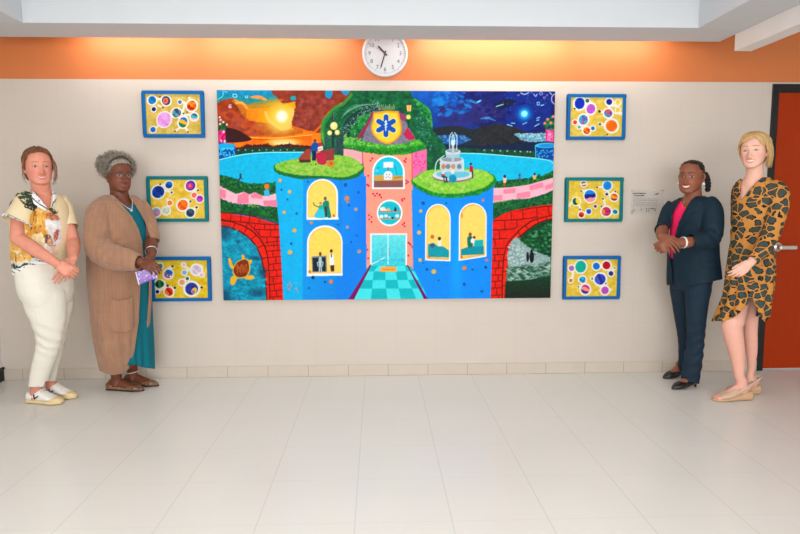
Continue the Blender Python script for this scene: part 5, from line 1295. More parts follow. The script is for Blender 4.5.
    # printed motifs: centre in the photograph's chest, spread along the body's own axes
    motif = [(24, 200, 7, 7, (52, 72, 56)), (33, 206, 9, 5, (38, 52, 44)), (42, 210, 8, 4, (46, 56, 48)), (53, 211, 7, 4, (60, 66, 54)), (36, 222, 9, 12, (226, 166, 62)), (45, 228, 7, 14, (232, 176, 72)), (52, 228, 6, 14, (224, 160, 60)), (34, 236, 8, 9, (214, 148, 58)), (57, 232, 4, 12, (236, 196, 120)),
             (64, 226, 6, 9, (232, 232, 234)), (66, 238, 6, 8, (220, 216, 216)), (63, 218, 5, 3, (190, 110, 80)), (70, 236, 2.5, 5, (180, 90, 80)), (38, 243, 7, 6, (58, 62, 52)), (43, 240, 4, 4, (120, 80, 70)), (50, 250, 6, 6, (50, 70, 58)), (56, 246, 3, 7, (206, 150, 120)), (61, 252, 5, 4, (226, 190, 170)), (28, 252, 9, 8, (240, 230, 216)), (16, 244, 6, 8, (226, 178, 84)), (15, 256, 5, 6, (216, 168, 84)), (37, 258, 6, 4, (70, 92, 80)), (20, 264, 6, 5, (206, 206, 196)), (14, 268, 5, 5, (70, 78, 66)), (46, 258, 5, 4, (240, 228, 208)), (62, 262, 5, 3, (70, 70, 62)), (28, 240, 4, 6, (238, 214, 160))]
    Mo = [(np.array(at(u, v, Yc - .10)), ru * .0076, rv * .0074, c) for u, v, ru, rv, c in motif]
    def print_(co, no):
        col = np.tile(np.array([230, 210, 170.]), (len(co), 1)); q = co - c0; s = q @ lx; z = q[:, 2]; f = q @ fx
        wob = (n3(co, 26, 5) - .5) * .06 + (n3(co, 80, 6) - .5) * .02; w2 = (n3(co, 30, 9) - .5) * .06 + (n3(co, 80, 8) - .5) * .03
        for P, ru, rv, c in Mo:
            p = P - c0; m = ((s + wob - p @ lx) / (ru / .85)) ** 2 + ((z + w2 - p[2]) / rv) ** 2 < 1
            m &= f > -.05; mm = n3(co[m], 130, 11)[:, None]; col[m] = np.array(c) * (1 + (n3(co[m], 60, 12)[:, None] - .5) * .6) * (mm < .60) + np.array([228, 206, 160]) * (mm >= .60)
        m = (n3(co * np.array([1, 1, .25]), 75, 14) > .60) & (col[:, 2] < 110) & (col[:, 0] > 190); col[m] = (170, 104, 46)
        bk = (f < -.05) & (n3(co, 16, 21) > .52); col[bk] = (222, 178, 96); bk = (f < -.05) & (n3(co, 18, 31) > .62); col[bk] = (62, 70, 56)
        return col
    def stripes(axis_p, axis_d, per=.022, lo=.0):
        A, D_ = np.array(axis_p), np.array(axis_d)
        def fn(co, no):
            d = (co - A) @ D_ + lo; col = np.tile(np.array([234, 234, 232.]), (len(co), 1)); q = np.mod(d, per)
            col[q < per * .2] = (34, 38, 46); col[(np.abs(d - per * .8) < per * .5) & (n3(co, 120, 5) > .55)] = (70, 74, 80); return col
        return fn
    base = sh.copy(); slv = []
    for pts, rr in (([at(27, 197, -.71), at(24, 206, -.76), at(20.3, 215.5, -.80), at(15.8, 224, -.825)], [.058, .066, .076, .085]), ([at(58, 200, -.53), at(63.5, 208, -.50), at(66.5, 218, -.52), at(69.5, 229, -.55)], [.056, .058, .057, .060])):
        bm = bmesh.new(); e = sleeve(bm, pts, rr); m = fuse(bm, .005, 4, 'sleeve'); displace(m, lambda co, no: folds(co, no, .004, 14, 7, (1, 1, .6))); cut(m, lambda co, no: ~at_end(co, e)); slv.append(m)
    sbase = slv[0].copy(); cp = at(15.6, 224, -.825); cn = V((-.47, -.15, -.87)).normalized()
    paint(sh, print_); shirt = finish('shirt', sh, M_CLOTH, W, .003)
    for m in slv: paint(m, print_); finish('sleeve', m, M_CLOTH, shirt, .003)
    patch('collar', base, [(27, 180), (34, 189), (41, 199), (48.5, 210), (44, 211.5), (33, 204), (25, 194), (21, 184)], M_CLOTH, shirt, .008, .004, stripes(at(36, 196, -.75), (.72, 0, .69), .024, .024))
    patch('collar', base, [(49, 184), (51.5, 194), (52, 202), (49.5, 209), (54, 207), (56, 198), (53.5, 189)], M_CLOTH, shirt, .008, .004, stripes(at(52, 196, -.7), (.9, 0, -.1), .02, .006))
    patch('cuff', sbase, [(-4, 208), (2, 211), (31, 224.5), (34, 240), (-4, 240)], M_CLOTH, shirt, .006, .004, stripes(cp, cn, .045, .052))
    patch('hem_band', base, [(12, 268), (22, 268), (33, 260.5), (48, 258.5), (48, 268), (36, 270), (24, 278), (12, 278)], M_CLOTH, shirt, .004, .003, stripes(at(30, 266, -.76), (.35, 0, .94), .03, .01))
    # trousers
    bm = bmesh.new()
    loft(bm, [sec(262, 15.5, 70, Yc, .7, .74), sec(272, 15.5, 73, Yc, .75, .74), sec(284, 17, 74.3, Yc, .8, .74), sec(294, 20, 74.3, Yc, .8, .74), sec(303, 26, 72, Yc, .8, .72)])
    legs(bm, NR, -.70, .8, (nh.y + nt.y) / 2 - .005)
    legs(bm, FR, -.565, .8, (fh.y + ft.y) / 2)
    tr = fuse(bm, .005, 6, 'trousers')
    kneeN = np.array(at(44, 342, -.75))
    def tf(co, no):
        d = folds(co, no, .004, 11, 6, (1, 1, .6)) + folds(co, no, .003, 26, 9, (1, 1, 1.6)); r = np.linalg.norm((co - kneeN) * np.array([.8, .6, 1]), axis=1)
        d += .003 * np.sin((co[:, 2] + co[:, 0] * .55) * 80 + 9 * n3(co, 9, 4)) * np.exp(-(r / .14) ** 2)
        return d
    displace(tr, tf)
    cut(tr, lambda co, no: (pix(co)[1] < np.where(co[:, 1] < -.60, 387.3, 381.6)) & (pix(co)[1] > 263))
    paint(tr, lambda co, no: np.tile(np.array([229, 223, 209.]), (len(co), 1)) + ((n3(co, 40, 2) - .5) * 10)[:, None])
    tr2 = tr.copy(); trs = finish('trousers', tr, M_CLOTH, W, .003)
    if 'Col' in tr2.color_attributes: pass
    patch('pocket', tr2, [(22, 283), (30, 285), (31, 290), (24, 288)], M_CLOTH, trs, .001, .001, lambda co, no: np.tile(np.array([226, 216, 194.]), (len(co), 1))) if False else None
    # sneakers
    MW = leather('white leather', (238, 234, 226)); MG = mat('pale gum rubber', (226, 200, 152), .6, .06, 50, .1)
    for h, t, side in ((nh, nt, -1), (fh, ft, -1)):
        s = link('sneaker', None, None, W); s.location = h - W.location; d = (t - h); L = d.length; d.normalize(); n = V((0, 0, 1)).cross(d)
        def fit(nm, bm, m, par, **k): return ch(nm, bm, m, par, **k)
        fit('sole', shoe_shell(h, t, [(-.02, .018, .003, .028, 0), (.02, .032, .001, .030, 0), (.2, .038, .0, .030, 0), (.45, .037, .0, .027, 0), (.72, .047, .0, .028, 0), (.9, .040, .001, .034, 0), (1.0, .024, .004, .036, 0), (1.03, .008, .010, .03, 0)]), MG, s, smooth=True)
        up = shoe_shell(h, t, [(.0, .018, .022, .060, 0), (.03, .029, .02, .074, 0), (.14, .034, .02, .072, 0), (.28, .035, .02, .080, 0), (.40, .036, .02, .092, 0), (.52, .039, .02, .078, 0), (.70, .043, .02, .058, 0), (.85, .037, .02, .048, 0), (.95, .024, .022, .040, 0)])
        upo = fit('upper', up, MW, s, smooth=True)
        bm = bmesh.new(); strands(bm, [[h + d * L * (.74 + .12 * math.cos(q)) + n * .040 * math.sin(q) + V((0, 0, .052 - .006 * abs(math.sin(q)))) for q in np.linspace(-1.5, 1.5, 9)]], .0035, taper=1); fit('toe_cap', shoe_shell(h, t, [(.76, .044, .02, .048, 0), (.86, .039, .02, .0485, 0), (.95, .026, .022, .042, 0), (1.005, .010, .026, .036, 0)]), MG, s, smooth=True); bm.free()
        bm = bmesh.new()
        for k in range(5):
            q = .42 + .065 * k; zt = np.interp(q, [.4, .52, .7], [.094, .080, .060])
            strands(bm, [[h + d * L * (q + .012 * (-1) ** k) + n * .022 + V((0, 0, zt - .006)), h + d * L * q + V((0, 0, zt + .003)), h + d * L * (q - .012 * (-1) ** k) - n * .022 + V((0, 0, zt - .006))]], .0032, taper=1)
        fit('laces', bm, MW, s, smooth=True)
        # dark V-shaped mark stitched on the outer side
        bm = bmesh.new()
        def mark(q, z):
            hw = np.interp(q, [.14, .28, .40, .52, .70], [.034, .035, .036, .039, .043]); zt = np.interp(q, [.14, .28, .40, .52, .7], [.072, .08, .092, .078, .058])
            zz = (z - (.02 + zt) / 2) / ((zt - .02) / 2); return h + d * L * q - n * (hw * (1 - min(.98, abs(zz)) ** 2.6) ** (1 / 2.6) + .002) + V((0, 0, z))
        strands(bm, [[mark(.30 + .02 * k / 4, .066 - .026 * k / 4) for k in range(5)], [mark(.32 + .12 * k / 4, .038 + .020 * k / 4) for k in range(5)]], .0050, taper=.8)
        mk = fit('side_mark', bm, M_BLACK, upo, smooth=True)
    # hair
    rnd = random.Random(11)
    def keep(x, y, z):
        line = np.where(y > .0, .088 - .25 * np.abs(x) - 2.2 * np.maximum(0, np.abs(x) - .056), -.2)
        return (z > line) & ((y < .025) | (z > .035)) & (z > -.10 + .3 * np.abs(x)) & ((np.abs(x) > .02) | (z > -.09)) & ((y < -.0) | (z > .0))
    hm = head_hair_shell(HM, keep, lambda x, y, z: .004 + .004 * np.clip(z / .1, 0, 1) + .003 * np.sin(np.arctan2(x, -y) * 26 + 40 * z))
    hm.transform(HM)
    bm = bmesh.new(); bm.from_mesh(hm); paths = []
    for k in range(150):      # strands combed from the parting down the sides
        sx = rnd.choice((-1, 1)); y0 = rnd.uniform(-.06, .050)
        p = [(sx * .008, y0, .114 + rnd.uniform(0, .010) - max(0, y0 - .02) * .45), (sx * .046, y0 + rnd.uniform(-.01, .012), .098 + rnd.uniform(0, .008) - max(0, y0 - .03) * .35), (sx * rnd.uniform(.068, .077), y0 * .8 + rnd.uniform(-.012, .002), .060), (sx * rnd.uniform(.073, .082), y0 * .5 - .006, .02), (sx * rnd.uniform(.068, .080), y0 * .3 - .018, -.03), (sx * rnd.uniform(.045, .072), y0 * .3 - .03, rnd.uniform(-.085, -.04))]
        paths.append([HM @ V(q) for q in p])
    strands(bm, paths, .0048, taper=.35); paths = []
    for k in range(16):       # loose wisps beside the face
        sx = rnd.choice((-1, 1, 1)); x = rnd.uniform(.072, .092)
        paths.append([HM @ V(q) for q in ((sx * .07, .03, .06), (sx * x, .035, .02), (sx * (x + .006), .03, -.03), (sx * (x + rnd.uniform(-.004, .01)), .025, -.075), (sx * (x + rnd.uniform(-.02, .01)), .02, rnd.uniform(-.115, -.07)))])
    strands(bm, paths, .0026, taper=.3)
    me = bpy.data.meshes.new('hair'); bm.to_mesh(me); bm.free()
    def hc(co, no):
        n = n3(co * np.array([3, 3, .6]), 60, 2)[:, None]; L = local(HM, co); t = np.clip((-L[:, 2] + .02) / .14, 0, 1)[:, None]
        c = np.array([84, 50, 32.]) * (1 - n) + np.array([150, 98, 60.]) * n; return c * (1 - .25 * t) + np.array([196, 154, 104.]) * .25 * t
    paint(me, hc); finish('hair', me, M_HAIR, W)
    bm = bmesh.new(); bmesh.ops.create_circle(bm, segments=20, radius=.0095); bm.free()
    bm = bmesh.new(); p = at(63.5, 279.5, -.915); strands(bm, [[p + V((math.cos(q) * .0092, math.sin(q) * .006, math.sin(q) * .004)) for q in np.linspace(0, 2 * PI, 15)]], .0017, taper=1); finish_bm('ring', bm, mat('silver ring', (200, 200, 200), .3, .02, 20, metal=1), W)
def finish_bm(nm, bm, m, par): return ch(nm, bm, m, par, smooth=True)
woman_shirt()
# ---------------------------------------------------------------- woman in the long cardigan
def knit(name):
    t = NT(name); a = t.n('ShaderNodeAttribute'); a.attribute_name = 'Col'; t.l(a.outputs['Color'], t.b.inputs['Base Color'])
    t.b.inputs['Roughness'].default_value = .9; t.b.inputs['Specular IOR Level'].default_value = .1; t.b.inputs['Sheen Weight'].default_value = .25
    w = t.n('ShaderNodeTexWave'); w.wave_type = 'BANDS'; w.bands_direction = 'Z'; w.inputs['Scale'].default_value = 34; w.inputs['Distortion'].default_value = 2.5; w.inputs['Detail'].default_value = 2; w.inputs['Detail Scale'].default_value = 5
    t.l(t.coord(), w.inputs['Vector']); t.bump(t.math('ADD', w.outputs['Fac'], t.math('MULTIPLY', t.noise(240, 2), .6)), .5, .006); return t.m
def woman_cardigan():
    Yc, a = -.335, .60
    W = person('woman with grey curly hair in a long tan cardigan over a teal dress', 122, 389)
    hp = at(118.6, 174.8, -.345); HM = head_mat(hp, acam(hp) + .42, .06, .0, 1.0)
    tor = [sec(190, 113, 131, -.335, a, .9), sec(195, 106, 134, -.335, a, .75), sec(199, 97, 140, Yc, a, .62), sec(206, 90.5, 145, Yc, a, .66), sec(218, 88.5, 149, Yc, a, .74), sec(232, 88, 150.5, Yc, a, .78), sec(248, 88, 151, Yc, a, .80), sec(265, 88, 151.5, Yc, a, .80),
           sec(283, 88.8, 151.5, Yc, a, .80), sec(303, 90.5, 151.5, Yc, a, .80), sec(323, 92.3, 150, Yc, a, .8), sec(343, 95, 146.5, Yc, a, .8), sec(358, 97.5, 141, Yc, a, .8), sec(374, 101, 133, Yc, a, .8)]
    A = acam(at(120, 240, Yc)) + a; fx = np.array([math.sin(A), -math.cos(A), 0]); lx = np.array([math.cos(A), math.sin(A), 0])
    nsh, nel, nwr = at(98, 207, -.49), at(100, 250, -.56), at(141.5, 262.5, -.645)
    fsh, fel, fwr = at(140, 208, -.24), at(151, 240, -.27), at(151.5, 256, -.49)
    bm = bmesh.new(); add_head(bm, HM, jaw=1.08, cheek=.002, nose=1.1)
    tube(bm, [HM @ V((0, -.025, -.03)), at(119, 190, -.335), at(119.5, 197, -.335), at(120, 206, -.335)], [.056, .058, .062, .08], seg=24)
    shr = lambda S, d: [[x, y, z, h - d, f - d, b - d, q] for x, y, z, h, f, b, q in S]
    loft(bm, shr(tor[:10], .028))
    for sh, el, wr in ((nsh, nel, nwr), (fsh, fel, fwr)):
        tube(bm, [sh, sh.lerp(el, .5), el], [.034, .040, .042]); tube(bm, [el, el.lerp(wr, .35), el.lerp(wr, .75), wr], [.042, .044, .034, .028])
    add_hand(bm, nwr, at(152, 267, -.69) - nwr, (.35, -1, .55), -1, curl=(.7, .75, .8, .85), thumb=(.35, .6), s=.92, spread=.02)
    add_hand(bm, fwr, at(147, 268.5, -.545) - fwr, (.7, -.75, .3), 1, curl=(.55, .6, .6, .6), thumb=(.5, .4), s=.92, spread=.02)
    nh, nt, fh, ft = gnd(107.5, 389.5), gnd(143, 391.2), gnd(124, 384.6), gnd(157.8, 386.3)
    for hip, h, t in ((at(114, 300, -.40), nh, nt), (at(124, 300, -.29), fh, ft)):
        an = ankle(h, t, .09, .27); kn = hip.lerp(an, .5)
        tube(bm, [hip, kn, kn.lerp(an, .35), kn.lerp(an, .8), an, an - V((0, 0, .05))], [.075, .052, .056, .040, .036, .038])
        add_foot(bm, h + (t - h) * .05 + V((0, 0, .012)), t - (t - h) * .06 + V((0, 0, .010)), h=.066, w=.040)
    body = fuse(bm, .0026, 3, 'body')
    def skin(co, no):
        col = np.tile(np.array([114, 64, 44.]), (len(co), 1)); col += ((n3(co, 55, 3) - .5) * 22)[:, None]
        L = local(HM, co); hd = (L[:, 2] > -.14) & (np.abs(L[:, 0]) < .12) & (np.abs(L[:, 1]) < .15)
        c2 = col[hd]; face_paint(L[hd], c2, None, (150, 80, 74), (66, 44, 36), (30, 20, 18), smile=.1, open_=.0036, lid=(58, 34, 26), white=(160, 144, 132), blush=(158, 84, 58), bl=.45); col[hd] = c2
        return col
    paint(body, skin); finish('body', body, SKIN, W)
    # teal dress
    bm = bmesh.new()
    loft(bm, shr(tor[2:9], .016) + [sec(303, 98, 152, Yc + .02, a, .7), sec(323, 106, 153, Yc + .04, a, .66), sec(343, 113, 153.8, Yc + .05, a, .66), sec(358, 117, 154.2, Yc + .05, a, .66), sec(372, 120, 154.6, Yc + .05, a, .66)])
    dr = fuse(bm, .005, 4, 'dress')
    c0 = np.array(at(120, 240, Yc))
    def dfold(co, no):
        q = co - c0; ang = np.arctan2(q @ lx, q @ fx); k = np.clip((.62 - co[:, 2]) / .5, 0, 1)
        return .007 * k * np.sin(ang * 15 + 2.0 * n3(co, 5, 3)) + folds(co, no, .003, 14, 5, (1, 1, .4))
    displace(dr, dfold)
    neck = [(104, 180), (110, 194), (118, 202), (127, 207), (133, 204), (135, 196), (134, 184)]
    cut(dr, lambda co, no: (pix(co)[1] < ip(pix(co)[0], [(100, 372), (134, 364.5), (142, 367.5), (156, 369.5)])) & ~(inpoly(*pix(co), neck) & facing(co, no)) & (pix(co)[1] > 196))
    paint(dr, lambda co, no: np.tile(np.array([4, 104, 118.]), (len(co), 1)) * (1 + (n3(co, 30, 4)[:, None] - .5) * .15))
    finish('dress', dr, M_CLOTH, W, .003)
    # cardigan
    bm = bmesh.new(); loft(bm, tor[1:])
    e1 = sleeve(bm, [at(103, 204, -.45), at(98.5, 213, -.49), at(97.3, 230, -.535), at(98.8, 247, -.565), at(110, 256, -.595), at(127, 260, -.62), at(141, 262.7, -.642)], [.056, .076, .081, .086, .086, .074, .046], seg=28)
    e2 = sleeve(bm, [at(138, 204, -.25), at(144, 214, -.22), at(148.5, 228, -.235), at(151.5, 243, -.29)], [.056, .064, .064, .056])
    cg = fuse(bm, .005, 14, 'cardigan')
    el = np.array(at(104, 250, -.62))
    def cf(co, no):
        r = np.linalg.norm(co - el, axis=1)
        d = folds(co, no, .005, 9, 4, (1, 1, .45)) + .005 * np.sin((co[:, 0] - co[:, 2] * .9) * 70 + 5 * n3(co, 7, 2)) * np.exp(-(r / .14) ** 2)
        q = co - c0; k = np.clip((.9 - co[:, 2]) / .5, 0, 1); return d + .004 * k * np.sin(np.arctan2(q @ lx, q @ fx) * 13 + 2 * n3(co, 4, 7))
    displace(cg, cf)
    near_e = [(186, 111), (196, 114.4), (206, 123), (216, 131.5), (227, 138), (245, 143), (258, 143.7), (283, 140.8), (322, 139), (350, 135), (374, 128)]
    far_e = [(186, 126), (196, 129), (206, 136), (216, 142.5), (226, 147.2), (240, 150.2), (258, 150.3), (300, 149.2), (340, 146), (374, 150)]
    def keep(co, no):
        u, v = pix(co); q = co - c0; k = (v > 187) & (v < ip(u, [(95, 369), (104, 373), (112, 375.5), (122, 374), (131, 368), (150, 350)]))
        op = (u > ip(v, near_e)) & ((q @ fx) > -.02) & ((u < ip(v, far_e)) | (v > 330)) & (np.abs(q @ lx) < .17)
        arm = seg_dist(co, at(98.5, 247, -.565), at(141.5, 263, -.61))[0] < .092
        k &= ~(op & ~arm & ((v < 240) | ~arm))
        return k & ~at_end(co, e1, .008) & ~at_end(co, e2)
    cut(cg, keep, 10)
    kc = lambda co, no: np.tile(np.array([166, 124, 97.]), (len(co), 1)) * (1 + (n3(co * np.array([1, 1, .4]), 45, 4)[:, None] - .5) * .22 + np.sin((np.arctan2((co - c0) @ lx, (co - c0) @ fx) * .17) * 330  )[:, None] * .02)
    base = cg.copy(); paint(cg, kc); MK = knit('tan knit wool'); car = finish('cardigan', cg, MK, W, .007)
    patch('pocket', base, [(110.5, 296), (114, 299), (121, 300), (128, 298), (131.5, 294), (131.5, 329), (122, 333), (111, 330)], MK, car, .016, .010, kc)
    nb = [(u_ - 5.0, v_) for v_, u_ in near_e if v_ > 195] ; nf = [(u_ + 2, v_) for v_, u_ in near_e if v_ > 195][::-1]
    patch('front_band', base, nb[:5] + nf[-5:], MK, car, .005, .005, kc)
    # flats
    MS = None; t = NT('snakeskin print leather'); vo = t.n('ShaderNodeTexVoronoi'); vo.inputs['Scale'].default_value = 95; t.l(t.coord(), vo.inputs['Vector'])
    t.l(t.mix(t.math('MULTIPLY', vo.outputs['Distance'], 1.3), s2l((178, 138, 104)), s2l((86, 58, 40))), t.b.inputs['Base Color']); t.b.inputs['Roughness'].default_value = .4; MS = t.m
    MD = leather('dark sole', (70, 48, 36))
    for h, t in ((nh, nt), (fh, ft)):
        s = link('flat_shoe', None, None, W); s.location = h - W.location
        ch('sole', shoe_shell(h, t, [(-.02, .014, .001, .010, 0), (.03, .028, .0, .012, 0), (.25, .032, .0, .012, 0), (.5, .035, .0, .012, 0), (.75, .042, .0, .012, 0), (.92, .030, .0, .012, 0), (1.02, .010, .001, .011, 0)]), MD, s, smooth=True)
        up = shoe_shell(h, t, [(-.01, .016, .008, .050, 0), (.03, .030, .008, .054, 0), (.15, .036, .008, .046, 0), (.35, .037, .008, .036, 0), (.55, .041, .008, .034, 0), (.70, .046, .008, .042, 0), (.85, .041, .008, .040, 0), (.96, .024, .008, .028, 0), (1.01, .010, .009, .020, 0)])
        ch('upper', up, MS, s, smooth=True)
    # hair: a soft grey cloud of curls around the skull, drawn back smooth at the hairline
    rnd = random.Random(21)
    keep = lambda x, y, z: (z > np.where(y > .02, .078 - .55 * np.maximum(0, np.abs(x) - .03) - 1.6 * np.maximum(0, np.abs(x) - .058), -.055 + np.clip((y + .02) * 2.5, 0, .09))) & ((y < .05) | (z > .03))
    hm = head_hair_shell(HM, keep, lambda x, y, z: .006 + .002 * np.sin(np.arctan2(x, z) * 30))
    P = head_points(); hm.transform(HM); bm = bmesh.new(); bm.from_mesh(hm)
    # cloud body
    def cloud(th, ph):
        d = V((math.cos(ph) * math.cos(th), math.cos(ph) * math.sin(th), math.sin(ph)))
        return V((d.x * .112 + .004, d.y * .094 - .044, d.z * .088 + .054))
    g = [[HM @ (cloud(2 * PI * k / 40, -PI / 2 + .05 + (PI - .1) * i / 24) + V((noise.noise(V((k * .9, i * .7, 3))), noise.noise(V((k * .8, i * .9, 7))), noise.noise(V((k * .7, i * .8, 11))))) * .012) for k in range(40)] for i in range(25)]
    for r in g: pass
    rings(bm, g)
    paths = []
    for k in range(900):
        th, ph = rnd.uniform(0, 2 * PI), math.asin(rnd.uniform(-.75, 1)); p = cloud(th, ph) * rnd.uniform(.93, 1.03)
        d = (p - V((0, -.05, .05))).normalized(); q = V((rnd.gauss(0, 1), rnd.gauss(0, 1), rnd.gauss(0, 1))).normalized(); r = rnd.uniform(.006, .012); e = d.cross(q).normalized()
        pts = [p + d * (.004 + .022 * t) * rnd.uniform(.8, 1.1) + q * r * math.cos(6 * t) + e * r * math.sin(6 * t) for t in (0, .2, .4, .6, .8, 1)]
        paths.append([HM @ v for v in pts])
    strands(bm, paths, .0016, seg=4, sub=2, taper=.3)
    me = bpy.data.meshes.new('hair'); bm.to_mesh(me); bm.free()
    paint(me, lambda co, no: np.array([118, 110, 98.]) + (n3(co, 80, 2)[:, None] - .3) * np.array([130, 126, 116.])); finish('hair', me, M_HAIR, W)
    bm = bmesh.new(); hb = [(sx, y, z) for sx, y, z in ((-.086, -.01, .005), (-.084, .012, .04), (-.068, .032, .085), (-.036, .045, .112), (0, .05, .122), (.036, .045, .112), (.068, .032, .085), (.084, .012, .04), (.086, -.01, .005))]
    tube(bm, [HM @ V(p) for p in hb], [(.004, .008)] * 9, ref=HM.to_3x3() @ V((1, 0, 0)), seg=8); ch('headband', bm, mat('dark grey band', (58, 52, 48), .6), W, smooth=True)
    # glasses, necklace, bracelet, anklet
    gl = link('glasses', None, None, W); gl.location = hp - W.location; MM_ = mat('dark metal', (90, 70, 60), .3, .05, 20, metal=.8)
    t = NT('spectacle lens'); tr = t.n('ShaderNodeBsdfTransparent'); mx = t.n('ShaderNodeMixShader'); mx.inputs[0].default_value = .05; t.b.inputs['Roughness'].default_value = .25; t.l(tr.outputs[0], mx.inputs[1]); t.l(t.b.outputs[0], mx.inputs[2]); t.l(mx.outputs[0], t.t.nodes['Material Output'].inputs['Surface']); ML = t.m
    for sx in (-1, 1):
        ring = [V((sx * .032 + .0235 * math.cos(q), .094 - .004 * abs(math.cos(q)), -.004 + .0175 * math.sin(q))) for q in np.linspace(0, 2 * PI, 25)]
        bm = bmesh.new(); strands(bm, [[HM @ p for p in ring], [HM @ V((sx * .0555, .09, .002)), HM @ V((sx * .078, .05, .004)), HM @ V((sx * .084, -.01, .002))]], .0012, taper=1); ch('rim', bm, MM_, gl, smooth=True)
        bm = bmesh.new(); bm.faces.new([bm.verts.new(HM @ p) for p in ring[:-1]]); ch('lens', bm, ML, gl)
    bm = bmesh.new(); strands(bm, [[HM @ V((-.0095, .094, .002)), HM @ V((0, .100, .005)), HM @ V((.0095, .094, .002))]], .0012, taper=1); ch('bridge', bm, MM_, gl, smooth=True)
    MSI = mat('silver chain', (206, 208, 212), .3, .05, 50, metal=.9)
    bm = bmesh.new(); strands(bm, [[at(u_, v_, y_) for u_, v_, y_ in ((114, 196, -.44), (119, 201.5, -.49), (125, 206, -.515), (131.4, 209.5, -.515), (132.2, 204, -.50), (132, 198, -.455))]], .0028, taper=1)
    nk = ch('necklace', bm, MSI, W, smooth=True); bm = bmesh.new(); bmesh.ops.create_icosphere(bm, subdivisions=2, radius=.009); bmesh.ops.translate(bm, verts=bm.verts, vec=at(131.4, 210.5, -.52)); ch('pendant', bm, MSI, nk, smooth=True)
    bm = bmesh.new(); p = fel.lerp(fwr, .72); d = (fwr - fel).normalized(); x = d.orthogonal().normalized(); y = d.cross(x); strands(bm, [[p + x * .038 * math.cos(q) + y * .038 * math.sin(q) for q in np.linspace(0, 2 * PI, 19)]], .004, taper=1); ch('bracelet', bm, MSI, W, smooth=True)
    bm = bmesh.new(); p = ankle(fh, ft, .10, .29); strands(bm, [[p + V((.042 * math.cos(q), .042 * math.sin(q), .008 * math.cos(q))) for q in np.linspace(0, 2 * PI, 19)]], .004, taper=1); ch('anklet', bm, mat('pale cord', (232, 214, 196), .6), W, smooth=True)
    # the purple pouch she holds
    c = [at(135.7, 272, -.622), at(156.3, 265.5, -.595), at(158, 278, -.598), at(139, 284.8, -.625)]
    P_ = thing('gift_pouch', 'shiny purple pouch with white seams held in both hands of the cardigan wearer', 'pouch', tuple((c[0] + c[1] + c[2] + c[3]) / 4))
    def pillow(u0, u1, th, n=14):
        bm = bmesh.new(); nrm = (c[1] - c[0]).cross(c[3] - c[0]).normalized(); G = {}
        for s_ in (1, -1):
            for i in range(n + 1):
                for j in range(n + 1):
                    u = u0 + (u1 - u0) * i / n; v = j / n; b = (max(0, math.sin(PI * u)) * max(0, math.sin(PI * v))) ** .6
                    p = (c[0] * (1 - u) + c[1] * u) * (1 - v) + (c[3] * (1 - u) + c[2] * u) * v
                    G[s_, i, j] = bm.verts.new(p + nrm * s_ * (.0015 + th * b + .0022 * noise.noise(p * 60) * b))
        for s_ in (1, -1):
            for i in range(n):
                for j in range(n): bm.faces.new((G[s_, i, j], G[s_, i + 1, j], G[s_, i + 1, j + 1], G[s_, i, j + 1]))
        for i in range(n):
            for q in (0, n): bm.faces.new((G[1, i, q], G[1, i + 1, q], G[-1, i + 1, q], G[-1, i, q])); bm.faces.new((G[1, q, i], G[1, q, i + 1], G[-1, q, i + 1], G[-1, q, i]))
        return bm
    t = NT('purple foil print'); f = t.noise(45, 2); r_ = t.n('ShaderNodeMapRange'); r_.inputs['From Min'].default_value = .56; r_.inputs['From Max'].default_value = .6; t.l(f, r_.inputs['Value'])
    t.l(t.mix(r_.outputs[0], s2l((134, 96, 184)), s2l((196, 170, 220))), t.b.inputs['Base Color']); t.b.inputs['Roughness'].default_value = .25
    ch('bag', pillow(.0, 1.0, .004), t.m, P_, smooth=True)
    MWs = mat('white seam tape', (238, 232, 240), .4)
    for q in (.02, .95):
        bm = bmesh.new(); strands(bm, [[(c[0] * (1 - q) + c[1] * q) * (1 - v) + (c[3] * (1 - q) + c[2] * q) * v + V((0, -.004, 0)) for v in (0, .33, .66, 1)]], .0042, taper=1); ch('seam', bm, MWs, P_, smooth=True)
woman_cardigan()
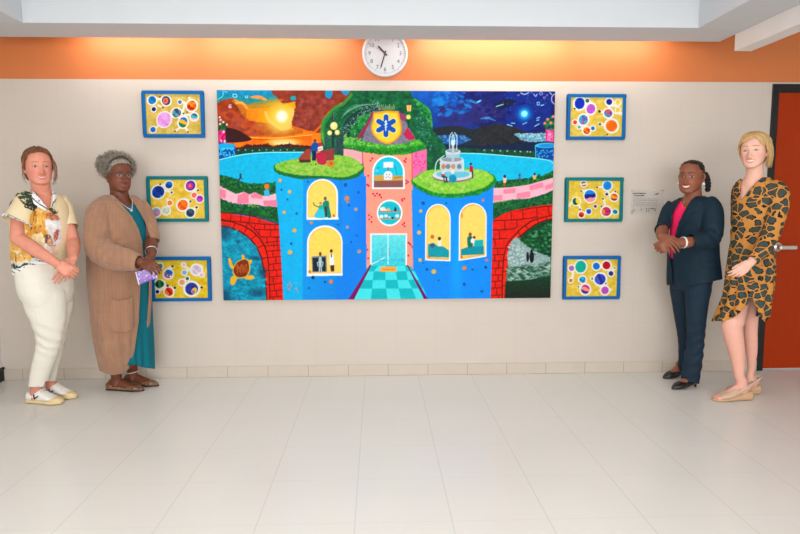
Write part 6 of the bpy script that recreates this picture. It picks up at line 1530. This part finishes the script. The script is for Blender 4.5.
# ---------------------------------------------------------------- woman in the navy suit
def woman_blazer():
    Yc, a = -.385, -.60
    W = person('woman in a dark navy trouser suit and bright pink top, hands clasped', 679, 388)
    hp = at(691.2, 176.9, -.40); HM = head_mat(hp, acam(hp) - .33, .02, .03, 1.0)
    tor = [sec(193, 684, 704, -.385, a, .85), sec(197, 680, 709, -.385, a, .7), sec(201, 672, 714.5, Yc, a, .6), sec(207, 668, 717.5, Yc, a, .62), sec(218, 666, 719, Yc, a, .66), sec(230, 665.5, 719.5, Yc, a, .68), sec(242, 665.5, 720, Yc, a, .70),
           sec(255, 665.5, 720.5, Yc, a, .72), sec(268, 665, 722, Yc, a, .74), sec(280, 664.6, 723.2, Yc, a, .74), sec(290, 665, 723.6, Yc, a, .74)]
    c0 = np.array(at(692, 240, Yc)); A = acam(c0) + a; fx = np.array([math.sin(A), -math.cos(A), 0]); lx = np.array([math.cos(A), math.sin(A), 0])
    nsh, nel, nwr = at(713, 206, -.51), at(711, 241, -.60), at(673.5, 243, -.66)
    fsh, fel, fwr = at(669.5, 209, -.265), at(662.8, 228.5, -.365), at(660.5, 236, -.59)
    bm = bmesh.new(); add_head(bm, HM, jaw=1.12, cheek=.006, nose=1.1, smile=1.2)
    tube(bm, [HM @ V((0, -.025, -.03)), at(693, 190, -.385), at(693, 197, -.385), at(692, 204, -.385)], [.056, .055, .058, .075], seg=24)
    shr = lambda S, d: [[x, y, z, h - d, f - d, b - d, q] for x, y, z, h, f, b, q in S]
    loft(bm, shr(tor[:9], .026))
    for sh, el, wr in ((nsh, nel, nwr), (fsh, fel, fwr)):
        tube(bm, [sh, sh.lerp(el, .5), el], [.030, .034, .034]); tube(bm, [el, el.lerp(wr, .35), el.lerp(wr, .75), wr], [.034, .040, .033, .026])
    add_hand(bm, fwr, at(672, 244.5, -.70) - fwr, (-.35, -1, .35), -1, curl=(.42, .45, .5, .55), thumb=(.5, .3), s=.95, spread=.02)
    add_hand(bm, nwr, at(661, 248.5, -.655) - nwr, (-.1, -1, .1), 1, curl=(1.1, 1.15, 1.2, 1.2), thumb=(.3, .5), s=.95, spread=.02)
    NR = [(270, 690, 708), (286, 684, 712.3), (300, 684.5, 709.8), (319, 685.5, 707.2), (340, 686, 705.3), (360, 683, 703.4), (373, 681, 701.3), (385.5, 679.4, 699.6)]
    FR = [(270, 674, 692), (286, 668.8, 695.5), (300, 670.8, 695), (319, 674, 694), (340, 677.3, 693.5), (358, 677.8, 691), (368, 677, 689), (377.5, 676, 687.5)]
    nh, nt, fh, ft = gnd(697.5, 386.5), gnd(671.8, 389.8), gnd(686, 376.8), gnd(663, 378.9)
    Yn, Yf = -.46, -.31
    inner_legs(bm, NR, Yn, (nh.y * .7 + nt.y * .3), .8, ankle(nh, nt, .10)); inner_legs(bm, FR, Yf, (fh.y * .7 + ft.y * .3), .8, ankle(fh, ft, .10))
    for h, t in ((nh, nt), (fh, ft)): add_foot(bm, h + (t - h) * .10 + V((0, 0, .014)), t - (t - h) * .12 + V((0, 0, .014)), h=.06, w=.036, lift=.03)
    body = fuse(bm, .0026, 3, 'body')
    def skin(co, no):
        col = np.tile(np.array([140, 84, 60.]), (len(co), 1)); col += ((n3(co, 55, 3) - .5) * 22)[:, None]
        L = local(HM, co); hd = (L[:, 2] > -.14) & (np.abs(L[:, 0]) < .12) & (np.abs(L[:, 1]) < .15)
        c2 = col[hd]; face_paint(L[hd], c2, None, (170, 84, 80), (52, 34, 28), (30, 20, 18), teeth=.95, smile=1.3, open_=.0042, lid=(60, 34, 26), white=(172, 152, 140), blush=(176, 96, 66), bl=.45); col[hd] = c2
        return col
    paint(body, skin); finish('body', body, SKIN, W)
    # pink top
    bm = bmesh.new(); loft(bm, shr(tor[2:9], .018) ); tp = fuse(bm, .005, 4, 'top')
    displace(tp, lambda co, no: folds(co, no, .003, 16, 5, (1, 1, .6)))
    cut(tp, lambda co, no: ~(inpoly(*pix(co), [(680, 190), (681.5, 199), (684, 206), (688, 208), (694, 201), (702, 196), (700, 188)]) & facing(co, no)) & (pix(co)[1] > 196) & (pix(co)[1] < 259.5))
    paint(tp, lambda co, no: np.tile(np.array([250, 40, 100.]), (len(co), 1))); finish('top', tp, M_CLOTH, W, .002)
    # trousers
    MN = vmat('navy suiting', .7, .25, .2, 300)
    navy = lambda k: (lambda co, no: np.tile(np.array(k, float), (len(co), 1)) * (1 + (n3(co, 60, 4)[:, None] - .5) * .22))
    bm = bmesh.new(); loft(bm, [sec(256, 668.5, 716, Yc, a, .72), sec(268, 668.3, 716, Yc, a, .72), sec(280, 668.5, 713.5, Yc, a, .72), sec(290, 672, 711, Yc, a, .7)])
    legs(bm, NR, Yn, .85, nh.y * .7 + nt.y * .3); legs(bm, FR, Yf, .85, fh.y * .7 + ft.y * .3)
    tr = fuse(bm, .005, 5, 'trousers')
    kn = [np.array(at(694, 352, -.5)), np.array(at(684, 352, -.35))]
    def tf(co, no):
        d = folds(co, no, .004, 12, 6, (1, 1, .5))
        for k in kn: d += .0035 * np.sin((co[:, 2] - co[:, 0] * .6) * 85 + 8 * n3(co, 8, 4)) * np.exp(-(np.linalg.norm((co - k) * np.array([1, 1, .7]), axis=1) / .13) ** 2)
        return d
    displace(tr, tf)
    cut(tr, lambda co, no: (pix(co)[1] > 258) & (pix(co)[1] < np.where(co[:, 1] < -.385, ip(pix(co)[0], [(678, 380), (690, 382.5), (700, 384.5)]), 374.8)))
    paint(tr, navy((22, 42, 58))); finish('trousers', tr, MN, W, .003)
    # blazer
    bm = bmesh.new(); loft(bm, tor[1:])
    e1 = sleeve(bm, [at(708, 202, -.47), at(712, 210, -.52), at(712.8, 222, -.555), at(711, 236, -.595), at(703, 240.5, -.63), at(689.5, 240.8, -.655)], [.058, .068, .070, .068, .062, .046], seg=28)
    e2 = sleeve(bm, [at(674, 204, -.28), at(669, 210, -.27), at(665.5, 218, -.30), at(662.5, 228, -.36), at(660.0, 230, -.43)], [.046, .050, .048, .046, .040])
    bz = fuse(bm, .005, 9, 'blazer'); el = np.array(at(708, 241, -.62))
    displace(bz, lambda co, no: folds(co, no, .004, 11, 4, (1, 1, .5)) + .004 * np.sin((co[:, 0] + co[:, 2]) * 75 + 7 * n3(co, 8, 2)) * np.exp(-(np.linalg.norm(co - el, axis=1) / .11) ** 2))
    near_e = [(186, 704), (196, 695), (203, 689), (212, 683.5), (227, 677), (245, 673), (260, 672.7), (275, 677.5), (287, 684.5), (292, 688)]
    far_e = [(186, 681), (196, 681.5), (203, 678), (210, 674), (218, 671), (229, 668), (252, 668), (262, 670.5), (285, 672.5), (292, 672)]
    def keep(co, no):
        u, v = pix(co); q = co - c0
        op = (u < ip(v, near_e)) & (u > ip(v, far_e)) & ((q @ fx) > 0)
        arm = (seg_dist(co, at(703, 240.5, -.63), at(689.5, 240.8, -.655))[0] < .07) | (seg_dist(co, at(669, 210, -.27), at(662.5, 228, -.36))[0] < .053)
        hem = ip(u, [(664, 285), (684, 287.5), (700, 285), (724, 279)])
        return ~(op & ~arm) & (v < hem) & (v > 193) & ~at_end(co, e1) & ~at_end(co, e2)
    cut(bz, keep, 8); base = bz.copy()
    bn = navy((13, 38, 52)); paint(bz, bn); bl = finish('blazer', bz, MN, W, .005)
    patch('lapel', base, [(702, 190), (697, 195), (690, 202.5), (684, 212), (679, 223), (675, 238), (678.5, 238), (685, 225), (690, 222), (692, 212), (699, 214), (701, 207), (707, 199)], MN, bl, .006, .004, bn)
    patch('pocket_flap', base, [(699, 263), (715.5, 261), (715.8, 266), (699.2, 268)], MN, bl, .004, .004, bn)
    # pumps
    MB_ = mat('black leather', (30, 29, 28), .25, .1, 40)
    for h, t in ((nh, nt), (fh, ft)):
        s = link('pump_shoe', None, None, W); s.location = h - W.location; d = (t - h).normalized()
        ch('upper', shoe_shell(h, t, [(.02, .014, .034, .068, 0), (.06, .028, .030, .074, 0), (.18, .032, .026, .072, 0), (.35, .033, .016, .060, 0), (.52, .037, .006, .060, 0), (.68, .041, .003, .052, 0), (.82, .034, .003, .040, 0), (.93, .018, .003, .028, 0), (1.0, .006, .004, .016, 0)]), MB_, s, smooth=True)
        bm = bmesh.new(); p = h + d * .022; tube(bm, [p + V((0, 0, .036)), p + V((0, 0, .018)) , p + V((0, 0, .001))], [.017, .010, .008], seg=14, round_=False); ch('heel', bm, MB_, s, smooth=True)
    # hair pulled back into a braided tail
    keep = lambda x, y, z: (z > np.where(y > .0, .094 - .25 * np.abs(x) - 2.0 * np.maximum(0, np.abs(x) - .056), -.09 + np.clip((y + .02) * 3, 0, .1))) & ((np.abs(x) < .06) | (y < .0) | (z > .045))
    hm = head_hair_shell(HM, keep, lambda x, y, z: .003 + .002 * np.sin(np.arctan2(x, z + .02) * 34))
    hm.transform(HM); bm = bmesh.new(); bm.from_mesh(hm)
    rnd = random.Random(9); b0 = at(705, 174, -.36); b1 = at(707.5, 191, -.37)
    for k in range(3):
        pts = []
        for i in range(22):
            q = i / 21; ph = q * 11 + k * 2 * PI / 3; p = b0.lerp(b1, q) + V((math.sin(PI * q) * .012, 0, 0)); pts.append(p + V((math.cos(ph) * .012, math.sin(ph * 2) * .007, 0)))
        tube(bm, pts, [.012 - .005 * i / 21 for i in range(22)], seg=8, sub=2)
    tube(bm, [HM @ V((0, -.10, .03)), HM @ V((.03, -.112, .02)), b0], [.03, .03, .018])
    me = bpy.data.meshes.new('hair'); bm.to_mesh(me); bm.free(); paint(me, lambda co, no: np.array([20, 16, 15.]) + n3(co, 80, 2)[:, None] * 22); finish('hair', me, M_HAIR, W)
    ME = mat('white bead', (240, 236, 228), .25)
    for p in (HM @ V((.083, -.004, -.047)), HM @ V((-.083, -.004, -.047))):
        bm = bmesh.new(); bmesh.ops.create_icosphere(bm, subdivisions=2, radius=.010); bmesh.ops.translate(bm, verts=bm.verts, vec=p); ch('earring', bm, ME, W, smooth=True)
    p = nel.lerp(nwr, .74); d = (nwr - nel).normalized(); x = d.orthogonal().normalized(); y = d.cross(x)
    bm = bmesh.new(); tube(bm, [p + x * .036 * math.cos(q) + y * .036 * math.sin(q) for q in np.linspace(0, 2 * PI, 21)], [(.008, .0025)] * 21, ref=d, seg=8, sub=2, round_=False); ch('wrist_band', bm, mat('white strap', (236, 226, 220), .4), W, smooth=True)
    bm = bmesh.new(); strands(bm, [[at(684, 201, -.465), at(682.5, 205, -.49), at(683, 208, -.50), at(686, 206, -.49), at(690, 201, -.47)]], .0014, taper=1); ch('necklace', bm, mat('gold chain', (206, 160, 90), .3, .05, 40, metal=.9), W, smooth=True)
woman_blazer()
# ---------------------------------------------------------------- woman in the leopard print dress
def leopard():
    t = NT('leopard print cotton'); co = t.coord()
    nz = t.n('ShaderNodeTexNoise'); nz.inputs['Scale'].default_value = 14; nz.inputs['Detail'].default_value = 2; t.l(co, nz.inputs['Vector'])
    mp = t.n('ShaderNodeMapping'); mp.inputs['Rotation'].default_value = (0, .35, 0); mp.inputs['Scale'].default_value = (16.5, 16.5, 22)
    ad = t.n('ShaderNodeVectorMath'); ad.operation = 'MULTIPLY_ADD'; ad.inputs[1].default_value = (.05, .05, .05); t.l(nz.outputs['Color'], ad.inputs[0]); t.l(co, ad.inputs[2]); t.l(ad.outputs[0], mp.inputs[0])
    e = t.n('ShaderNodeTexVoronoi'); e.feature = 'F1'; t.l(mp.outputs[0], e.inputs['Vector']); e.inputs['Scale'].default_value = 1; e.inputs['Randomness'].default_value = .72
    e2 = t.n('ShaderNodeTexVoronoi'); e2.feature = 'DISTANCE_TO_EDGE'; t.l(mp.outputs[0], e2.inputs['Vector']); e2.inputs['Scale'].default_value = 1; e2.inputs['Randomness'].default_value = .72
    gap = t.math('GREATER_THAN', e2.outputs['Distance'], .065); gap2 = t.math('GREATER_THAN', e2.outputs['Distance'], .10)
    f = t.math('ADD', e.outputs['Distance'], t.math('MULTIPLY', t.math('SUBTRACT', t.noise(55, 2), .5), .30))
    spot = t.math('MULTIPLY', t.math('LESS_THAN', f, .575), gap); core = t.math('MULTIPLY', t.math('LESS_THAN', f, .475), gap2)
    base = t.mix(t.noise(20, 2), s2l((188, 124, 56)), s2l((204, 142, 70)))
    c = t.mix(spot, base, s2l((28, 28, 24))); c = t.mix(core, c, s2l((62, 72, 66)))
    t.l(c, t.b.inputs['Base Color']); t.b.inputs['Roughness'].default_value = .7; t.b.inputs['Specular IOR Level'].default_value = .2; t.bump(t.noise(220), .12, .003); return t.m
def woman_leopard():
    Yc, a = -.67, -.50
    W = person('blonde woman in a mustard leopard print shirt dress and wedge sandals, by the door', 738, 399)
    hp = at(753.9, 150.8, -.68); HM = head_mat(hp, acam(hp) - .24, .02, -.03, 1.0)
    tor = [sec(174, 743.5, 763, -.67, a, .85), sec(179, 740.5, 770, -.67, a, .7), sec(183, 735, 778, Yc, a, .6), sec(189, 732, 780, Yc, a, .6), sec(199, 731, 779, Yc, a, .64), sec(212, 730.5, 776, Yc, a, .68), sec(226, 730.3, 772.5, Yc, a, .70), sec(240, 729, 773.5, Yc, a, .74),
           sec(254, 726.8, 776, Yc, a, .78), sec(268, 725, 776.5, Yc, a, .80), sec(282, 723.3, 775.5, Yc, a, .8), sec(297, 721, 773.5, Yc, a, .8), sec(310, 716, 771.5, Yc, a, .8), sec(326, 709, 769, Yc, a, .8)]
    c0 = np.array(at(752, 240, Yc)); A = acam(c0) + a; fx = np.array([math.sin(A), -math.cos(A), 0]); lx = np.array([math.cos(A), math.sin(A), 0])
    nsh, nel, nwr = at(777.5, 192, -.79), at(768, 239, -.845), at(750.5, 263, -.905)
    fsh, fel, fwr = at(739, 191, -.55), at(738, 235, -.47), at(738, 268, -.47)
    bm = bmesh.new(); add_head(bm, HM, jaw=1.0, smile=1.2)
    tube(bm, [HM @ V((0, -.025, -.03)), at(754.5, 168, -.67), at(754.5, 176, -.665), at(754, 185, -.66)], [.052, .050, .054, .07], seg=24)
    shr = lambda S, d: [[x, y, z, h - d, f - d, b - d, q] for x, y, z, h, f, b, q in S]
    loft(bm, shr(tor[:7], .012) + shr(tor[7:11], .03))
    for sh, md, el, wr in ((nsh, at(777, 212, -.815), nel, nwr), (fsh, fsh.lerp(fel, .5), fel, fwr)):
        tube(bm, [sh, md, el], [.032, .036, .036]); tube(bm, [el, el.lerp(wr, .35), el.lerp(wr, .75), wr], [.036, .038, .031, .025])
    add_hand(bm, nwr, at(737.5, 273.5, -.915) - nwr, (.1, -1, .25), 1, curl=(.45, .5, .55, .6), thumb=(.25, .4), s=.86, spread=.0)
    add_hand(bm, fwr, V((0, 0, -.1)), (-.5, .86, 0), -1, curl=(.3, .35, .4, .45), thumb=(.4, .4), s=.95, spread=.02)
    nh, nt, fh, ft = gnd(751, 399.6), gnd(713.5, 400.6), gnd(759, 393.6), gnd(725, 394.5)
    NR = [(284, 740, 751), (300, 736, 750), (312, 728, 748), (320, 721, 746), (328, 720.5, 743.5), (338, 723, 744.6), (352, 727.5, 746), (366, 731.4, 745.6), (376, 733.4, 745)]
    FR = [(284, 748, 762), (300, 746, 761), (318, 743, 758.6), (328, 743, 757.6), (338, 743.5, 758.2), (352, 745, 757.9), (362, 746.6, 756.2), (370, 747, 755.2)]
    for R_, Y0, h, t in ((NR, -.66, nh, nt), (FR, -.585, fh, ft)):
        an = ankle(h, t, .135, .30); P, R = legs(bmesh.new(), R_, Y0, 1.0, an.y); r = R[-1][0]
        tube(bm, P + [an + V((0, 0, .002)), an - (t - h) * .04 - V((0, 0, .06))], [x for x, _ in R] + [r * 1.02, .038], ref=vref(P[0]), seg=24)
        add_foot(bm, h + (t - h) * .06 + V((0, 0, .016)), t - (t - h) * .03 + V((0, 0, .014)), h=.062, w=.038, lift=.045)
        d = (t - h).normalized(); n = V((0, 0, 1)).cross(d); L = (t - h).length
        for k in range(5): p = h + d * L * (.93 - .012 * abs(k - 1)) + n * (.030 - .015 * k) + V((0, 0, .024)); tube(bm, [p - d * .03, p, p + d * .012], [.009, .0085 if k else .011, .006], seg=10)
    body = fuse(bm, .0026, 3, 'body')
    def skin(co, no):
        col = np.tile(np.array([234, 182, 160.]), (len(co), 1)); col += ((n3(co, 55, 3) - .5) * 16)[:, None]
        L = local(HM, co); hd = (L[:, 2] > -.14) & (np.abs(L[:, 0]) < .12) & (np.abs(L[:, 1]) < .15)
        c2 = col[hd]; face_paint(L[hd], c2, None, (206, 110, 106), (170, 124, 84), (92, 110, 120), teeth=.85, smile=1.3, open_=.0038, white=(204, 188, 178), lid=(110, 76, 62), blush=(232, 150, 136), bl=.4); col[hd] = c2
        g = np.array(gnd(735, 400)); low = np.clip((.75 - co[:, 2]) / .3, 0, 1)[:, None]; return col + low * np.array([-2, -10, -8])
    paint(body, skin); finish('body', body, SKIN, W)
    # dress
    ML = leopard(); bm = bmesh.new(); loft(bm, tor[1:])
    e1 = sleeve(bm, [at(773, 186, -.74), at(778.5, 193, -.79), at(778.5, 206, -.81), at(774, 224, -.835), at(768, 239, -.855), at(762, 250, -.88), at(751, 261.5, -.90)], [.052, .060, .060, .057, .054, .048, .036], seg=28)
    e2 = sleeve(bm, [at(741, 187, -.57), at(739, 194, -.545), at(738.5, 212, -.51), at(738, 235, -.47), at(738, 262, -.47)], [.046, .050, .048, .046, .040])
    dr = fuse(bm, .005, 8, 'dress'); el = np.array(at(770, 242, -.88))
    def df(co, no):
        z = co[:, 2]; q = co - c0; an = np.arctan2(q @ lx, q @ fx); zb = at(745, 230, -.8).z; armd = np.minimum(seg_dist(co, at(778.5, 193, -.79), at(768, 239, -.855))[0], seg_dist(co, at(768, 239, -.855), at(751, 261.5, -.90))[0])
        w = 1 - np.exp(-(np.maximum(0, armd - .06) / .02) ** 2)
        d = folds(co, no, .004, 12, 4, (1, 1, .5)) - .008 * np.exp(-((z - zb) / .018) ** 2) * w
        d += .006 * w * np.sin(an * 12 + 3 * n3(co, 6, 3)) * np.clip((zb - z) / .25, 0, 1)
        return d + .004 * np.sin((co[:, 0] - z) * 80 + 7 * n3(co, 8, 2)) * np.exp(-(np.linalg.norm(co - el, axis=1) / .10) ** 2)
    displace(dr, df)
    vn = [(743, 168), (742, 178), (740.6, 190), (740, 200.5), (744, 196), (750, 188), (757, 181), (764, 176), (766, 166)]
    hemt = [(706, 322), (713, 321.5), (725, 321.5), (737, 316.5), (745, 308), (752, 297), (755.5, 307), (759, 316), (765.7, 323), (772, 314)]
    def keep(co, no):
        u, v = pix(co); q = co - c0; fr = facing(co, no)
        return ~(inpoly(u, v, vn) & fr) & np.where(fr, v < ip(u, hemt), v < 317) & (v > 173) & ~at_end(co, e1) & ~at_end(co, e2)
    cut(dr, keep, 8); base = dr.copy(); D_ = finish('dress', dr, ML, W, .003)
    patch('collar', base, [(742.5, 176), (741.4, 184), (740.2, 197), (737.5, 192), (735.5, 184), (738, 177)], ML, D_, .007, .004)
    patch('collar', base, [(766, 172), (764.5, 176.5), (757.5, 181.5), (750.5, 188.5), (744.5, 196.5), (752, 199), (760, 192), (769, 184), (772, 177)], ML, D_, .008, .004)
    patch('waist_tie', base, [(729, 228), (772, 226), (772, 231), (729, 233)], ML, D_, .005, .004, where=lambda co: seg_dist(co, at(778.5, 193, -.79), at(768, 239, -.855))[0] > .068)
    # wedge sandals
    MBg = mat('beige suede', (206, 172, 146), .8, .06, 60, .1); t = NT('woven jute'); w = t.n('ShaderNodeTexWave'); w.bands_direction = 'Z'; w.inputs['Scale'].default_value = 60; w.inputs['Distortion'].default_value = 3; t.l(t.coord(), w.inputs['Vector'])
    t.l(t.mix(w.outputs['Fac'], s2l((188, 146, 108)), s2l((216, 180, 140))), t.b.inputs['Base Color']); t.b.inputs['Roughness'].default_value = .72; t.bump(w.outputs['Fac'], .4, .003); MJ = t.m
    for h, tt in ((nh, nt), (fh, ft)):
        s = link('wedge_sandal', None, None, W); s.location = h - W.location; d = (tt - h); L = d.length; d.normalize(); n = V((0, 0, 1)).cross(d)
        ch('wedge', shoe_shell(h, tt, [(-.01, .018, .002, .060, 0), (.04, .032, .0, .064, 0), (.2, .035, .0, .058, 0), (.4, .036, .0, .042, 0), (.6, .042, .0, .026, 0), (.8, .044, .0, .020, 0), (.95, .032, .0, .019, 0), (1.03, .010, .003, .016, 0)]), MJ, s, smooth=True)
        ch('vamp', shoe_shell(h, tt, [(.42, .037, .030, .086, 0), (.50, .041, .022, .084, 0), (.60, .045, .018, .070, 0), (.72, .048, .015, .056, 0), (.82, .046, .015, .046, 0), (.86, .044, .016, .042, 0)]), MBg, s, smooth=True)
        bm = bmesh.new()
        for sg in (-1, 1): tube(bm, [h + d * L * .46 + n * sg * .040 + V((0, 0, .058)), h + d * L * .30 + n * sg * .038 + V((0, 0, .082)), h + d * L * .12 + n * sg * .032 + V((0, 0, .106)), h - d * L * .0 + n * sg * .014 + V((0, 0, .118)), h - d * L * .02 + V((0, 0, .119))], [(.014, .003), (.013, .003), (.010, .003), (.009, .003), (.009, .003)], ref=V((0, 0, 1)), seg=10)
        ch('sling_strap', bm, MBg, s, smooth=True)
    # hair: blonde side-parted bob
    rnd = random.Random(31)
    keep = lambda x, y, z: (z > np.where(y > .0, np.where(x < .028, .084 - .50 * (.028 - x) - 1.5 * np.maximum(0, -x - .058), .084 - 1.5 * (x - .028)), -.11 + np.clip((y + .02) * 3, 0, .1))) & ((np.abs(x) < .066) | (y < .03) | (z > .02)) & (z > -.10)
    hm = head_hair_shell(HM, keep, lambda x, y, z: .006 + .006 * np.clip(z / .1, 0, 1) + .002 * np.sin(np.arctan2(x, -y) * 30)); hm.transform(HM)
    bm = bmesh.new(); bm.from_mesh(hm); paths = []; U = rnd.uniform
    for k in range(300):
        y0 = U(-.085, .052); e = U(0, 1); j = lambda q: U(-q, q)
        if rnd.random() < .5:       # swept from the parting across the brow to the person's right
            p = [(.028, y0, .110 - max(0, y0) * .32), (-.010 + j(.006), y0 + .020 + j(.006), .105 - max(0, y0) * .38), (-.048 + j(.006), y0 * .85 + .016 + j(.006), .078 + j(.008)), (-.077 + j(.005), y0 * .7 + j(.005), .040 + j(.008)), (-.083 + j(.005), y0 * .6 - .01, .0 + j(.01)), (-.078 + .012 * e, y0 * .5 - .025, -.030 - .050 * e * (y0 < .02))]
        else:
            p = [(.028, y0, .110 - max(0, y0) * .32), (.056 + j(.005), y0 + .006 + j(.006), .094 + j(.004)), (.079 + j(.006), y0 * .85 + j(.008), .056 + j(.008)), (.088 + j(.009), y0 * .7 - .008 + j(.008), .01 + j(.01)), (.090 + j(.010), y0 * .55 - .016 + j(.01), -.035 + j(.012)), (.072 + U(-.012, .026), y0 * .4 - .02, U(-.115, -.045))]
        paths.append([HM @ V(q) for q in p])
    strands(bm, paths, .0042, taper=.35)
    me = bpy.data.meshes.new('hair'); bm.to_mesh(me); bm.free()
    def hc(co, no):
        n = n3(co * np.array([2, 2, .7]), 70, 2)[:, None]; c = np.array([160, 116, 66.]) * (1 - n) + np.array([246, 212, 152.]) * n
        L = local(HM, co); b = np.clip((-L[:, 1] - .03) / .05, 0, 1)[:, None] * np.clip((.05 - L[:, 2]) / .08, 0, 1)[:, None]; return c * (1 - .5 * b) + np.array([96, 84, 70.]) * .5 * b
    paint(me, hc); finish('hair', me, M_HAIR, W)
woman_leopard()
